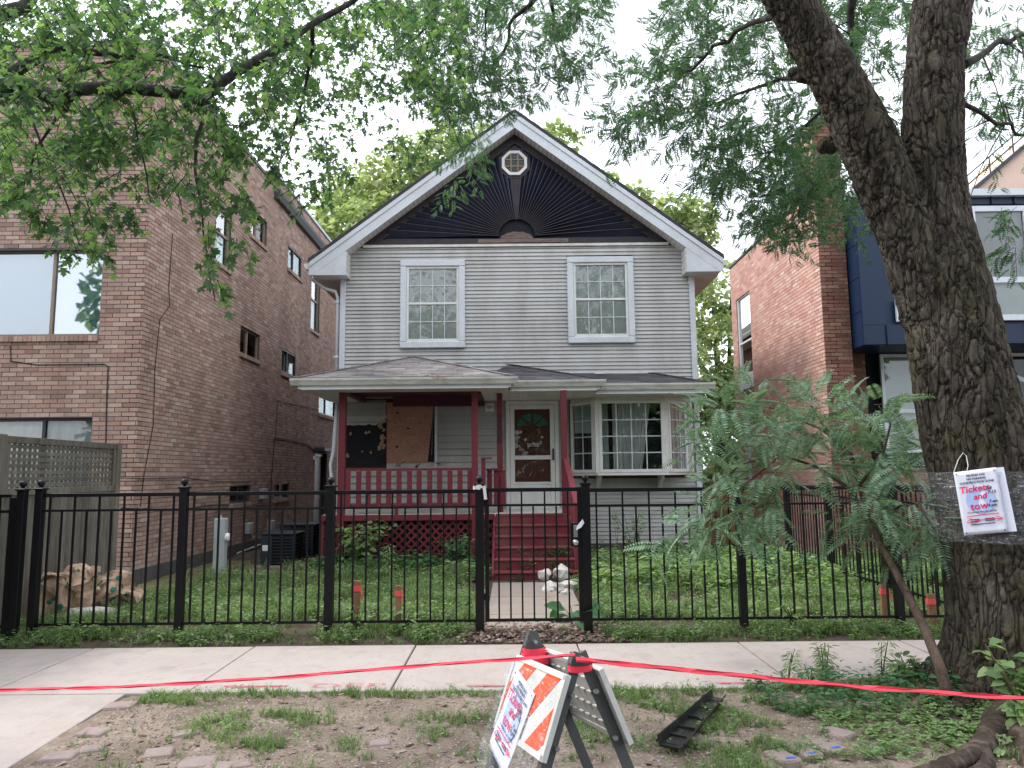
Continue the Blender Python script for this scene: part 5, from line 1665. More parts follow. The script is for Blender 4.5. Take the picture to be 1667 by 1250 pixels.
# gate
gt = thing('iron_gate', ((PXS[3] + PXS[4]) / 2, FY, 0.1), 'black iron garden gate with steel knob lock, across the front path', 'gate')
g0, g1 = PXS[3] + 0.075, PXS[4] - 0.065
gz0, gz1 = 0.15, RZ + 0.012
for x in (g0, g1):
    MB().box(x - 0.02, x + 0.02, FY - 0.02, FY + 0.02, gz0 - 0.01, gz1 + 0.01).build('stile', M['iron'], gt)
MB().box(g0 + 0.02, g1 - 0.02, FY - 0.018, FY + 0.018, gz1 - 0.03, gz1 + 0.008).build('top_rail', M['iron'], gt)
MB().box(g0 + 0.02, g1 - 0.02, FY - 0.012, FY + 0.012, MZ + 0.002, MZ + 0.024).build('mid_rail', M['iron'], gt)
MB().box(g0 + 0.02, g1 - 0.02, FY - 0.014, FY + 0.014, gz0 - 0.01, gz0 + 0.016).build('bottom_rail', M['iron'], gt)
for k in range(7):
    x = g0 + (g1 - g0) * (k + 1) / 8
    piece('picket', pick_long if k % 2 == 0 else pick_short, gt, loc=(x, FY, 0.0))
for z in (0.38, 1.30):
    MB().box(PXS[3] + 0.04, g0 - 0.018, FY - 0.012, FY + 0.012, z - 0.03, z + 0.03).build('hinge', M['iron'], gt)
kz = at(937, 883, FY - 0.06).z
kx = at(938, 883, FY - 0.06).x
lk = MB().box(kx - 0.05, kx + 0.045, FY - 0.035, FY + 0.035, kz - 0.045, kz + 0.19).build('lock_box', M['iron'], gt, bevel=0.004)
MB().lathe((0, 0, 0), [(0.030, 0), (0.030, 0.006), (0.012, 0.010), (0.012, 0.03), (0.026, 0.038), (0.028, 0.055), (0.016, 0.066)], 16).build('knob', M['steel'], lk, smooth=True).matrix_basis = Matrix.Translation((kx - 0.005, FY - 0.036, kz)) @ Matrix.Rotation(math.pi / 2, 4, 'X')
MB().box(kx - 0.022, kx + 0.018, FY - 0.042, FY - 0.0355, kz + 0.05, kz + 0.17).build('push_plate', M['steel'], lk, bevel=0.002)
tagp = [(kx + 0.01, kz + 0.16), (kx + 0.07, kz + 0.23), (kx + 0.085, kz + 0.19), (kx + 0.05, kz + 0.145), (kx + 0.0, kz + 0.12)]
MB().extrude([(a, FY - 0.055 - 0.01 * (i % 2), b) for i, (a, b) in enumerate(tagp)], (0, -0.003, 0)).build('paper_scrap', M['paper'], label='torn white paper scrap stuck on the gate lock', cat='paper')
# rag wound on the gate post
rag = MB()
for k in range(14):
    a = k * 1.1
    rag.bar((PXS[3] + 0.055 * math.cos(a), FY + 0.055 * math.sin(a), RZ + 0.03 + 0.012 * math.sin(k * 2.1)), (PXS[3] + 0.058 * math.cos(a + 1.2), FY + 0.058 * math.sin(a + 1.2), RZ + 0.035 + 0.014 * math.cos(k * 1.7)), 0.02, 0.03)
rag.bar((PXS[3] + 0.05, FY - 0.055, RZ + 0.03), (PXS[3] + 0.065, FY - 0.06, RZ - 0.09), 0.03, 0.008, (0, 1, 0))
rag.build('rag', M['cloth_white'], label='white rag knotted round the finial of the gate post', cat='rag')

# side fence with closer pickets along the lot line
sf = thing('iron_fence', (4.55, 10, 0), 'black iron fence with close pickets along the side yard, before salmon brick wall', 'fence')
SFX = 4.55
for y in (9.2, 10.8, 12.4):
    MB().box(SFX - 0.045, SFX + 0.045, y - 0.045, y + 0.045, -0.02, 1.42).build('post', M['iron'], sf)
for z in (1.36, 1.22, 0.2):
    MB().box(SFX - 0.014, SFX + 0.014, FY + 0.06, 12.36, z - 0.014, z + 0.014).build('rail', M['iron'], sf)
spk = MB().box(-0.007, 0.007, -0.007, 0.007, 0.15, 1.36).mesh('picket', M['iron'])
for k in range(46):
    piece('picket', spk, sf, loc=(SFX, FY + 0.15 + k * 0.104, 0))

# ------------------------------------------------------------------ weathered wooden fence with lattice top
wf = thing('wooden_fence', (-5.45, 9.4, 0), 'weathered grey wooden fence with square lattice top, against the brown brick building', 'fence')
WX = -5.40
wy0, wy1 = px_u(26, WX), px_u(205, WX)
wh = 2.04
for y, w_ in ((wy0 - 0.05, 0.11), (wy1 - 0.05, 0.11), (wy0 - 1.9, 0.11)):
    MB().box(WX - 0.055, WX + 0.055, y - w_ / 2, y + w_ / 2, 0, wh + 0.02).build('post', M['old_wood'], wf, bevel=0.005)
a0, a1 = wy0 + 0.02, wy1 - 0.12
lz0, lz1 = 1.45, wh - 0.03
for z, h in ((lz1, 0.075), (lz0, 0.075)):
    MB().box(WX - 0.03, WX + 0.042, a0, a1, z - h / 2, z + h / 2).build('frame_rail', M['old_wood'], wf, bevel=0.004)
for y in (a0 + 0.02, a1 - 0.02):
    MB().box(WX - 0.029, WX + 0.040, y - 0.03, y + 0.03, lz0 + 0.04, lz1 - 0.04).build('frame_stile', M['old_wood'], wf)
n = 24
for k in range(n):
    y = a0 + 0.08 + (a1 - a0 - 0.16) * k / (n - 1)
    MB().box(WX + 0.002, WX + 0.012, y - 0.022, y + 0.022, lz0 + 0.035, lz1 - 0.035).build('lattice_slat', M['old_wood'], wf)
for k in range(7):
    z = lz0 + 0.07 + (lz1 - lz0 - 0.14) * k / 6
    MB().box(WX + 0.013, WX + 0.022, a0 + 0.04, a1 - 0.04, z - 0.02, z + 0.02).build('lattice_slat', M['old_wood'], wf)
y = a0
while y < a1 - 0.03:
    bwid = R.uniform(0.125, 0.145)
    MB().box(WX - 0.012 + R.uniform(-0.008, 0.008), WX + 0.012 + R.uniform(-0.006, 0.008), y, min(y + bwid, a1) - 0.01, 0.03, lz0 - 0.04).build('board', M['old_wood'], wf, bevel=0.003)
    y += bwid + R.uniform(0.004, 0.03)
y = wy0 - 0.12
while y > wy0 - 1.85:
    MB().box(WX - 0.012, WX + 0.012 + R.uniform(-0.006, 0.008), y - 0.13, y, 0.03, wh - 0.15).build('board', M['old_wood'], wf, bevel=0.003)
    y -= 0.14
MB().box(WX - 0.03, WX + 0.045, wy0 - 1.84, wy0 - 0.11, wh - 0.15, wh - 0.02).build('frame_rail', M['old_wood'], wf)

# ------------------------------------------------------------------ utilities in the side yard
def condenser(x, y, w_, h, label):
    t = thing('air_conditioner', (x, y, 0), label, 'air conditioner', 'air conditioners in the side yard')
    MB().box(x - w_ / 2 - 0.06, x + w_ / 2 + 0.06, y - w_ / 2 - 0.06, y + w_ / 2 + 0.06, 0.0, 0.06).build('pad', M['path_concrete'], t, bevel=0.01)
    MB().box(x - w_ / 2 + 0.02, x + w_ / 2 - 0.02, y - w_ / 2 + 0.02, y + w_ / 2 - 0.02, 0.06, h - 0.03).build('core', M['ac_dark'], t)
    for sx in (-1, 1):
        for sy in (-1, 1):
            MB().box(x + sx * (w_ / 2 - 0.02) - 0.02, x + sx * (w_ / 2 - 0.02) + 0.02, y + sy * (w_ / 2 - 0.02) - 0.02, y + sy * (w_ / 2 - 0.02) + 0.02, 0.06, h - 0.02).build('corner_post', M['ac'], t)
    for k in range(9):
        z = 0.09 + (h - 0.15) * k / 8.5
        MB().box(x - w_ / 2 - 0.006, x + w_ / 2 + 0.006, y - w_ / 2 - 0.006, y + w_ / 2 + 0.006, z, z + 0.014).build('louvre', M['ac'], t)
    MB().box(x - w_ / 2 - 0.002, x - w_ / 2 + 0.19, y - w_ / 2 - 0.012, y - w_ / 2 - 0.007, 0.07, h - 0.03).build('service_panel', M['ac'], t)
    MB().box(x - w_ / 2 + 0.03, x - w_ / 2 + 0.15, y - w_ / 2 - 0.015, y - w_ / 2 - 0.0125, h * 0.52, h * 0.68).build('rating_plate', M['cloth_white'], t)
    MB().box(x - w_ / 2 - 0.012, x + w_ / 2 + 0.012, y - w_ / 2 - 0.012, y + w_ / 2 + 0.012, h - 0.02, h + 0.012).build('top_pan', M['ac'], t, bevel=0.01)
    return t


condenser(at(456, 900, 13.1).x, 13.25, 0.58, 0.60, 'dark condenser unit with pale rating plate, the nearer of two by brick wall')
condenser(at(486, 900, 14.2).x, 14.35, 0.62, 0.68, 'dark condenser unit standing behind the other one, towards the porch')
mp = thing('utility_pedestal', (at(354, 930, 11.55).x, 11.6, 0), 'grey metal utility pedestal with round gauge, standing at brick wall', 'pedestal')
xx = mp.location.x
MB().box(xx - 0.085, xx + 0.085, 11.55, 11.70, 0, 0.95).build('cabinet', M['grey_metal'], mp, bevel=0.012)
MB().box(xx - 0.07, xx + 0.07, 11.545, 11.5495, 0.05, 0.5).build('cover', M['grey_metal'], mp)
MB().lathe((0, 0, 0), [(0.065, 0), (0.065, 0.03), (0.05, 0.05), (0.03, 0.055)], 16).build('gauge', M['cloth_white'], mp, smooth=True).matrix_basis = Matrix.Translation((xx + 0.086, 11.62, 0.66)) @ Matrix.Rotation(math.pi / 2, 4, 'Y')
MB().tube([(xx, 11.6, 0.95), (xx, 11.6, 1.0)], 0.02, 8).build('stub', M['grey_metal'], mp)
# ------------------------------------------------------------------ small things on the ground
def G(x, y, z=0.0):
    d = _fw + _r * ((x - 833.5) / FOC) - _u * ((y - 625.0) / FOC)
    p = d * ((z - EYE) / d.z)
    return Vector((p.x, p.y, z))


def blob(rx, ry, rz, sub=2, amp=0.25, freq=2.2, seed=0.0, flat=False):
    bm = bmesh.new()
    bmesh.ops.create_icosphere(bm, subdivisions=sub, radius=1.0)
    for v in bm.verts:
        n = mnoise.noise(v.co * freq + Vector((seed, seed * 1.7, -seed)))
        q = v.co * (1 + amp * n)
        m_ = max(abs(q.x), abs(q.y), abs(q.z))
        q = q.lerp(q / m_ * 0.9, 0.35)
        v.co = Vector((q.x * rx, q.y * ry, q.z * rz))
    b = MB()
    b.v = [tuple(v.co) for v in bm.verts]
    b.f = [tuple(v.index for v in f.verts) for f in bm.faces]
    bm.free()
    return b


def put(b, name, mat, loc, rotz=0.0, parent=None, smooth=False, **k):
    o = b.build(name, mat, parent, smooth, **k)
    o.matrix_basis = Matrix.Translation(loc) @ Matrix.Rotation(rotz, 4, 'Z')
    return o


# survey stakes with pink ribbon
def stake(xb, yt, yb, Y, wpx, label, lean=0.0):
    base, top = at(xb, yb, Y), at(xb, yt, Y)
    t = thing('wooden_stake', (base.x, Y, 0), label, 'stake', 'survey stakes along the iron fence')
    w_ = wpx * Y / 1200
    h = top.z
    x = base.x
    MB().add([(x - w_ / 2, Y - 0.016, -0.05), (x + w_ / 2, Y - 0.016, -0.05), (x + w_ / 2, Y + 0.016, -0.05), (x - w_ / 2, Y + 0.016, -0.05),
              (x - w_ / 2 + lean, Y - 0.016, h), (x + w_ / 2 + lean, Y - 0.016, h - 0.006), (x + w_ / 2 + lean, Y + 0.016, h - 0.006), (x - w_ / 2 + lean, Y + 0.016, h)],
             [(0, 3, 2, 1), (4, 5, 6, 7), (0, 1, 5, 4), (1, 2, 6, 5), (2, 3, 7, 6), (3, 0, 4, 7)]).build('shaft', M['stake'], t)
    rb = MB()
    xx = x + lean * 0.9
    for k in range(3):
        z = h - 0.07 - k * 0.018
        rb.box(xx - w_ / 2 - 0.005 - 0.002 * k, xx + w_ / 2 + 0.005, Y - 0.021 - 0.002 * k, Y + 0.021, z, z + 0.02)
    rb.build('ribbon', M['pink'], t)
    MB().bar((xx + w_ / 2, Y - 0.02, h - 0.08), (xx + w_ / 2 + 0.03, Y - 0.03, h - 0.16), 0.016, 0.003, (0, 1, 0)).build('ribbon_tail', M['pink'], t)


stake(580, 945, 1024, 7.72, 11, 'wooden stake with fluttering pink ribbon, third fence panel, next to finial post', 0.0)
stake(648.5, 953, 1030, 7.70, 9, 'thin wooden stake with pink ribbon, standing nearer the gate of two')
stake(1442, 950, 1016, 7.75, 12, 'wooden stake with pink ribbon close to fence post beneath feathery tree', 0.01)
stake(1519, 966, 1022, 7.70, 12, 'short wooden stake with pink ribbon beside the big tree trunk')


# yard-waste paper bags
def kraft_mat():
    m, nt, bs, N, L = _new('printed_kraft')
    vec, g = _pos(nt)
    n = _noise(nt, vec, 6, 5, 0.6)
    base = _ramp(nt, n, [(0.3, (0.32, 0.21, 0.14)), (0.55, (0.50, 0.35, 0.25)), (0.75, (0.6, 0.46, 0.35))])
    vo = N('ShaderNodeTexVoronoi'); vo.inputs['Scale'].default_value = 9
    L(vec, vo.inputs['Vector'])
    big = _noise(nt, vec, 2.2, 1)
    f = _math(nt, 'MULTIPLY', _ramp(nt, vo.outputs['Distance'], [(0.32, (1, 1, 1)), (0.36, (0, 0, 0))]), _ramp(nt, big, [(0.48, (0, 0, 0)), (0.52, (1, 1, 1))]))
    L(_mixc(nt, f, base, (0.02, 0.16, 0.085)), bs.inputs['Base Color'])
    bs.inputs['Roughness'].default_value = 0.85
    _bump(nt, bs, _noise(nt, vec, 14, 4, 0.6), 0.5, 0.02)
    return m


KM = kraft_mat()


def paper_bag(loc, size, rot, seed, label):
    bm = bmesh.new()
    bmesh.ops.create_cube(bm, size=1.0)
    bmesh.ops.subdivide_edges(bm, edges=bm.edges[:], cuts=17, use_grid_fill=True)
    for v in bm.verts:
        p = v.co.copy()
        s = Vector((seed, -seed, seed * 0.5))
        amp = 0.05 + 0.16 * max(0, p.z + 0.5)
        d = Vector((mnoise.noise(p * 3.1 + s), mnoise.noise(p * 3.1 + s + Vector((7, 0, 0))), mnoise.noise(p * 2.3 + s + Vector((0, 9, 0)))))
        d2 = Vector((mnoise.noise(p * 8 + s), mnoise.noise(p * 8 + s + Vector((3, 0, 0))), 0))
        d3 = (abs(mnoise.noise(p * 5.5 + s * 2)) - 0.25) * 0.10 + (abs(mnoise.noise(p * 12 + s)) - 0.25) * 0.045
        q = p + d * amp * 1.5 + d2 * amp * 0.35 + p.normalized() * d3
        if p.z > 0.45:
            q.z -= 0.30 * abs(p.x) + 0.1 * (1 - abs(p.y) * 2)
        v.co = Vector((q.x * size[0], q.y * size[1], q.z * size[2]))
    b = MB()
    b.v = [tuple(v.co) for v in bm.verts]
    b.f = [tuple(v.index for v in f.verts) for f in bm.faces]
    bm.free()
    o = b.build('yard_waste_bag', KM, label=label, cat='paper bag', group='yard waste bags by the wooden fence')
    o.matrix_basis = Matrix.Translation(loc) @ rot
    return o


b1 = G(104, 1010)
paper_bag((b1.x, b1.y, 0.27), (0.50, 0.36, 0.58), Matrix.Rotation(0.25, 4, 'Y') @ Matrix.Rotation(0.5, 4, 'Z'), 1.3, 'crumpled brown paper yard bag with green print, leaning on wooden fence')
b2 = G(168, 1000)
paper_bag((b2.x, b2.y + 0.1, 0.20), (0.36, 0.36, 0.60), Matrix.Rotation(1.15, 4, 'Y') @ Matrix.Rotation(0.9, 4, 'Z'), 5.1, 'collapsed brown paper yard bag lying on its side with a torn open mouth')
bl = G(150, 1012)
put(blob(0.30, 0.13, 0.13, 3, 0.3, 2.0, 4.2), 'broken_concrete', M['rock'], (bl.x, bl.y - 0.05, 0.05), 0.15, label='lump of broken pale concrete lying before the paper bags', cat='rubble')

# pile of white rocks by the steps
for k, (x, y, s) in enumerate(((887, 946, 0.10), (896, 960, 0.13), (914, 944, 0.13), (908, 960, 0.11), (927, 957, 0.13), (892, 964, 0.08), (921, 968, 0.09))):
    p = G(x, y + 6)
    zz = 0.05 + (0.10 if k in (2, 0) else 0.0)
    put(blob(s * 1.0, s * 0.8, s * 0.8, 2, 0.9, 2.1, k * 3.1), 'white_rock', M['rock'], (p.x, p.y, zz), k * 1.3, label='jagged white rock ' + ('perched highest towards the path', 'in the front row facing the path', 'perched highest against the stair newel', 'in the middle of the pile', 'closest to the lime plant side', 'small, lowest and closest to the path middle', 'small, beside the dark stone')[k] + ', pile by maroon steps', cat='rock', group='white rocks beside the steps')
put(blob(0.10, 0.08, 0.05, 2, 0.3, 2, 9), 'dark_rock', M['plinth'], (G(919, 972).x, G(919, 972).y, 0.04), 0.3, label='dark flat stone under the white rock pile by the steps', cat='rock')
for k, (x, y, s) in enumerate(((1013, 951, 0.13), (1022, 953, 0.09), (1040, 955, 0.08), (1077, 952, 0.1), (1145, 944, 0.14), (1166, 947, 0.1), (1198, 945, 0.09))):
    p = G(x, y)
    put(blob(s * 1.3, s, s * 0.8, 2, 0.4, 1.7, k * 2.3 + 40), 'edging_stone', M['rock'], (p.x, p.y, 0.05), k, label='pale edging stone in the flower bed, ' + ('large one directly beside the lime plant', 'second from the lime plant', 'third from the lime plant', 'halfway between lime plant and feathery tree', 'largest one below the feathery tree', 'sixth from the lime plant, below the feathery tree', 'farthest one from the lime plant')[k], cat='rock', group='stones edging the flower bed')

# granite setts sunk in the parkway
def sett(x, y, w_, d_, rot, label, grp, paint_=False, z=0.0):
    if isinstance(label, list): label = label.pop(0)
    p = G(x, y)
    b = MB().box(-w_ / 2, w_ / 2, -d_ / 2, d_ / 2, -0.08, 0.028)
    o = b.build('granite_sett', M['stone'], bevel=0.018, seg=2, label=label, cat='paving stone', group=grp)
    o.matrix_basis = Matrix.Translation((p.x, p.y, gz(p.x, p.y) + z + 0.008)) @ Matrix.Rotation(rot, 4, 'Z') @ Matrix.Rotation(R.uniform(-0.07, 0.07), 4, 'X')
    if paint_:
        q = blob(0.032, 0.011, 0.003, 2, 0.8, 4, x)
        oo = q.build('paint_mark', M['blue_paint'], o)
        oo.location = (0.0, -d_ / 2 + 0.025, 0.030)
LS = ['worn granite sett with blue paint, first from the black trim', 'worn granite sett with blue paint, middle of the three in a row', 'worn granite sett with blue paint, closest to the clover', 'unpainted granite sett just behind the row of blue-marked setts']
for x, y, r_, pt in ((1274, 1236, 0.25, True), (1308, 1226, 0.35, True), (1345, 1220, 0.4, True), (1362, 1196, 0.5, False)):
    sett(x, y, 0.13, 0.20, r_, LS, 'granite setts beside the clover', pt)
sett(1418, 1160, 0.13, 0.14, 0.3, 'dark granite sett alone among the clover leaves', None)
LS2 = ['flat reddish stone at the corner of driveway and sidewalk', 'flat reddish stone midway along the driveway edge', 'flat reddish stone at the driveway edge closest to the road', 'small flat stone just off the driveway edge, between two larger', 'flat reddish stone in the dirt a step away from the driveway']
for x, y, w_, d_, r_ in ((196, 1150, 0.20, 0.14, 0.1), (152, 1194, 0.18, 0.14, -0.1), (98, 1234, 0.18, 0.14, 0.1), (150, 1222, 0.13, 0.12, 0.4), (258, 1228, 0.16, 0.14, 0.3)):
    sett(x, y, w_, d_, r_, LS2, 'stones along the driveway edge', z=-0.018)
LS3 = ['broad pinkish stone sunk at the kerb, largest of a loose row', 'small broken stone at the kerb between two others', 'single pinkish stone sunk in the dirt away from the kerb', 'small pale stone sunk in the grass towards the barricade', 'narrow broken stone ending the loose row at the kerb']
for x, y, w_, d_, r_ in ((322, 1241, 0.2, 0.15, 0.2), (358, 1248, 0.16, 0.12, -0.2), (302, 1196, 0.16, 0.12, 0.5), (618, 1206, 0.13, 0.10, 0.2), (388, 1244, 0.14, 0.1, 0.4)):
    sett(x, y, w_, d_, r_, LS3, 'stones in the bare dirt', z=-0.02)

# black plastic car trim lying in the dirt
pA, pB = G(1166, 1148), G(1088, 1230)
ct = thing('plastic_trim', ((pA + pB) / 2), 'long black plastic car trim piece lying upturned in the dirt', 'car part')
d = (pB - pA).normalized()
sdir = Vector((-d.y, d.x, 0))
if sdir.x < 0: sdir = -sdir
base = (pA + pB) / 2
Lh = (pB - pA).length / 2
prof = [(-0.068, 0.062), (-0.060, 0.066), (-0.050, 0.016), (0.042, 0.012), (0.060, 0.042), (0.068, 0.040), (0.048, 0.003), (-0.056, 0.004)]
ch = MB()
n = 9
V = []
for k in range(n):
    t = -1 + 2 * k / (n - 1)
    sag = 0.02 * t * t
    V += [base + d * (t * Lh) + sdir * (u_ * (1 + 0.25 * t) + 0.02 * t * t) + Vector((0, 0, z + sag + 0.02)) for u_, z in prof]
m_ = len(prof)
F = [(k * m_ + i, k * m_ + (i + 1) % m_, (k + 1) * m_ + (i + 1) % m_, (k + 1) * m_ + i) for k in range(n - 1) for i in range(m_)]
F += [tuple(range(m_ - 1, -1, -1)), tuple((n - 1) * m_ + i for i in range(m_))]
ch.add(V, F)
ch.build('channel', M['plastic_black'], ct)
for t in (-0.85, -0.5, -0.1, 0.3, 0.62, 0.92):
    c = base + d * (t * Lh)
    MB().bar(c - sdir * 0.055 + Vector((0, 0, 0.042)), c + sdir * 0.048 + Vector((0, 0, 0.038)), 0.008, 0.03).build('rib', M['plastic_black'], ct)
    MB().bar(c - sdir * 0.08 + Vector((0, 0, 0.055)), c - sdir * 0.06 + Vector((0, 0, 0.08)), 0.03, 0.010).build('clip', M['plastic_black'], ct)

# ------------------------------------------------------------------ folding barricade
NA, FA = Vector((0.257, 3.0, 0.88)), Vector((0.086, 3.45, 0.845))
ax = (FA - NA).normalized()
nh = Vector((-ax.y, ax.x, 0)).normalized()
if nh.x < 0: nh = -nh
barr = thing('folding_barricade', (0.17, 3.2, -0.12), 'folding A-frame barricade with orange and white striped panel', 'barricade')
LEGZ = 1.0
legL = (-nh * 0.36 + Vector((0, 0, -LEGZ)))
legR = (nh * 0.43 + Vector((0, 0, -LEGZ)))
for A_ in (NA, FA):
    for lg in (legL, legR):
        u_ = lg.normalized()
        side_ = nh * (-0.012 if lg is legL else 0.012)
        a = A_ - u_ * (0.045 if A_ is FA else 0.02) + side_
        b = A_ + lg + side_
        lo = MB().bar(a, b, 0.007, 0.044, u_.cross(ax)).build('leg', M['barr_leg'], barr)
        MB().bar(a + ax * 0.018 + nh * (0.018 if lg is legR else -0.018), b + ax * 0.018 + nh * (0.018 if lg is legR else -0.018), 0.036, 0.006, u_.cross(ax)).build('flange', M['barr_leg'], lo)
    MB().tube([A_ - ax * 0.03, A_ + ax * 0.04], 0.008, 8).build('hinge_bolt', M['steel'], barr)


def barr_panel(lg, wl, mat):
    """panel lying on the outer face of one pair of legs; returns (origin, U, V, N)"""
    V_ = lg.normalized()
    U_ = ax
    N_ = U_.cross(V_).normalized()
    if N_.dot(lg * 1.0 + Vector((0, 0, LEGZ))) < 0: N_ = -N_
    O_ = NA - U_ * 0.03 + V_ * 0.085 + N_ * 0.052
    return O_, U_, V_, N_


PWd, PHt = 0.53, 0.30
for lg, nm in ((legL, 'striped_panel'), (legR, 'rear_panel')):
    O_, U_, V_, N_ = barr_panel(lg, 0, None)
    if nm == 'rear_panel': O_ = O_ - V_ * 0.005
    q = [O_, O_ + U_ * PWd, O_ + U_ * PWd + V_ * PHt, O_ + V_ * PHt]
    pn = MB().extrude(q, -N_ * 0.014).build(nm, M['barr_white'], barr, bevel=0.003)
    for (a, b) in ((q[0], q[1]), (q[1], q[2]), (q[2], q[3]), (q[3], q[0])):
        MB().bar(a - N_ * 0.006, b - N_ * 0.006, 0.022, 0.022, N_, ends=0.01).build('panel_rim', M['barr_white'], pn)
    if nm == 'striped_panel':
        PO, PU, PV, PN = O_, U_, V_, N_
        for c in (-0.23, 0.02, 0.27, 0.50):
            st = [(c, 0), (c + 0.13, 0), (c + 0.13 + PHt, PHt), (c + PHt, PHt)]
            p = clip_convex(st, [(0.012, 0.012), (PWd - 0.012, 0.012), (PWd - 0.012, PHt - 0.012), (0.012, PHt - 0.012)])
            if len(p) >= 3:
                MB().extrude([O_ + U_ * u_ + V_ * v_ + N_ * 0.001 for u_, v_ in p], N_ * 0.0015).build('stripe', M['barr_orange'], pn)
    else:
        for i in range(8):
            for j in range(4):
                c = O_ + U_ * (0.05 + i * 0.062) + V_ * (0.05 + j * 0.066) - N_ * 0.016
                put(blob(0.02, 0.007, 0.005, 1, 0.1, 2, i), 'dimple', M['barr_white'], c, math.atan2(U_.y, U_.x) + 0.3, pn)
for A_, sg in ((NA, 1), (FA, 1)):
    for v_ in (0.14, 0.34):
        for lg in (legL, legR):
            V_ = lg.normalized()
            c = A_ + V_ * v_
            MB().tube([c - ax * 0.03, c - ax * 0.012], 0.010, 6).build('bolt', M['steel'], barr)
# paper notice on the panel
def sheet_notice(name, org, right, up, nrm, w_, h, label, corners=None, curl=0.02, crumple=0.004):
    """printed notice; local axes right/up from the lower left corner"""
    t = thing(name, org + right * (w_ / 2), label, 'notice', 'parking notices')
    nx, ny = 14, 18
    V = []
    for j in range(ny):
        for i in range(nx):
            a, b = i / (nx - 1), j / (ny - 1)
            p = org + right * (a * w_) + up * (b * h)
            k = crumple * mnoise.noise(Vector((a * 4, b * 5, w_ * 9)))
            V.append(p + nrm * (k + 0.002))
    F = [(j * nx + i, j * nx + i + 1, (j + 1) * nx + i + 1, (j + 1) * nx + i) for j in range(ny - 1) for i in range(nx - 1)]
    pp = np_mesh('paper_sheet', np.array([tuple(v) for v in V]), np.array(F), M['paper'], t, True)
    m_ = pp.modifiers.new('thick', 'SOLIDIFY'); m_.thickness = 0.0012
    s = w_ / 0.28
    base = Matrix((right, up, nrm)).transposed().to_4x4()
    def T(txt, u_, v_, size, mat, nm='printed_line', shear=0.0, rot=0.0, off=0.0, lift=0.0085):
        mt = base.copy()
        mt.translation = org + right * (u_ * w_) + up * (v_ * h) + nrm * lift
        flat_text(nm, txt, size * s, mt @ Matrix.Rotation(rot, 4, 'Z'), mat, t, shear=shear, offset=off)
    # pale blue disc with white flame shape
    cc = org + right * (0.52 * w_) + up * (0.53 * h) + nrm * 0.0070
    ring = [cc + right * (0.34 * w_ * math.cos(6.283 * k / 28)) + up * (0.36 * w_ * math.sin(6.283 * k / 28)) for k in range(28)]
    MB().extrude(ring, nrm * 0.0004).build('printed_disc', M['ink_blue'], t)
    fl = [(0.0, -0.33), (0.10, -0.1), (0.03, 0.05), (0.16, 0.2), (0.05, 0.22), (-0.02, 0.08), (-0.06, -0.1)]
    MB().extrude([cc + right * (a * w_) + up * (b * w_) + nrm * 0.0006 for a, b in fl], nrm * 0.0004).build('printed_flame', M['paper'], t)
    T('PEOPLES GAS', 0.50, 0.905, 0.0205, M['ink_navy'], off=0.0008)
    T('NO PARKING', 0.50, 0.85, 0.0205, M['ink_navy'], off=0.0008)
    T('CONSTRUCTION ZONE', 0.50, 0.795, 0.0205, M['ink_navy'], off=0.0008)
    T('VIOLATORS WILL BE TOWED', 0.50, 0.335, 0.0145, M['ink_navy'], off=0.0004)
    T('Tickets', 0.42, 0.665, 0.068, M['ink_red'], 'handwriting', 0.15, 0.05, 0.0012, 0.0095)
    T('and', 0.52, 0.545, 0.060, M['ink_red'], 'handwriting', 0.2, 0.05, 0.0012, 0.0095)
    T('tow', 0.46, 0.39, 0.072, M['ink_red'], 'handwriting', 0.1, 0.03, 0.0012, 0.0095)
    T('7-8', 0.74, 0.68, 0.030, M['ink'], 'handwriting', 0.2, 0.0, 0.0007, 0.0105)
    T('7-15', 0.80, 0.615, 0.030, M['ink'], 'handwriting', 0.2, 0.0, 0.0007, 0.0105)
    T('7 am', 0.80, 0.475, 0.028, M['ink'], 'handwriting', 0.2, 0.0, 0.0007, 0.0105)
    T('4 pm', 0.76, 0.415, 0.028, M['ink'], 'handwriting', 0.2, 0.0, 0.0007, 0.0105)
    for (pts) in ([(0.14, 0.29), (0.5, 0.30), (0.88, 0.30)], [(0.12, 0.20), (0.2, 0.26), (0.25, 0.25)], [(0.12, 0.20), (0.3, 0.18), (0.35, 0.2)], [(0.3, 0.22), (0.6, 0.225), (0.92, 0.22)], [(0.8, 0.26), (0.95, 0.225), (0.82, 0.195)]):
        MB().tube([org + right * (a * w_) + up * (b * h) + nrm * 0.0090 for a, b in pts], 0.0026 * s, 4).build('marker_line', M['ink_red'], t)
    for v_, n_ in ((0.235, 2), (0.205, 2), (0.16, 3)):
        for k in range(n_):
            a = 0.2 + k * 0.34 / max(1, n_ - 1)
            MB().bar(org + right * (a * w_) + up * (v_ * h) + nrm * 0.0085, org + right * ((a + 0.22) * w_) + up * (v_ * h) + nrm * 0.0085, 0.0005, 0.006 * s, up).build('printed_line', M['ink_navy'], t)
    for a, b in ((0.06, 0.96), (0.94, 0.96), (0.06, 0.04), (0.94, 0.04)):
        MB().bar(org + right * (a * w_ - 0.004) + up * (b * h) + nrm * 0.0085, org + right * (a * w_ + 0.004) + up * (b * h) + nrm * 0.0085, 0.0006, 0.008, up).build('staple', M['ink'], t)
    return t


pr = (-PU + PV * 0.24).normalized()
pu = PN.cross(pr).normalized()
if pu.z < 0: pu = -pu
porg = PO + PU * (0.98 * PWd) + PV * (1.27 * PHt) + PN * 0.006
sheet_notice('paper_notice', porg, pr, pu, PN, 0.26, 0.345, 'white no-parking notice with red handwriting taped over the striped barricade panel')
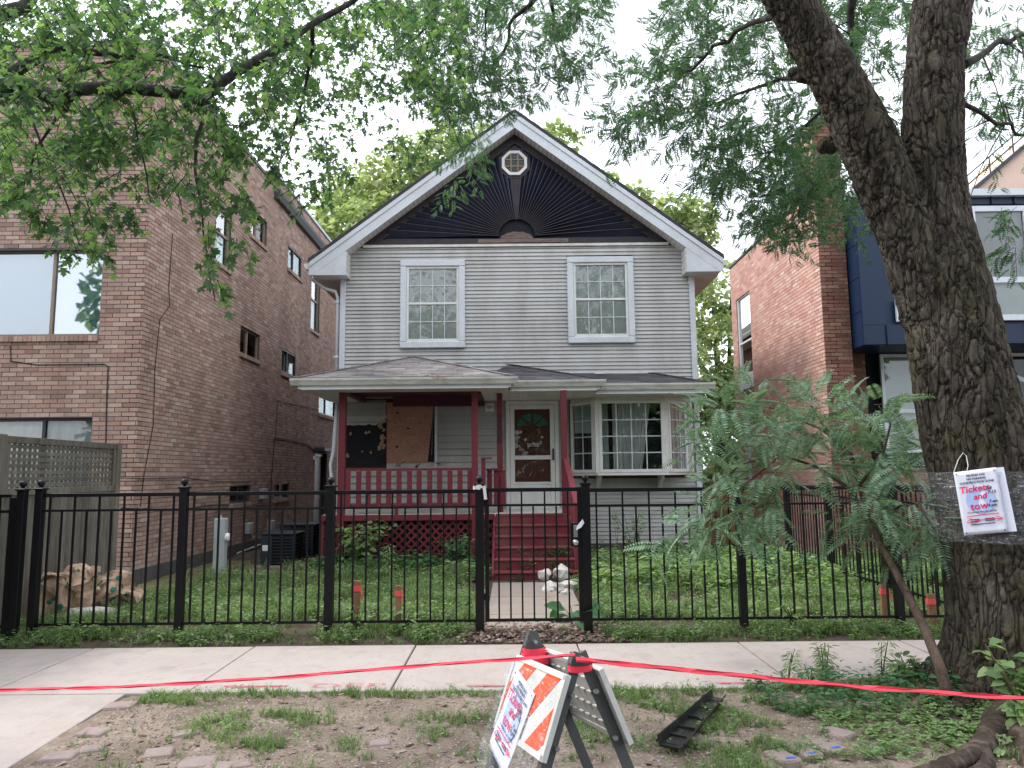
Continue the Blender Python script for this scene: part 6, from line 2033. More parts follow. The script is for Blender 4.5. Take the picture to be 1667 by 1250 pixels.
# film hanging round the barricade
fl = []
nx, ny = 26, 16
for j in range(ny):
    for i in range(nx):
        a, b = i / (nx - 1), j / (ny - 1)
        p = PO + PU * (a * (PWd + 0.05) - 0.025) + PV * (0.02 + b * (0.50 - 0.06 * math.sin(a * 5))) + PN * (0.016 + 0.03 * b * (1 if b > 0.6 else 0) * 0)
        p += PN * (0.012 * mnoise.noise(Vector((a * 9, b * 6, 2.0))) + (0.03 * mnoise.noise(Vector((a * 5, b * 4, 8.0))) if b > 0.62 else 0.0) + 0.012)
        fl.append(tuple(p))
fF = [(j * nx + i, j * nx + i + 1, (j + 1) * nx + i + 1, (j + 1) * nx + i) for j in range(ny - 1) for i in range(nx - 1)]
np_mesh('plastic_film', np.array(fl), np.array(fF), M['film'], None, True, label='clear plastic film wrapped over the striped barricade panel', cat='plastic film')

# red tape: two runs and the windings on the barricade
def ribbon(pts, w_, name, label, twist=0.0, windings=None, group='red barrier tape'):
    t = thing(name, pts[0], label, 'tape', group)
    pts = [Vector(p) for p in pts]
    V = []
    for i, p in enumerate(pts):
        d = (pts[min(i + 1, len(pts) - 1)] - pts[max(0, i - 1)]).normalized()
        a = twist * i / (len(pts) - 1)
        a = 0.5 * math.sin(i * 1.3 + twist * 5) + 0.25 * math.sin(i * 3.1)
        s = Vector((0, 0, 1)) * math.cos(a) + Vector((d.y, -d.x, 0)) * math.sin(a)
        V += [p - s * w_ / 2, p + s * w_ / 2]
    F = [(2 * i, 2 * i + 2, 2 * i + 3, 2 * i + 1) for i in range(len(pts) - 1)]
    V2 = []
    for i, p in enumerate(pts):        # second, loosely folded layer
        q = p + Vector((0, -0.004, 0.0045 * math.sin(i * 0.9 + twist)))
        V2 += [tuple(q - Vector((0, 0.002, w_ * 0.30))), tuple(q + Vector((0, 0.003, w_ * 0.22)))]
    np_mesh('strip', np.array(V2), np.array(F), M['tape'], t, False)
    o = np_mesh('strip', np.array([tuple(v) for v in V]), np.array(F), M['tape'], t, False)
    m_ = o.modifiers.new('thick', 'SOLIDIFY'); m_.thickness = 0.0008
    return t


def run(pts2, n=60):
    P = [at(x, y, Y) for x, y, Y in pts2]
    out = []
    for k in range(n):
        t = k / (n - 1) * (len(P) - 1)
        i = min(int(t), len(P) - 2)
        out.append(P[i].lerp(P[i + 1], t - i))
    return out


tl_ = ribbon(run([(936, 1066, 2.97), (700, 1082, 3.12), (450, 1103, 3.2), (200, 1118, 3.25), (0, 1123, 3.3), (-300, 1124, 3.35), (-700, 1115, 3.4)]), 0.0125, 'barrier_tape', 'red plastic tape stretched from the barricade towards the driveway', 0.9)
tr_ = ribbon(run([(938, 1073, 2.96), (1150, 1094, 3.1), (1400, 1118, 3.25), (1667, 1137, 3.4), (2000, 1150, 3.5), (2400, 1150, 3.6)]), 0.019, 'barrier_tape', 'red plastic tape stretched from the barricade past the big tree', 0.9)
for A_, par, r_, n in ((NA, tr_, 0.02, 1), (FA, tl_, 0.03, 5)):
    for k in range(n):
        z = A_.z - 0.035 - 0.014 * k
        w0 = 0.022 + 0.36 * (0.035 + 0.014 * k)
        q = []
        for i in range(13):
            an = 6.283 * i / 12
            q.append(Vector((A_.x, A_.y, z)) + nh * (w0 * 1.15 + 0.014) * math.cos(an) + ax * (r_ * math.sin(an)) + Vector((0, 0, 0.008 * math.sin(an + k))))
        V = []
        for p in q:
            V += [tuple(p + Vector((0, 0, -0.012))), tuple(p + Vector((0, 0, 0.012)))]
        np_mesh('winding', np.array(V), np.array([(2 * i, 2 * i + 2, 2 * i + 3, 2 * i + 1) for i in range(12)]), M['tape'], par, True)
# ------------------------------------------------------------------ vegetation templates
def leaf_maple():
    half = [(0.10, 0.03), (0.34, -0.06), (0.20, 0.20), (0.50, 0.30), (0.46, 0.42), (0.58, 0.56), (0.34, 0.52), (0.15, 0.50), (0.24, 0.72), (0.12, 0.80)]
    out = [(0, 0)] + half + [(0, 1.05)] + [(-x, y) for x, y in reversed(half)]
    v = [(0, 0.32, 0)] + [(x, y, -0.22 * abs(x) - 0.10 * y * y) for x, y in out]
    n = len(out)
    return np.array(v), np.array([(0, 1 + i, 1 + (i + 1) % n) for i in range(n)])


def leaf_simple(w_=0.42, fold=0.18, droop=0.15):
    v = [(0, 0, 0), (w_ * 0.5, 0.35, fold * w_), (w_ * 0.38, 0.7, fold * w_ - droop * 0.5), (0, 1, -droop), (-w_ * 0.38, 0.7, fold * w_ - droop * 0.5), (-w_ * 0.5, 0.35, fold * w_), (0, 0.35, 0), (0, 0.7, -droop * 0.5)]
    f = [(0, 1, 6), (1, 2, 7), (1, 7, 6), (2, 3, 7), (0, 6, 5), (6, 7, 4), (6, 4, 5), (7, 3, 4)]
    return np.array(v), np.array(f)


def leaf_pinnate(pairs=10, ll=0.15, lw=0.055, curve=0.25):
    V, F = [], []
    for k in range(pairs):
        y = 0.08 + 0.9 * k / (pairs - 0.5)
        z = -curve * y * y
        s = 1.0 - 0.35 * abs(2 * k / (pairs - 1) - 0.9)
        for sd in (-1, 1):
            b = len(V)
            V += [(0, y, z), (sd * ll * s * 0.5, y + 0.02 + lw * s * 0.55, z - 0.015), (sd * ll * s, y + 0.045, z - 0.05), (sd * ll * s * 0.5, y + 0.02 - lw * s * 0.4, z - 0.015)]
            F += [(b, b + 1, b + 2), (b, b + 2, b + 3)] if sd < 0 else [(b, b + 2, b + 1), (b, b + 3, b + 2)]
    b = len(V)     # rachis
    V += [(-0.006, 0, 0), (0.006, 0, 0), (0, 0.5, -curve * 0.25), (0, 0.97, -curve * 0.94)]
    F += [(b, b + 1, b + 2), (b, b + 2, b + 3)]
    return np.array(V), np.array(F)


T_MAPLE, T_LEAF, T_BROAD = leaf_maple(), leaf_simple(), leaf_simple(0.72, 0.12, 0.2)
T_NARROW = leaf_simple(0.16, 0.1, 0.35)
T_PINN, T_PINN_BIG = leaf_pinnate(7, 0.33, 0.19), leaf_pinnate(12, 0.26, 0.095, 0.3)
T_FAR = (np.array([(0, 0, 0), (0.4, 0.5, 0.12), (0, 1, -0.1), (-0.4, 0.5, 0.12)]), np.array([(0, 1, 2), (0, 2, 3)]))


def blade_tuft(n, seed):
    g = np.random.default_rng(seed)
    V, F = [], []
    for k in range(n):
        a = g.uniform(0, 6.283)
        h = g.uniform(0.5, 1.0)
        lean = g.uniform(0.15, 0.75)
        w_ = 0.022
        c, s = math.cos(a), math.sin(a)
        bx_, by_ = g.uniform(-0.12, 0.12), g.uniform(-0.12, 0.12)
        b = len(V)
        for t, ww in ((0, w_), (0.55, w_ * 0.8)):
            r_ = lean * h * t * t
            for sd in (-1, 1):
                V.append((bx_ + c * r_ - s * ww * sd, by_ + s * r_ + c * ww * sd, h * t * (1 - 0.2 * lean * t)))
        r_ = lean * h
        V.append((bx_ + c * r_, by_ + s * r_, h * (1 - 0.45 * lean)))
        F += [(b, b + 1, b + 3), (b, b + 3, b + 2), (b + 2, b + 3, b + 4)]
    return np.array(V), np.array(F)


def weed_plant(n, seed, spread=0.5, tmpl=None):
    """a small leafy herb about one unit tall"""
    g = np.random.default_rng(seed)
    lv, lf = tmpl or T_LEAF
    V, F = [], []
    nb = 0
    for k in range(n):
        t = (k + 0.5) / n
        a = k * 2.4 + g.uniform(-0.4, 0.4)
        up = g.uniform(0.0, 0.5)
        d = np.array([math.cos(a), math.sin(a), up])
        nrm = np.array([-0.3 * math.cos(a), -0.3 * math.sin(a), 1.0]) + g.normal(0, 0.2, 3)
        s = g.uniform(0.3, 0.55) * (1 - 0.35 * t)
        X, Y, Z = frames(d[None], nrm[None], [s])
        base = np.array([[g.normal(0, 0.08) * spread, g.normal(0, 0.08) * spread, 0.15 + 0.75 * t]]) + d[None] * 0.04
        v, f = scatter(lv, lf, base, X, Y, Z)
        V.append(v); F.append(f + nb); nb += len(v)
    V.append(np.array([(-0.012, 0, 0), (0.012, 0, 0), (0, 0, 0.9)])); F.append(np.array([(nb, nb + 1, nb + 2)]))
    return np.concatenate(V), np.concatenate(F)


def upright(n, g, scale, tilt=0.15):
    a = g.uniform(0, 6.283, n)
    z = unit(np.stack([g.normal(0, tilt, n), g.normal(0, tilt, n), np.ones(n)], 1))
    x = unit(np.cross(np.stack([np.sin(a), -np.cos(a), np.zeros(n)], 1), z))
    y = np.cross(z, x)
    s = np.asarray(scale)[:, None]
    return x * s, y * s, z * s


def in_poly(p, poly):
    x, y = p
    c = False
    for i in range(len(poly)):
        (x1, y1), (x2, y2) = poly[i], poly[i - 1]
        if (y1 > y) != (y2 > y) and x < (x2 - x1) * (y - y1) / (y2 - y1) + x1: c = not c
    return c


def sample_region(poly, Y0, Y1, n, rng, keep=None):
    xs, ys = [p[0] for p in poly], [p[1] for p in poly]
    out = []
    while len(out) < n:
        x, y = rng.uniform(min(xs), max(xs)), rng.uniform(min(ys), max(ys))
        if not in_poly((x, y), poly): continue
        if keep and rng.random() > keep(x, y): continue
        out.append(at(x, y, rng.uniform(Y0, Y1)))
    return out


def sprays(bases, tmpl, nleaf, length, leaf, rng, dirs=None, droop=0.7, spread=0.55, nrm_up=0.8, twig=None, twig_r=0.003):
    """hanging sprigs: a drooping twig from each base with leaves set alternately; returns NB of leaves"""
    nb = NB()
    P, TIP, NRM, SZ = [], [], [], []
    for i, b in enumerate(bases):
        a = rng.uniform(0, 6.283)
        d = Vector((math.cos(a), math.sin(a), 0)) * spread + Vector((0, 0, -droop + rng.uniform(-0.25, 0.25)))
        if dirs: d += dirs
        d.normalize()
        L_ = length * rng.uniform(0.6, 1.25)
        n = max(3, int(nleaf * rng.uniform(0.7, 1.3)))
        prev = None
        pts = []
        for k in range(n):
            t = (k + 0.4) / n
            p = Vector(b) + d * (L_ * t) + Vector((0, 0, -0.25 * L_ * t * t))
            pts.append(p)
            an = k * 2.4 + rng.uniform(-0.7, 0.7)
            sidev = d.orthogonal().normalized()
            sidev.rotate(Matrix.Rotation(an, 3, d))
            tip = (sidev * 0.8 + d * 0.55 + Vector((0, 0, -0.35 * droop)) + Vector((rng.gauss(0, .25), rng.gauss(0, .25), rng.gauss(0, .25)))).normalized()
            nr = Vector((rng.gauss(0, 0.45), rng.gauss(0, 0.45), nrm_up)) - d * 0.2
            P.append(p + tip * (0.25 * leaf)); TIP.append(tip); NRM.append(nr); SZ.append(leaf * rng.uniform(0.65, 1.2))
        if twig is not None:
            twig.tube([Vector(b)] + pts[::2] + [pts[-1]], [twig_r * 1.3] + [twig_r] * (len(pts[::2])) + [twig_r * 0.5], 3, cap=False)
    P, TIP, NRM = (np.array([tuple(q) for q in A]) for A in (P, TIP, NRM))
    X, Y, Z = frames(TIP, NRM, SZ)
    nb.add(*scatter(tmpl[0], tmpl[1], P, X, Y, Z))
    return nb


# ------------------------------------------------------------------ the big street tree (twin stems)
TY = 5.32
lt = thing('locust_tree', (TRX, TRY, 0), 'big furrowed street tree forking into two stems, notice tied on its trunk', 'tree')


def ctr(pts, Y=TY):
    return [(at(x, y, Y + dy), w_ * Y / 1200 / 2) for x, y, w_, dy in pts]


main = ctr([(1648, 1190, 330, 0), (1646, 1150, 270, 0), (1642, 1110, 222, 0), (1642, 1060, 192, 0), (1641, 1000, 178, 0), (1631, 910, 166, 0), (1612, 810, 160, 0), (1590, 722, 156, 0), (1575, 650, 152, 0), (1552, 540, 143, 0), (1537, 440, 118, 0), (1527, 360, 102, 0), (1518, 240, 97, 0), (1521, 120, 95, 0), (1536, 0, 98, 0), (1556, -150, 92, 0.1), (1600, -420, 80, 0.2), (1640, -800, 60, 0.3)])
left = ctr([(1560, 600, 90, 0.02), (1520, 500, 108, 0.0), (1481, 400, 96, -0.03), (1449, 320, 92, -0.06), (1415, 236, 90, -0.1), (1355, 118, 82, -0.15), (1284, 0, 76, -0.2), (1190, -150, 68, -0.3), (1020, -420, 58, -0.5), (850, -760, 44, -0.9)])
stub1 = ctr([(1378, 180, 36, 0.1), (1345, 132, 26, 0.2), (1305, 122, 27, 0.28), (1290, 118, 20, 0.3), (1283, 116, 6, 0.3)])
stub2 = ctr([(1410, 200, 36, 0.25), (1372, 222, 30, 0.3), (1350, 236, 34, 0.3), (1338, 240, 24, 0.28), (1330, 241, 8, 0.28)])
bm_t = MB()
for path, n in ((main, 40), (left, 32), (stub1, 14), (stub2, 14)):
    pts, rad = [p for p, r_ in path], [r_ for p, r_ in path]
    P2, R2 = [], []
    for i in range(len(pts) - 1):
        for s in range(3):
            P2.append(pts[i].lerp(pts[i + 1], s / 3)); R2.append(rad[i] + (rad[i + 1] - rad[i]) * s / 3)
    bm_t.tube(P2 + [pts[-1]], R2 + [rad[-1]], n)
# root flare
for a in (0.3, 1.5, 2.6, 3.6, 4.5, 5.4):
    c0 = Vector((TRX, TRY, 0.45))
    e = Vector((math.cos(a), math.sin(a), 0))
    bm_t.tube([c0 + e * 0.26, c0 + e * 0.40 + Vector((0, 0, -0.22)), c0 + e * 0.58 + Vector((0, 0, -0.36)), c0 + e * 0.85 + Vector((0, 0, -0.44))], [0.12, 0.13, 0.10, 0.05], 10)
tmp = bm_t.build('trunk_tmp', None)
rm_ = tmp.modifiers.new('rm', 'REMESH'); rm_.mode = 'VOXEL'; rm_.voxel_size = 0.0118
dg = bpy.context.evaluated_depsgraph_get()
me = bpy.data.meshes.new_from_object(tmp.evaluated_get(dg))
bpy.data.objects.remove(tmp)
nv = len(me.vertices)
co = np.empty(nv * 3, dtype=np.float32); me.vertices.foreach_get('co', co); co = co.reshape(-1, 3).astype(float)
no = np.empty(nv * 3, dtype=np.float32); me.vertices.foreach_get('normal', no); no = no.reshape(-1, 3).astype(float)
near = co[:, 2] < 6.2
disp = np.zeros(nv)
for i in np.nonzero(near)[0]:
    p = Vector(co[i])
    wv = mnoise.noise_vector(p * 5.5) * 0.055 + mnoise.noise_vector(p * 17) * 0.016
    q = Vector(((p.x + wv.x) * 18, (p.y + wv.y) * 18, (p.z + wv.z * 2.0) * 5.2))
    dd, _pp = mnoise.voronoi(q)
    cr = min(1.0, (dd[1] - dd[0]) * 4.5)
    pl_ = mnoise.cell(Vector(_pp[0])) if False else mnoise.noise(Vector(_pp[0]) * 3.3)
    fl_ = mnoise.noise(Vector((p.x * 40, p.y * 40, p.z * 14)))
    disp[i] = -0.020 * (1 - cr) * max(0.15, min(1.0, 0.7 + 1.1 * mnoise.noise(p * 6 + Vector((3, 3, 3))))) + 0.008 * pl_ * cr + 0.006 * mnoise.noise(Vector((p.x * 26, p.y * 26, p.z * 7))) + 0.0035 * fl_ + 0.02 * mnoise.noise(p * 1.3)
co += no * disp[:, None]
me.vertices.foreach_set('co', co.astype(np.float32).ravel())
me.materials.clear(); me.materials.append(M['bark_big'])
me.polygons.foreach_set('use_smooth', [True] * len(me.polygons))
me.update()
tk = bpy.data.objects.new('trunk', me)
link(tk, lt)
# surface roots
for pts in ([(1640, 1150, 4.95, 0.12), (1605, 1196, 4.55, 0.07), (1590, 1216, 4.32, 0.055), (1545, 1236, 4.16, 0.048), (1490, 1252, 4.06, 0.035), (1440, 1262, 4.0, 0.02)],
            [(1595, 1214, 4.35, 0.05), (1606, 1236, 4.2, 0.045), (1592, 1254, 4.08, 0.042), (1540, 1266, 4.02, 0.04)],
            [(1660, 1160, 4.9, 0.14), (1680, 1200, 4.5, 0.11), (1690, 1240, 4.2, 0.08), (1700, 1270, 4.0, 0.06)]):
    P = [at(x, y, Y) for x, y, Y, r_ in pts]
    P = [Vector((p.x, p.y, max(p.z, 0.01) - 0.025)) for p in P]
    fine, rr = [], []
    for i in range(len(P) - 1):
        for s in range(10):
            q = P[i].lerp(P[i + 1], s / 10)
            fine.append(q + Vector((0.012 * mnoise.noise(q * 11), 0, 0.014 * mnoise.noise(q * 9)))); rr.append((pts[i][3] + (pts[i + 1][3] - pts[i][3]) * s / 10) * (1 + 0.22 * mnoise.noise(q * 7)))
    rt = MB().tube(fine, rr, 22)
    vv = []
    for v in rt.v:
        v = Vector(v)
        k = mnoise.noise(v * 16) * 0.010 + mnoise.noise(v * 45) * 0.005
        vv.append((v.x + k, v.y + 0.6 * k, v.z * 0.85 + k))
    rt.v = vv
    rt.build('root', M['root'], lt, smooth=True)
# dark soil round the foot
ds = []
xs, ys = lin(1.9, 5.6, 0.06), lin(3.96, 5.7, 0.06)
idx = {}
V, F = [], []
def inside(x, y):
    return ((x - 3.65) / 1.25) ** 2 + ((y - 4.75) / 0.85) ** 2 + 0.5 * mnoise.noise(Vector((x * 3, y * 3, 0))) < 0.8
for j in range(len(ys) - 1):
    for i in range(len(xs) - 1):
        if inside((xs[i] + xs[i + 1]) / 2, (ys[j] + ys[j + 1]) / 2):
            q = []
            for (a, b) in ((i, j), (i + 1, j), (i + 1, j + 1), (i, j + 1)):
                if (a, b) not in idx:
                    idx[(a, b)] = len(V); V.append((xs[a], ys[b], gz(xs[a], ys[b]) + 0.008 + 0.01 * mnoise.noise(Vector((xs[a] * 9, ys[b] * 9, 3)))))
                q.append(idx[(a, b)])
            F.append(tuple(q))
np_mesh('tree_pit_ground', np.array(V), np.array(F), M['dark_earth'], None, True, kind='structure')

# limbs and crown
limb = MB()
for pts in ([(1570, 105, 15, 0.1), (1600, 85, 12, 0.3), (1640, 66, 10, 0.5), (1690, 45, 8, 0.8)], [(1570, 170, 9, 0.1), (1610, 190, 7, 0.3), (1650, 215, 6, 0.6), (1700, 232, 5, 0.9)],
            [(1295, 10, 14, -0.2), (1220, 40, 10, 0.6), (1150, 90, 7, 1.4), (1060, 130, 4, 2.0)], [(1360, 130, 10, 0.2), (1270, 130, 8, 1.0), (1180, 160, 6, 1.8), (1080, 220, 4, 2.4)],
            [(1370, 150, 8, 0.3), (1300, 215, 6, 1.3), (1220, 280, 4, 2.0)], [(1200, -130, 40, -0.3), (1050, -120, 26, 0.8), (900, -40, 16, 1.8), (830, 40, 9, 2.5), (800, 120, 6, 3.0)],
            [(1390, -40, 20, 0.6), (1385, 40, 14, 0.8), (1370, 90, 9, 0.9)], [(1545, -60, 40, 0.2), (1450, -140, 26, 1.0), (1330, -150, 16, 2.0), (1200, -60, 9, 2.6), (1150, 60, 6, 2.8)],
            [(1030, -400, 40, -0.5), (940, -180, 24, 1.0), (880, -60, 14, 2.0), (900, 60, 7, 2.6)]):
    q = [(at(x, y, TY + dy), w_ * TY / 1200 / 2) for x, y, w_, dy in pts]
    fp, fr2 = [], []
    for i in range(len(q) - 1):
        for s in range(4):
            p = q[i][0].lerp(q[i + 1][0], s / 4)
            fp.append(p + Vector((mnoise.noise(p * 3), mnoise.noise(p * 3 + Vector((5, 0, 0))), mnoise.noise(p * 3 + Vector((0, 5, 0))))) * 0.05 * (i + s / 4)); fr2.append(q[i][1] + (q[i + 1][1] - q[i][1]) * s / 4)
    limb.tube(fp + [q[-1][0]], fr2 + [q[-1][1]], 8)
    for i in range(4, len(fp) - 1, 2):      # twigs off each limb
        e = fp[i] + Vector((R.uniform(-0.7, 0.5), R.uniform(-0.4, 0.6), R.uniform(-0.7, 0.15)))
        mid = fp[i].lerp(e, 0.5) + Vector((0, 0, 0.08))
        limb.tube([fp[i], mid, e], [0.007, 0.005, 0.002], 4)
limb.build('limb', M['bark_thin'], lt, smooth=True)
rl = random.Random(21)
regC = [(992, 140), (1015, 95), (1075, 50), (1110, -30), (1500, -30), (1480, 110), (1400, 100), (1440, 180), (1420, 250), (1385, 330), (1340, 280), (1320, 330), (1292, 390), (1262, 372), (1215, 400), (1200, 340), (1170, 320), (1110, 250), (1010, 225), (990, 200)]
tw = MB()
crown = NB()
def addc(nb):
    for v, f in zip(nb.V, nb.F): crown.add(v, f)
addc(sprays(sample_region(regC, 6.0, 9.5, 640, rl, lambda x, y: 0.12 + 0.88 * (0.5 + 0.5 * mnoise.noise(Vector((x / 42, y / 42, 1))) > 0.45)), T_PINN, 11, 0.32, 0.115, rl, Vector((-0.25, 0, 0)), droop=0.4, spread=0.9, nrm_up=0.35, twig=tw, twig_r=0.0022))
regE = [(640, -30), (995, -30), (985, 40), (960, 110), (940, 150), (900, 150), (850, 165), (790, 170), (740, 190), (700, 190), (660, 120)]
addc(sprays(sample_region(regE, 6.5, 9.5, 330, rl, lambda x, y: 0.25 + 0.75 * (0.5 + 0.5 * mnoise.noise(Vector((x / 45, y / 45, 4))) > 0.48)), T_PINN, 11, 0.32, 0.115, rl, Vector((0.1, 0, 0)), droop=0.4, spread=0.9, nrm_up=0.35, twig=tw, twig_r=0.0022))
addc(sprays(sample_region([(740, 205), (795, 200), (800, 235), (765, 285), (735, 300), (705, 290)], 8.5, 10.5, 15, rl), T_PINN, 10, 0.34, 0.13, rl, twig=tw, twig_r=0.0025))
addc(sprays(sample_region([(1572, -30), (1720, -30), (1720, 330), (1640, 160), (1600, 240), (1580, 160)], 5.6, 8.0, 75, rl), T_PINN, 9, 0.32, 0.115, rl, twig=tw, twig_r=0.002))
addc(sprays(sample_region([(1385, 335), (1440, 350), (1450, 362), (1375, 390), (1365, 380)], 5.6, 6.2, 7, rl), T_PINN, 7, 0.22, 0.10, rl, Vector((-0.4, 0, 0.2)), twig=tw, twig_r=0.002))
addc(sprays(sample_region([(1625, 335), (1690, 320), (1690, 420), (1640, 408)], 5.3, 6.0, 9, rl), T_PINN, 7, 0.2, 0.10, rl, Vector((-0.4, 0, 0.2)), twig=tw, twig_r=0.002))
addc(sprays(sample_region([(1215, 250), (1400, 230), (1400, 330), (1340, 350), (1290, 390), (1230, 390), (1200, 330)], 6.5, 9.0, 70, rl), T_PINN, 11, 0.32, 0.115, rl, Vector((-0.2, 0, 0)), droop=0.45, spread=0.9, nrm_up=0.35, twig=tw, twig_r=0.002))
# crown above the frame
up_b = [Vector((rl.uniform(-1.0, 8.5), rl.uniform(1.5, 10.0), rl.uniform(7.4, 10.5))) for _ in range(50)]
addc(sprays(up_b, T_PINN, 9, 0.5, 0.2, rl))
crown.build('crown', M['leaf_locust'], lt)
tw.build('twigs', M['bark_thin'], lt, kind='stuff')

# ---- notice tied on the trunk with clear film
c_, r_s = main[6]
hd = Vector((c_.x, c_.y, 0)).normalized()          # from camera to trunk
tg = Vector((hd.y, -hd.x, 0))                      # to the right


def on_trunk(x, y, out):
    """point seen at (x, y) on the vertical plane in front of the trunk"""
    q0 = Vector((c_.x, c_.y, 0)) - hd * (r_s + out)
    d = _fw + _r * ((x - 833.5) / FOC) - _u * ((y - 625.0) / FOC)
    s = q0.dot(hd) / d.dot(hd)
    return d * s + Vector((0, 0, EYE))


BLc, BRc, TLc = on_trunk(1570, 872, 0.05), on_trunk(1641, 866, 0.05), on_trunk(1552, 769, 0.05)
rr_, uu_ = (BRc - BLc), (TLc - BLc)
back_ = BLc + rr_ * 0.22 - uu_ * 0.0
MB().extrude([BLc + rr_ * 0.2 + hd * 0.012, BRc + rr_ * 0.2 + hd * 0.012, BRc + uu_ * 0.99 + rr_ * 0.17 + hd * 0.012, TLc + rr_ * 0.2 + hd * 0.012], hd * 0.001).build('paper_notice', M['paper'], label='second white sheet sticking out behind the notice on the tree', cat='notice', group='parking notices')
un = (uu_ - rr_.normalized() * uu_.dot(rr_.normalized()) * 0.0)
sheet_notice('paper_notice', BLc, rr_.normalized(), un.normalized(), -hd, rr_.length, uu_.length, 'white no-parking notice with red handwriting tied on the big tree trunk', crumple=0.003)
bandV = []
nx, ny = 40, 9
zt_, zb_ = on_trunk(1600, 768, 0.03).z, on_trunk(1600, 885, 0.03).z
for j in range(ny):
    z = zb_ + (zt_ - zb_) * j / (ny - 1)
    t = (z - zb_) / (zt_ - zb_)
    cz = main[7][0].lerp(main[5][0], 1 - (z - main[5][0].z) / (main[7][0].z - main[5][0].z))
    for i in range(nx):
        a = 2 * math.pi * i / nx
        e = tg * math.cos(a) - hd * math.sin(a)
        rad = r_s + 0.035 + 0.012 * mnoise.noise(Vector((a * 2, z * 6, 5))) + (0.05 * max(0, -math.cos(a)) ** 3)
        bandV.append(tuple(Vector((cz.x, cz.y, z)) + e * rad))
bF = [(j * nx + i, j * nx + (i + 1) % nx, (j + 1) * nx + (i + 1) % nx, (j + 1) * nx + i) for j in range(ny - 1) for i in range(nx)]
np_mesh('plastic_film', np.array(bandV), np.array(bF), M['film'], None, True, label='band of clear plastic film wound round the big tree trunk', cat='plastic film')
MB().tube([on_trunk(1553, 768, 0.05), on_trunk(1560, 748, 0.03), on_trunk(1568, 737, 0.03), on_trunk(1573, 742, 0.03), on_trunk(1576, 758, 0.05), on_trunk(1574, 766, 0.055)], 0.003, 5).build('string', M['cloth_white'], label='white string knotted above the notice on the tree trunk', cat='string')

# ------------------------------------------------------------------ maple reaching in from the left
MY = 4.7
mt_ = thing('maple_tree', (-5.6, 4.6, 0), 'maple tree with dark crooked limb reaching across the brown brick building', 'tree')
rm2 = random.Random(5)


def limb_path(pts, Y):
    q = [(at(x, y, Y + dy), w_ * Y / 1200 / 2) for x, y, w_, dy in pts]
    fp, fr2 = [], []
    for i in range(len(q) - 1):
        for s in range(4):
            p = q[i][0].lerp(q[i + 1][0], s / 4)
            fp.append(p + Vector((mnoise.noise(p * 4), 0, mnoise.noise(p * 4 + Vector((9, 0, 0))))) * 0.02)
            fr2.append((q[i][1] + (q[i + 1][1] - q[i][1]) * s / 4) * (1 + 0.15 * mnoise.noise(p * 8)))
    return fp + [q[-1][0]], fr2 + [q[-1][1]]


mtr = MB()
hub = at(-420, 120, MY)
hub2 = Vector((-5.6, 4.6, 0))
mtr.tube([hub2 + Vector((0, 0, -0.1)), hub2 + Vector((0, 0, 0.2)), hub2 + Vector((0.03, 0, 1.2)), hub2 + Vector((0.0, 0.05, 2.6)), hub2 + Vector((0.1, 0, 3.6)), hub2 + Vector((-0.1, 0.3, 5.2)), hub2 + Vector((-0.3, 0.5, 7.5))], [0.42, 0.34, 0.28, 0.26, 0.24, 0.17, 0.08], 18)
mtr.build('trunk', M['bark_big'], mt_, smooth=True)
ml = MB()
fork = hub2 + Vector((0.1, 0, 3.5))
fj = at(-60, 150, MY)
ml.tube([fork, fork.lerp(fj, 0.5) + Vector((0, 0, 0.1)), fj], [0.11, 0.08, 0.058], 12)
paths = [[(-60, 150, 30, 0), (10, 146, 27, 0), (50, 138, 25, 0), (92, 162, 30, 0), (130, 146, 24, 0), (190, 142, 22, 0), (260, 148, 20, 0), (328, 156, 22, 0), (380, 122, 18, 0.1), (450, 78, 15, 0.2), (520, 34, 12, 0.3), (590, -10, 10, 0.4), (720, -90, 8, 0.6)],
         [(-40, 150, 26, 0.1), (10, 125, 24, 0.15), (60, 95, 18, 0.2), (100, 78, 12, 0.3), (140, 82, 13, 0.35), (190, 89, 12, 0.4), (265, 92, 7, 0.5), (330, 110, 4, 0.6)],
         [(-80, 40, 40, 0.4), (0, 26, 32, 0.5), (40, 10, 26, 0.6), (70, -30, 22, 0.7), (110, -120, 16, 0.8)],
         [(95, 130, 8, 0.2), (150, 108, 6, 0.3), (210, 94, 5, 0.3), (275, 100, 3, 0.3)],
         [(332, 158, 9, 0), (334, 185, 7, 0), (318, 225, 6, 0), (318, 270, 4.5, 0), (326, 330, 3.5, 0), (340, 430, 2.5, 0), (350, 490, 1.5, 0)],
         [(100, 175, 6, 0), (60, 240, 4, 0), (45, 300, 3, 0)], [(40, 170, 5, 0), (90, 280, 3, 0), (130, 400, 2, 0)], [(215, 180, 4, 0.1), (232, 260, 3, 0.1), (245, 330, 2, 0.1)],
         [(510, 42, 9, 0.35), (505, 100, 7, 0.6), (492, 170, 5, 0.9), (470, 230, 3.5, 1.2), (455, 265, 2, 1.3)], [(700, -80, 12, 2), (712, 20, 9, 2.4), (680, 60, 6, 2.6), (640, 85, 4, 2.8)], [(712, 20, 8, 2.4), (690, 90, 6, 2.8), (672, 140, 4, 3.2), (690, 200, 2.5, 3.4)],
         [(820, -60, 10, 2.6), (790, 20, 7, 2.9), (790, 80, 4, 3.2), (770, 150, 2.5, 3.4)]]
anch = []
for pth in paths:
    fp, fr2 = limb_path(pth, MY)
    ml.tube(fp, fr2, 10)
    anch += fp
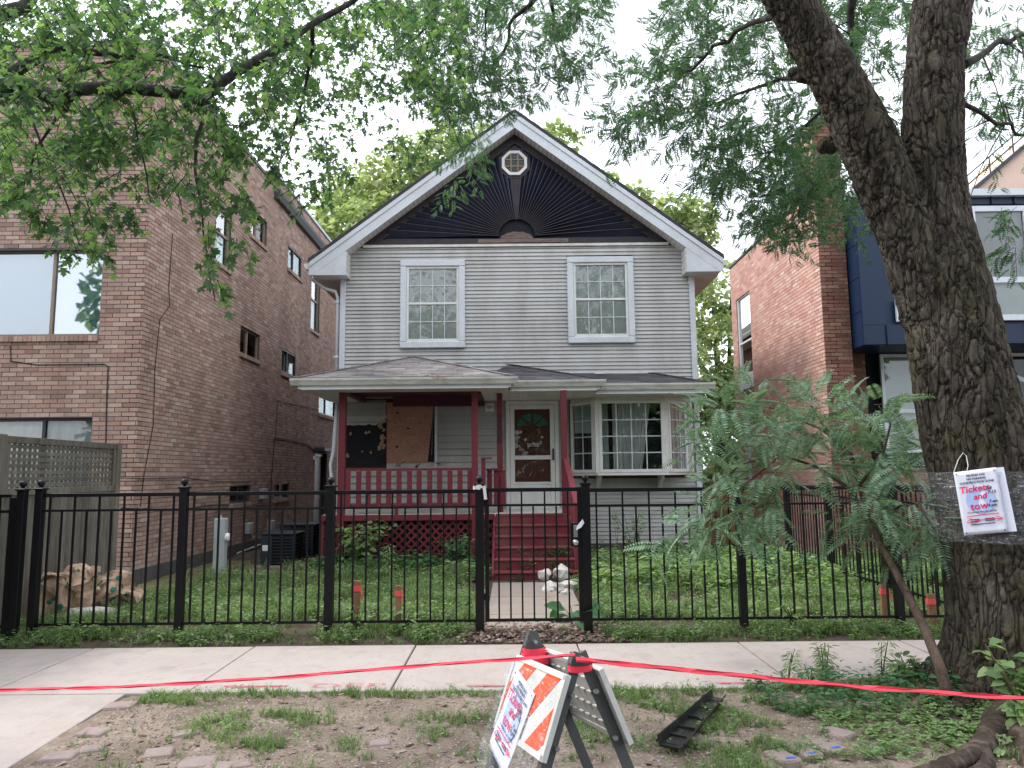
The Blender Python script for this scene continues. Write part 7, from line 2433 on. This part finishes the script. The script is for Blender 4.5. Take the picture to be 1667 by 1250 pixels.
# burrs on the limb
for (x, y) in ((98, 170), (185, 148), (330, 160)):
    b = blob(0.06, 0.06, 0.06, 2, 0.3, 3, x)
    c = at(x, y, MY)
    ml.add([Vector(v) + c for v in b.v], b.f)
ml.build('limb', M['bark_thin'], mt_, smooth=True)
mc = NB()
mtw = MB()
def addm(nb):
    for v, f in zip(nb.V, nb.F): mc.add(v, f)
regA = [(-30, -30), (470, -30), (480, 150), (440, 260), (400, 300), (395, 330), (330, 330), (300, 300), (240, 290), (200, 300), (170, 360), (120, 390), (100, 340), (40, 330), (-30, 340)]
keepA = lambda x, y: (0.75 if y > 60 and y < 130 and 100 < x < 300 else 1.0) * (0.35 + 0.65 * (0.5 + 0.5 * mnoise.noise(Vector((x / 60, y / 60, 9))) > 0.45)) * (1.0 if y < 240 else 0.6)
addm(sprays(sample_region(regA, 4.2, 6.2, 900, rm2, keepA), T_MAPLE, 8, 0.22, 0.058, rm2, droop=0.6, spread=0.8, nrm_up=0.7, twig=mtw, twig_r=0.0032))
regB = [(430, -30), (760, -30), (780, 100), (740, 200), (690, 260), (640, 250), (600, 240), (560, 290), (530, 320), (500, 290), (460, 300), (440, 200)]
keepB = lambda x, y: (0.15 + 0.85 * (0.5 + 0.5 * mnoise.noise(Vector((x / 50, y / 50, 3))) > 0.5)) * (1.0 if y < 130 else 0.55)
addm(sprays(sample_region(regB, 5.2, 8.0, 520, rm2, keepB), T_MAPLE, 8, 0.25, 0.060, rm2, droop=0.6, spread=0.8, nrm_up=0.7, twig=mtw, twig_r=0.0032))
for (x, y, n, yy) in ((350, 440, 4, 4.7), (352, 480, 3, 4.7), (345, 390, 4, 4.7), (135, 420, 4, 4.7), (165, 425, 3, 4.7), (110, 395, 4, 4.7), (170, 395, 3, 4.8), (215, 360, 4, 4.8), (390, 410, 4, 4.9), (385, 350, 5, 4.9), (70, 370, 5, 4.7), (30, 330, 6, 4.7), (520, 320, 3, 6), (565, 300, 3, 6.5), (450, 290, 4, 5)):
    addm(sprays([at(x + rm2.uniform(-8, 8), y - 25 + rm2.uniform(-8, 8), yy + rm2.uniform(-0.1, 0.1)) for _ in range(n)], T_MAPLE, 7, 0.16, 0.066, rm2, droop=0.8, spread=0.6, twig=mtw, twig_r=0.002))
up_m = [Vector((rm2.uniform(-8.5, -0.5), rm2.uniform(0.5, 9.0), rm2.uniform(6.6, 9.5))) for _ in range(60)]
addm(sprays(up_m, T_MAPLE, 8, 0.5, 0.15, rm2))
mc.build('crown', M['leaf_maple'], mt_)
mtw.build('twigs', M['bark_thin'], mt_, kind='stuff')

# ------------------------------------------------------------------ feathery sapling
sp = thing('feathery_sapling', (at(1538, 1120, 4.95).x, 4.95, 0.05), 'small leaning tree with feathery blue-green leaves in front of the iron fence', 'tree')
ss = MB()
def spath(pts):
    q = [(at(x, y, Y), r_) for x, y, Y, r_ in pts]
    fp, fr2 = [], []
    for i in range(len(q) - 1):
        for s in range(4):
            fp.append(q[i][0].lerp(q[i + 1][0], s / 4)); fr2.append(q[i][1] + (q[i + 1][1] - q[i][1]) * s / 4)
    ss.tube(fp + [q[-1][0]], fr2 + [q[-1][1]], 10)
    return fp
spath([(1542, 1128, 4.93, 0.038), (1530, 1085, 4.97, 0.034), (1508, 1030, 5.1, 0.030), (1484, 980, 5.25, 0.028), (1460, 935, 5.4, 0.025), (1436, 890, 5.55, 0.024), (1412, 840, 5.7, 0.022), (1400, 790, 5.8, 0.020), (1385, 740, 5.9, 0.016), (1345, 700, 6.0, 0.012), (1320, 660, 6.1, 0.007)])
spath([(1408, 830, 5.7, 0.018), (1375, 790, 5.8, 0.014), (1330, 760, 5.9, 0.011), (1270, 740, 6.0, 0.008), (1210, 755, 6.1, 0.006), (1140, 800, 6.2, 0.004)])
spath([(1388, 745, 5.9, 0.012), (1340, 700, 6.05, 0.009), (1260, 665, 6.2, 0.007), (1190, 650, 6.3, 0.004)])
spath([(1400, 790, 5.8, 0.014), (1440, 730, 5.8, 0.010), (1450, 690, 5.85, 0.007), (1430, 660, 5.9, 0.004)])
spath([(1420, 855, 5.65, 0.012), (1470, 820, 5.5, 0.009), (1500, 830, 5.45, 0.006), (1540, 890, 5.4, 0.004)])
spath([(1270, 742, 6.0, 0.006), (1200, 800, 6.0, 0.005), (1130, 860, 6.05, 0.004), (1090, 890, 6.1, 0.003)])
ss.build('trunk', M['bark_sapling'], sp, smooth=True)
rs = random.Random(33)
sc2 = NB()
stw = MB()
def adds(nb):
    for v, f in zip(nb.V, nb.F): sc2.add(v, f)
regS = [(1130, 660), (1180, 642), (1245, 636), (1300, 658), (1370, 645), (1425, 658), (1460, 690), (1490, 740), (1470, 780), (1440, 800), (1400, 760), (1340, 760), (1280, 780), (1230, 800), (1190, 790), (1160, 760), (1135, 740), (1150, 700), (1135, 670)]
adds(sprays(sample_region(regS, 5.6, 6.6, 80, rs), T_PINN_BIG, 5, 0.26, 0.25, rs, Vector((-0.3, -0.2, 0.26)), droop=0.12, spread=0.8, nrm_up=1.3, twig=stw, twig_r=0.0025))
regS2 = [(1190, 790), (1260, 790), (1280, 830), (1200, 840), (1150, 850), (1110, 880), (1085, 880), (1120, 840), (1165, 810)]
adds(sprays(sample_region(regS2, 5.7, 6.4, 20, rs), T_PINN_BIG, 5, 0.24, 0.26, rs, Vector((-0.5, -0.1, 0.1)), droop=0.35, spread=0.6, twig=stw, twig_r=0.003))
regS3 = [(1380, 790), (1440, 790), (1490, 810), (1520, 860), (1545, 890), (1500, 890), (1430, 860), (1390, 840)]
adds(sprays(sample_region(regS3, 5.3, 5.8, 22, rs), T_PINN_BIG, 5, 0.24, 0.24, rs, Vector((0.3, -0.1, 0.0)), droop=0.35, spread=0.7, twig=stw, twig_r=0.003))
sc2.build('crown', M['leaf_sapling'], sp)
stw.build('twigs', M['bark_sapling'], sp, kind='stuff')

# ------------------------------------------------------------------ trees behind
def far_tree(name, x, y, lobes, n, leaf, label, mat, seed, trunk_r=0.25, group='trees behind the houses'):
    t = thing(name, (x, y, 0), label, 'tree', group)
    g = np.random.default_rng(seed)
    rg = random.Random(seed)
    P, TIP, NRM = [], [], []
    tot = sum(l[3] ** 2 for l in lobes)
    for (lx, ly, lz, lr) in lobes:
        k = int(n * lr ** 2 / tot)
        d = unit(g.normal(0, 1, (k, 3)))
        rad = lr * (0.55 + 0.45 * g.random(k) ** 0.5)
        q = np.array([mnoise.noise(Vector((a[0] * 2.1 + lx, a[1] * 2.1 + ly, a[2] * 2.1 + lz))) for a in d])
        rad = rad * (1 + 0.45 * q)
        pos = np.array([lx, ly, lz]) + d * rad[:, None] * np.array([1, 1, 0.85])
        cl = np.array([mnoise.noise(Vector(tuple(p * 1.1))) for p in pos])
        pos = pos[cl > -0.22]; d2 = d[cl > -0.22]
        P.append(pos); TIP.append(d2 * 0.6 + g.normal(0, 0.6, d2.shape) + np.array([0, 0, -0.4])); NRM.append(d2 * 0.5 + np.array([0, 0, 0.8]) + g.normal(0, 0.4, d2.shape))
    P, TIP, NRM = np.concatenate(P), np.concatenate(TIP), np.concatenate(NRM)
    X, Y, Z = frames(TIP, NRM, leaf * g.uniform(0.6, 1.3, len(P)))
    V, F = scatter(T_FAR[0], T_FAR[1], P, X, Y, Z)
    np_mesh('crown', V, F, mat, t)
    b = MB()
    zc = min(l[2] - l[3] * 0.3 for l in lobes)
    b.tube([(x, y, -0.1), (x + 0.1, y, zc * 0.5), (x, y + 0.1, zc)], [trunk_r * 1.3, trunk_r, trunk_r * 0.8], 10)
    for (lx, ly, lz, lr) in lobes:
        b.tube([(x, y, zc * 0.8), ((x + lx) / 2, (y + ly) / 2, (zc + lz) / 2 + 0.2), (lx, ly, lz)], [trunk_r * 0.6, trunk_r * 0.35, trunk_r * 0.12], 6)
    b.build('trunk', M['bark_thin'], t, smooth=True)
    return t


def lob(pts, Y):
    return [(at(x, y, Y + dy).x, Y + dy, at(x, y, Y + dy).z, r_) for x, y, r_, dy in pts]


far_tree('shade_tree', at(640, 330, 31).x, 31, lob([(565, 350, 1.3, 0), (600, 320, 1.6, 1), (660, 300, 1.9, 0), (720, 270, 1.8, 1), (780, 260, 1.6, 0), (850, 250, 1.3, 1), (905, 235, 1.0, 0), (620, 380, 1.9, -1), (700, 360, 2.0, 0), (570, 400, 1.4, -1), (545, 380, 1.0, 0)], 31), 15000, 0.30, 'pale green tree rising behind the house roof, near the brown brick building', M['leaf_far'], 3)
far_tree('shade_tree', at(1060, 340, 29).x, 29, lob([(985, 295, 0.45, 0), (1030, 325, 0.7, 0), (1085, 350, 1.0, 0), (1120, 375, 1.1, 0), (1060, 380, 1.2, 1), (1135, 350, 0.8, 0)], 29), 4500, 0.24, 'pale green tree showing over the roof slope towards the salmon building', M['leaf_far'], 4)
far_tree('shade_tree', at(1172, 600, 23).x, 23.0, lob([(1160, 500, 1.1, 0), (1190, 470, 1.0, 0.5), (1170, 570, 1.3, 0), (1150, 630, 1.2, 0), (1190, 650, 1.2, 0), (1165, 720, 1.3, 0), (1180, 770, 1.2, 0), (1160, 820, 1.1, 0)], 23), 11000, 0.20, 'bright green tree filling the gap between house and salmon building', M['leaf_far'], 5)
for k, (x, y) in enumerate(((-14.0, -12.0), (-5.0, -13.5), (4.0, -12.5), (13.0, -13.0))):
    g_ = random.Random(60 + k)
    lb_ = [(x + g_.uniform(-4, 4), y + g_.uniform(-1.5, 1.5), g_.uniform(1.5, 10.5), g_.uniform(2.2, 3.2)) for _ in range(13)]
    far_tree('street_tree', x, y, lb_, 9000, 0.55, 'leafy street tree across the road, seen only reflected in windows, ' + ('opposite the driveway', 'opposite the wooden fence', 'opposite the bay window', 'opposite the navy bay')[k], M['leaf_maple'], 70 + k, group='trees across the road')
hd_ = thing('blocker', (0, -10.5, 0), 'leafy hedge across the road, seen only as a reflection in windows', 'blocker')
gh = np.random.default_rng(5)  # leaf mass added out of view, keeps bright horizon out of window reflections
PH = np.stack([gh.uniform(-24, 24, 9000), -10.5 + gh.normal(0, 0.35, 9000), gh.uniform(-0.1, 2.6, 9000)], 1)
Xh, Yh, Zh = frames(gh.normal(0, 1, (9000, 3)), gh.normal(0, 0.4, (9000, 3)) + np.array([0, 0.9, 0.4]), gh.uniform(0.2, 0.4, 9000))
Vh, Fh = scatter(T_FAR[0], T_FAR[1], PH, Xh, Yh, Zh)
np_mesh('foliage', Vh, Fh, M['leaf_maple'], hd_)
# side-yard fence board glimpsed in the gap
gp = thing('board_fence', (4.4, 16.5, 0), 'reddish board fence closing the gap behind the side yard', 'fence')
for k in range(12):
    x0 = 3.75 + k * 0.15
    MB().box(x0, x0 + 0.142, 16.5, 16.52, 0, 1.25 + 0.01 * (k % 3)).build('board', M['brick_face'] if False else M['stake'], gp)

# ------------------------------------------------------------------ shrubs and tall weeds (each one a plant)
def plant(name, base, label, stems, height, leaf, tmpl, mat, seed, spread=0.3, nleaf=14, droop=0.2, group=None, up=0.5, leafy=0.15, cat='plant', bare=0.15):
    base = Vector(base)
    t = thing(name, base, label, cat, group)
    rg = random.Random(seed)
    st = MB()
    P, TIP, NRM, SZ = [], [], [], []
    for s in range(stems):
        a = rg.uniform(0, 6.283)
        h = height * rg.uniform(0.65, 1.0)
        e = Vector((math.cos(a), math.sin(a), 0)) * spread * rg.uniform(0.2, 1.0)
        pts = [base + e * (u_ ** 1.4) + Vector((0, 0, h * u_ * (1 - droop * u_))) for u_ in (0, 0.25, 0.5, 0.75, 1.0)]
        st.tube(pts, [0.007, 0.006, 0.005, 0.004, 0.002], 5)
        for k in range(nleaf):
            u_ = bare + (1 - bare) * (k + rg.random()) / nleaf
            i = min(int(u_ * 4), 3)
            p = pts[i].lerp(pts[i + 1], u_ * 4 - i)
            an = rg.uniform(0, 6.283)
            tip = Vector((math.cos(an), math.sin(an), rg.uniform(-0.4, 0.5) * up * 2))
            P.append(p + tip * 0.02); TIP.append(tip); NRM.append(Vector((rg.gauss(0, .3), rg.gauss(0, .3) - 0.3, 1))); SZ.append(leaf * rg.uniform(0.6, 1.15))
    st.build('stem', M['shrub_stem'], t, smooth=True)
    P, TIP, NRM = (np.array([tuple(q) for q in A]) for A in (P, TIP, NRM))
    X, Y, Z = frames(TIP, NRM, SZ)
    V, F = scatter(tmpl[0], tmpl[1], P, X, Y, Z)
    np_mesh('foliage', V, F, mat, t, label=None)
    return t


def gp_(x, y): 
    p = G(x, y); return (p.x, p.y, gz(p.x, p.y) - 0.01)


plant('leafy_shrub', (at(585, 900, 12.2).x, 12.25, 0), 'leafy green shrub growing up against the corner of the porch lattice', 12, 1.15, 0.14, T_BROAD, M['weed'], 1, 0.6, 22)
plant('dark_shrub', (at(740, 930, 12.1).x, 12.1, 0), 'dark low shrub in front of the lattice, near the steps', 14, 0.78, 0.11, T_LEAF, M['hosta'], 2, 0.5, 22)
plant('hosta', (at(575, 930, 11.8).x, 11.75, 0), 'dark glossy broad-leaved clump at the foot of the porch corner', 14, 0.28, 0.20, T_BROAD, M['hosta'], 3, 0.38, 6, 0.5)
plant('horseweed', (at(632, 940, 11.0).x, 11.0, 0), 'tall narrow-leaved weed spike standing alone before the lattice', 1, 0.85, 0.11, T_NARROW, M['weed'], 4, 0.05, 130, 0.0)
plant('lime_plant', (at(990, 940, 11.0).x, 10.7, 0), 'bright lime-yellow leafy plant beside the gate post', 16, 0.30, 0.13, T_BROAD, M['lime'], 5, 0.45, 8, 0.4)
plant('garden_shrub', (at(1030, 880, 13.3).x, 13.3, 0), 'thin open shrub growing against the grey siding under the bay window', 8, 1.2, 0.11, T_LEAF, M['weed'], 6, 0.5, 20)
plant('garden_shrub', (at(1060, 900, 12.7).x, 12.7, 0), 'big rounded-leaf dark plant at the house corner under the bay', 8, 0.55, 0.17, T_BROAD, M['hosta'], 7, 0.4, 9)
plant('flower_spike', (at(1006, 910, 12.9).x, 12.9, 0), 'slim pale seed spike before the siding', 2, 0.7, 0.06, T_NARROW, M['pebble'], 8, 0.1, 50, 0.0)
plant('garden_shrub', (at(1250, 910, 11.2).x, 11.0, 0), 'bushy green plant mass below the feathery tree, in the side yard', 14, 0.6, 0.12, T_LEAF, M['hosta'], 9, 0.8, 14)
plant('broadleaf_weed', gp_(580, 1036), 'broad-leaved weed at the foot of the stake beside the fence post', 4, 0.36, 0.12, T_LEAF, M['weed'], 10, 0.12, 9)
plant('broadleaf_weed', gp_(655, 1036), 'broad-leaved weed at the foot of the thin stake near the gate', 4, 0.30, 0.12, T_LEAF, M['weed'], 11, 0.14, 8)
plant('broadleaf_weed', gp_(1293, 1030), 'upright weed poking through the iron fence below the feathery tree', 4, 0.36, 0.11, T_LEAF, M['weed'], 12, 0.15, 9)
plant('burdock', (0.62, 7.9, 0), 'large soft-leaved weed leaning over the path inside the gate', 6, 0.32, 0.24, T_BROAD, M['hosta'], 13, 0.42, 3, 0.3)
for k, (x, y, h, lab) in enumerate(((1283, 1112, 0.30, 'wispy tall weed, the one nearest the sidewalk joint'), (1345, 1115, 0.36, 'tall bushy weed standing before the sidewalk, thickest of the row'), (1320, 1118, 0.26, 'short wispy weed between two taller ones before the sidewalk'), (1436, 1112, 0.36, 'single slender weed standing alone against the pale sidewalk'))):
    plant('roadside_weed', gp_(x, y), lab, 2 + (k == 1) * 3, h, 0.07, T_NARROW, M['weed'], 20 + k, 0.07, 55, 0.0, group='weeds along the sidewalk')
for k, (x, y, lab) in enumerate(((1478, 1120, 'leafy pointed weed close to the sapling stem'), (1500, 1118, 'leafy pointed weed touching the sapling stem'), (1462, 1128, 'low leafy weed with pointed leaves before the sidewalk edge'))):
    plant('nettle', gp_(x, y), lab, 3, 0.28, 0.10, T_LEAF, M['weed'], 30 + k, 0.1, 9, group='nettles by the sapling')
plant('vine', (at(1660, 1120, 4.6).x, 4.6, 0.05), 'heart-leaved bush with a few yellow leaves in front of the big trunk', 9, 0.62, 0.105, T_BROAD, M['weed'], 41, 0.28, 13, 0.15)

# ------------------------------------------------------------------ ground cover (uncountable)
def scatter_plants(name, mat, n, xr, yr, tmpls, hf, seed, keep=None, z0=0.0, tilt=0.15):
    g = np.random.default_rng(seed)
    nb = NB()
    per = n // len(tmpls)
    for tv, tf in tmpls:
        xs, ys = g.uniform(*xr, per * 3), g.uniform(*yr, per * 3)
        pts = []
        for x, y in zip(xs, ys):
            if keep is None or g.random() < keep(x, y):
                pts.append((x, y, gz(x, y) + z0))
                if len(pts) >= per: break
        P = np.array(pts)
        h = np.array([hf(x, y) for x, y, z in pts]) * g.uniform(0.55, 1.25, len(P))
        X, Y, Z = upright(len(P), g, h, tilt)
        nb.add(*scatter(tv, tf, P, X, Y, Z))
    return nb.build(name, mat, None, label=None, kind='stuff')


def yard_keep(x, y):
    if -0.38 < x < 0.86 and y < 11.0: return 0.0
    if SX0 - 0.1 < x < SX1 + 0.1 and y > 10.9: return 0.0
    if y > 12.55 and x < porch_r + 0.1 and x > porch_l - 0.05: return 0.0
    if y > 14.2: return 0.0
    if x < -4.75 and y > 8.4: return 0.03
    if x < -3.7 and y > 11.8: return 0.06
    if x < -3.1 and y > 10.4: return 0.25
    n = 0.5 + 0.5 * mnoise.noise(Vector((x * 1.2, y * 1.2, 6)))
    return 0.10 + 0.90 * (n > 0.42)


def yh(x, y):
    n = 0.5 + 0.5 * mnoise.noise(Vector((x * 0.8, y * 0.8, 2)))
    b = 0.13 + 0.14 * n
    if x > 0.9: b += 0.03 * min(1, max(0, (y - 9) / 2))
    if y < 7.8: b *= 0.7
    if x > 0.95 and y > 9.6: b += 0.16 * min(1, (y - 9.6)) * n
    if x < -0.5 and y > 11.0: b += 0.10 * n
    return b


tufts = [blade_tuft(9, s) for s in range(5)]
herbs = [weed_plant(9, 100 + s) for s in range(4)] + [weed_plant(7, 120 + s, 0.9, T_BROAD) for s in range(2)]
scatter_plants('grass', M['grass'], 11000, (-5.3, 5.6), (7.35, 12.9), tufts, lambda x, y: yh(x, y) * 0.95, 1, lambda x, y: yard_keep(x, y))
def weed_keep(x, y):
    k = yard_keep(x, y)
    if k == 0: return 0
    n = 0.5 + 0.5 * mnoise.noise(Vector((x * 1.1 + 40, y * 1.1, 6)))
    grassy = 1.0 if n > 0.47 else 0.22
    if x > 2.2 and y > 9: grassy = 1.0
    return k * grassy
scatter_plants('weeds', M['weed'], 7000, (-5.2, 6.2), (7.4, 13.2), herbs, lambda x, y: yh(x, y) * 0.75, 2, weed_keep)
scatter_plants('weeds', M['weed'], 520, (0.98, 4.5), (9.7, 13.0), herbs, lambda x, y: 0.34, 12, lambda x, y: yard_keep(x, y) * (0.3 + 0.7 * (mnoise.noise(Vector((x * 1.6, y * 1.6, 3))) > 0.0)))
scatter_plants('weeds', M['hosta'], 200, (-3.1, -0.45), (11.6, 12.45), herbs, lambda x, y: 0.32, 13, lambda x, y: 0.3 + 0.7 * (mnoise.noise(Vector((x * 1.6, y * 1.6, 5))) > 0.0))
scatter_plants('dead_grass', M['litter'], 900, (-5.0, 5.2), (7.4, 12.4), tufts, lambda x, y: yh(x, y) * 0.9, 14, yard_keep, tilt=0.4)
# strip under the fence
def strip_keep(x, y):
    if -0.45 < x < 0.95: return 0.03
    n = 0.5 + 0.5 * mnoise.noise(Vector((x * 1.7, 4, 6)))
    n2 = 0.5 + 0.5 * mnoise.noise(Vector((x * 3.1, y * 7, 9)))
    return (1.0 if n > 0.45 else 0.25) * (1.0 if n2 > 0.45 else 0.15)
scatter_plants('grass', M['grass'], 1700, (-5.0, 5.0), (7.22, 7.6), tufts, lambda x, y: 0.05 + 0.06 * (0.5 + 0.5 * mnoise.noise(Vector((x * 2.5, y * 5, 1)))), 3, strip_keep, tilt=0.3)
scatter_plants('weeds', M['weed'], 600, (-4.9, 5.0), (7.26, 7.6), herbs, lambda x, y: 0.12, 4, strip_keep)
# parkway
def pk_keep(x, y):
    n = 0.5 + 0.5 * mnoise.noise(Vector((x * 1.3 + 7, y * 2.0, 0.5)))
    edge = 1.0 if y > 5.55 else 0.0
    band = min(1.0, max(0.05, (n - 0.48) * 5))
    n3 = 0.5 + 0.5 * mnoise.noise(Vector((x * 4.2 + 3, y * 5.0, 2.5)))
    band *= 1.0 if n3 > 0.5 else 0.12
    if 1.1 < x and y > 4.45: band = max(band, 0.8 if n3 > 0.56 else 0.04)
    return min(1, band + edge * 0.6) * (1.0 if x > -2.7 else 0)
scatter_plants('grass', M['grass'], 4200, (-2.7, 3.2), (4.0, 5.74), tufts, lambda x, y: 0.025 + 0.085 * (0.5 + 0.5 * mnoise.noise(Vector((x * 4.2 + 3, y * 5, 2.5)))) + (0.02 if y > 5.5 else 0), 5, pk_keep, tilt=0.35)
scatter_plants('weeds', M['weed'], 420, (-2.7, 2.6), (4.0, 5.74), herbs, lambda x, y: 0.075, 6, pk_keep)
def clover_keep(x, y):
    d = ((x - 2.45) / 0.75) ** 2 + ((y - 4.75) / 0.62) ** 2 + 0.8 * mnoise.noise(Vector((x * 2.2, y * 2.2, 0)))
    return 1.0 if d < 0.5 else (0.12 if d < 0.9 else 0.0)
def clover():
    V, F, nb = [], [], 0
    lv, lf = leaf_simple(0.85, 0.05, 0.1)
    for s in range(5):
        bx_, by_, h = math.cos(s * 2.5) * 0.3, math.sin(s * 2.5) * 0.3, 0.6 + 0.3 * (s % 3) / 2
        for k in range(3):
            a = k * 2.094 + s
            X, Y, Z = frames(np.array([[math.cos(a), math.sin(a), 0.1]]), np.array([[0, 0, 1.0]]), [0.34])
            v, f = scatter(lv, lf, np.array([[bx_, by_, h]]), X, Y, Z)
            V.append(v); F.append(f + nb); nb += len(v)
    return np.concatenate(V), np.concatenate(F)
scatter_plants('clover', M['weed'], 700, (1.2, 3.2), (4.0, 5.5), [clover()], lambda x, y: 0.05, 7, clover_keep, tilt=0.3)
scatter_plants('weeds', M['hosta'], 160, (1.7, 3.3), (5.0, 5.72), herbs, lambda x, y: 0.15, 8, None)
# weeds in the steps
nb = NB()
gs = np.random.default_rng(9)
pts, hs = [], []
for (x, y, i, n) in ((870, 895, 4, 2), (890, 880, 3, 1), (845, 895, 4, 1), (895, 900, 4, 3), (905, 902, 4, 3), (912, 902, 4, 3), (820, 925, 5, 2), (850, 925, 5, 2), (870, 925, 5, 2), (900, 923, 5, 5), (915, 923, 5, 5), (838, 940, 6, 2), (845, 945, 6, 2)):
    zt = max(0, DECK - 0.153 * i)
    Yp = 12.42 - 0.26 * i + 0.2
    for _ in range(n):
        pts.append((at(x, y, Yp).x + gs.uniform(-0.05, 0.05), Yp, zt)); hs.append(gs.uniform(0.08, 0.2))
X, Y, Z = upright(len(pts), gs, np.array(hs))
nb.add(*scatter(herbs[0][0], herbs[0][1], np.array(pts), X, Y, Z))
nb.build('weeds', M['hosta'], None, kind='stuff')

# wood chips, leaf litter and pebbles
def bits(name, mat, n, xr, yr, size, seed, keep=None, zz=0.004, flat=0.35):
    g = np.random.default_rng(seed)
    tv = np.array([(-0.5, -0.35, 0), (0.5, -0.4, 0), (0.6, 0.3, 0), (-0.4, 0.45, 0), (0.05, 0.0, flat)])
    tf = np.array([(0, 1, 4), (1, 2, 4), (2, 3, 4), (3, 0, 4)])
    xs, ys = g.uniform(*xr, n), g.uniform(*yr, n)
    P = np.array([(x, y, gz(x, y) + zz) for x, y in zip(xs, ys) if keep is None or g.random() < keep(x, y)])
    X, Y, Z = upright(len(P), g, size * g.uniform(0.4, 1.5, len(P)) ** 1.3, 0.25)
    V, F = scatter(tv, tf, P, X * g.uniform(0.6, 2.0, (len(P), 1)), Y, Z)
    np_mesh(name, V, F, mat, None, kind='stuff')


bits('wood_chips', M['litter'], 1500, (-0.55, 1.15), (7.22, 8.0), 0.026, 1, lambda x, y: 1.0 if (y < 7.75 or x < -0.25 or x > 0.75) else 0.25, 0.02)
bits('pebbles', M['pebble'], 12000, (-2.75, 3.4), (3.97, 5.7), 0.010, 2, None, 0.002, 0.5)
bits('leaf_litter', M['litter'], 1800, (-2.75, 4.6), (3.97, 5.7), 0.026, 3, lambda x, y: 0.3 + 0.7 * (x > 2.6), 0.006, 0.15)
bits('leaf_litter', M['litter'], 500, (-5, 5), (5.75, 7.2), 0.012, 4, lambda x, y: 0.25, 0.0, 0.1)
bits('leaf_litter', M['litter'], 700, (-0.28, 0.76), (7.6, 10.8), 0.022, 5, None, 0.0, 0.15)
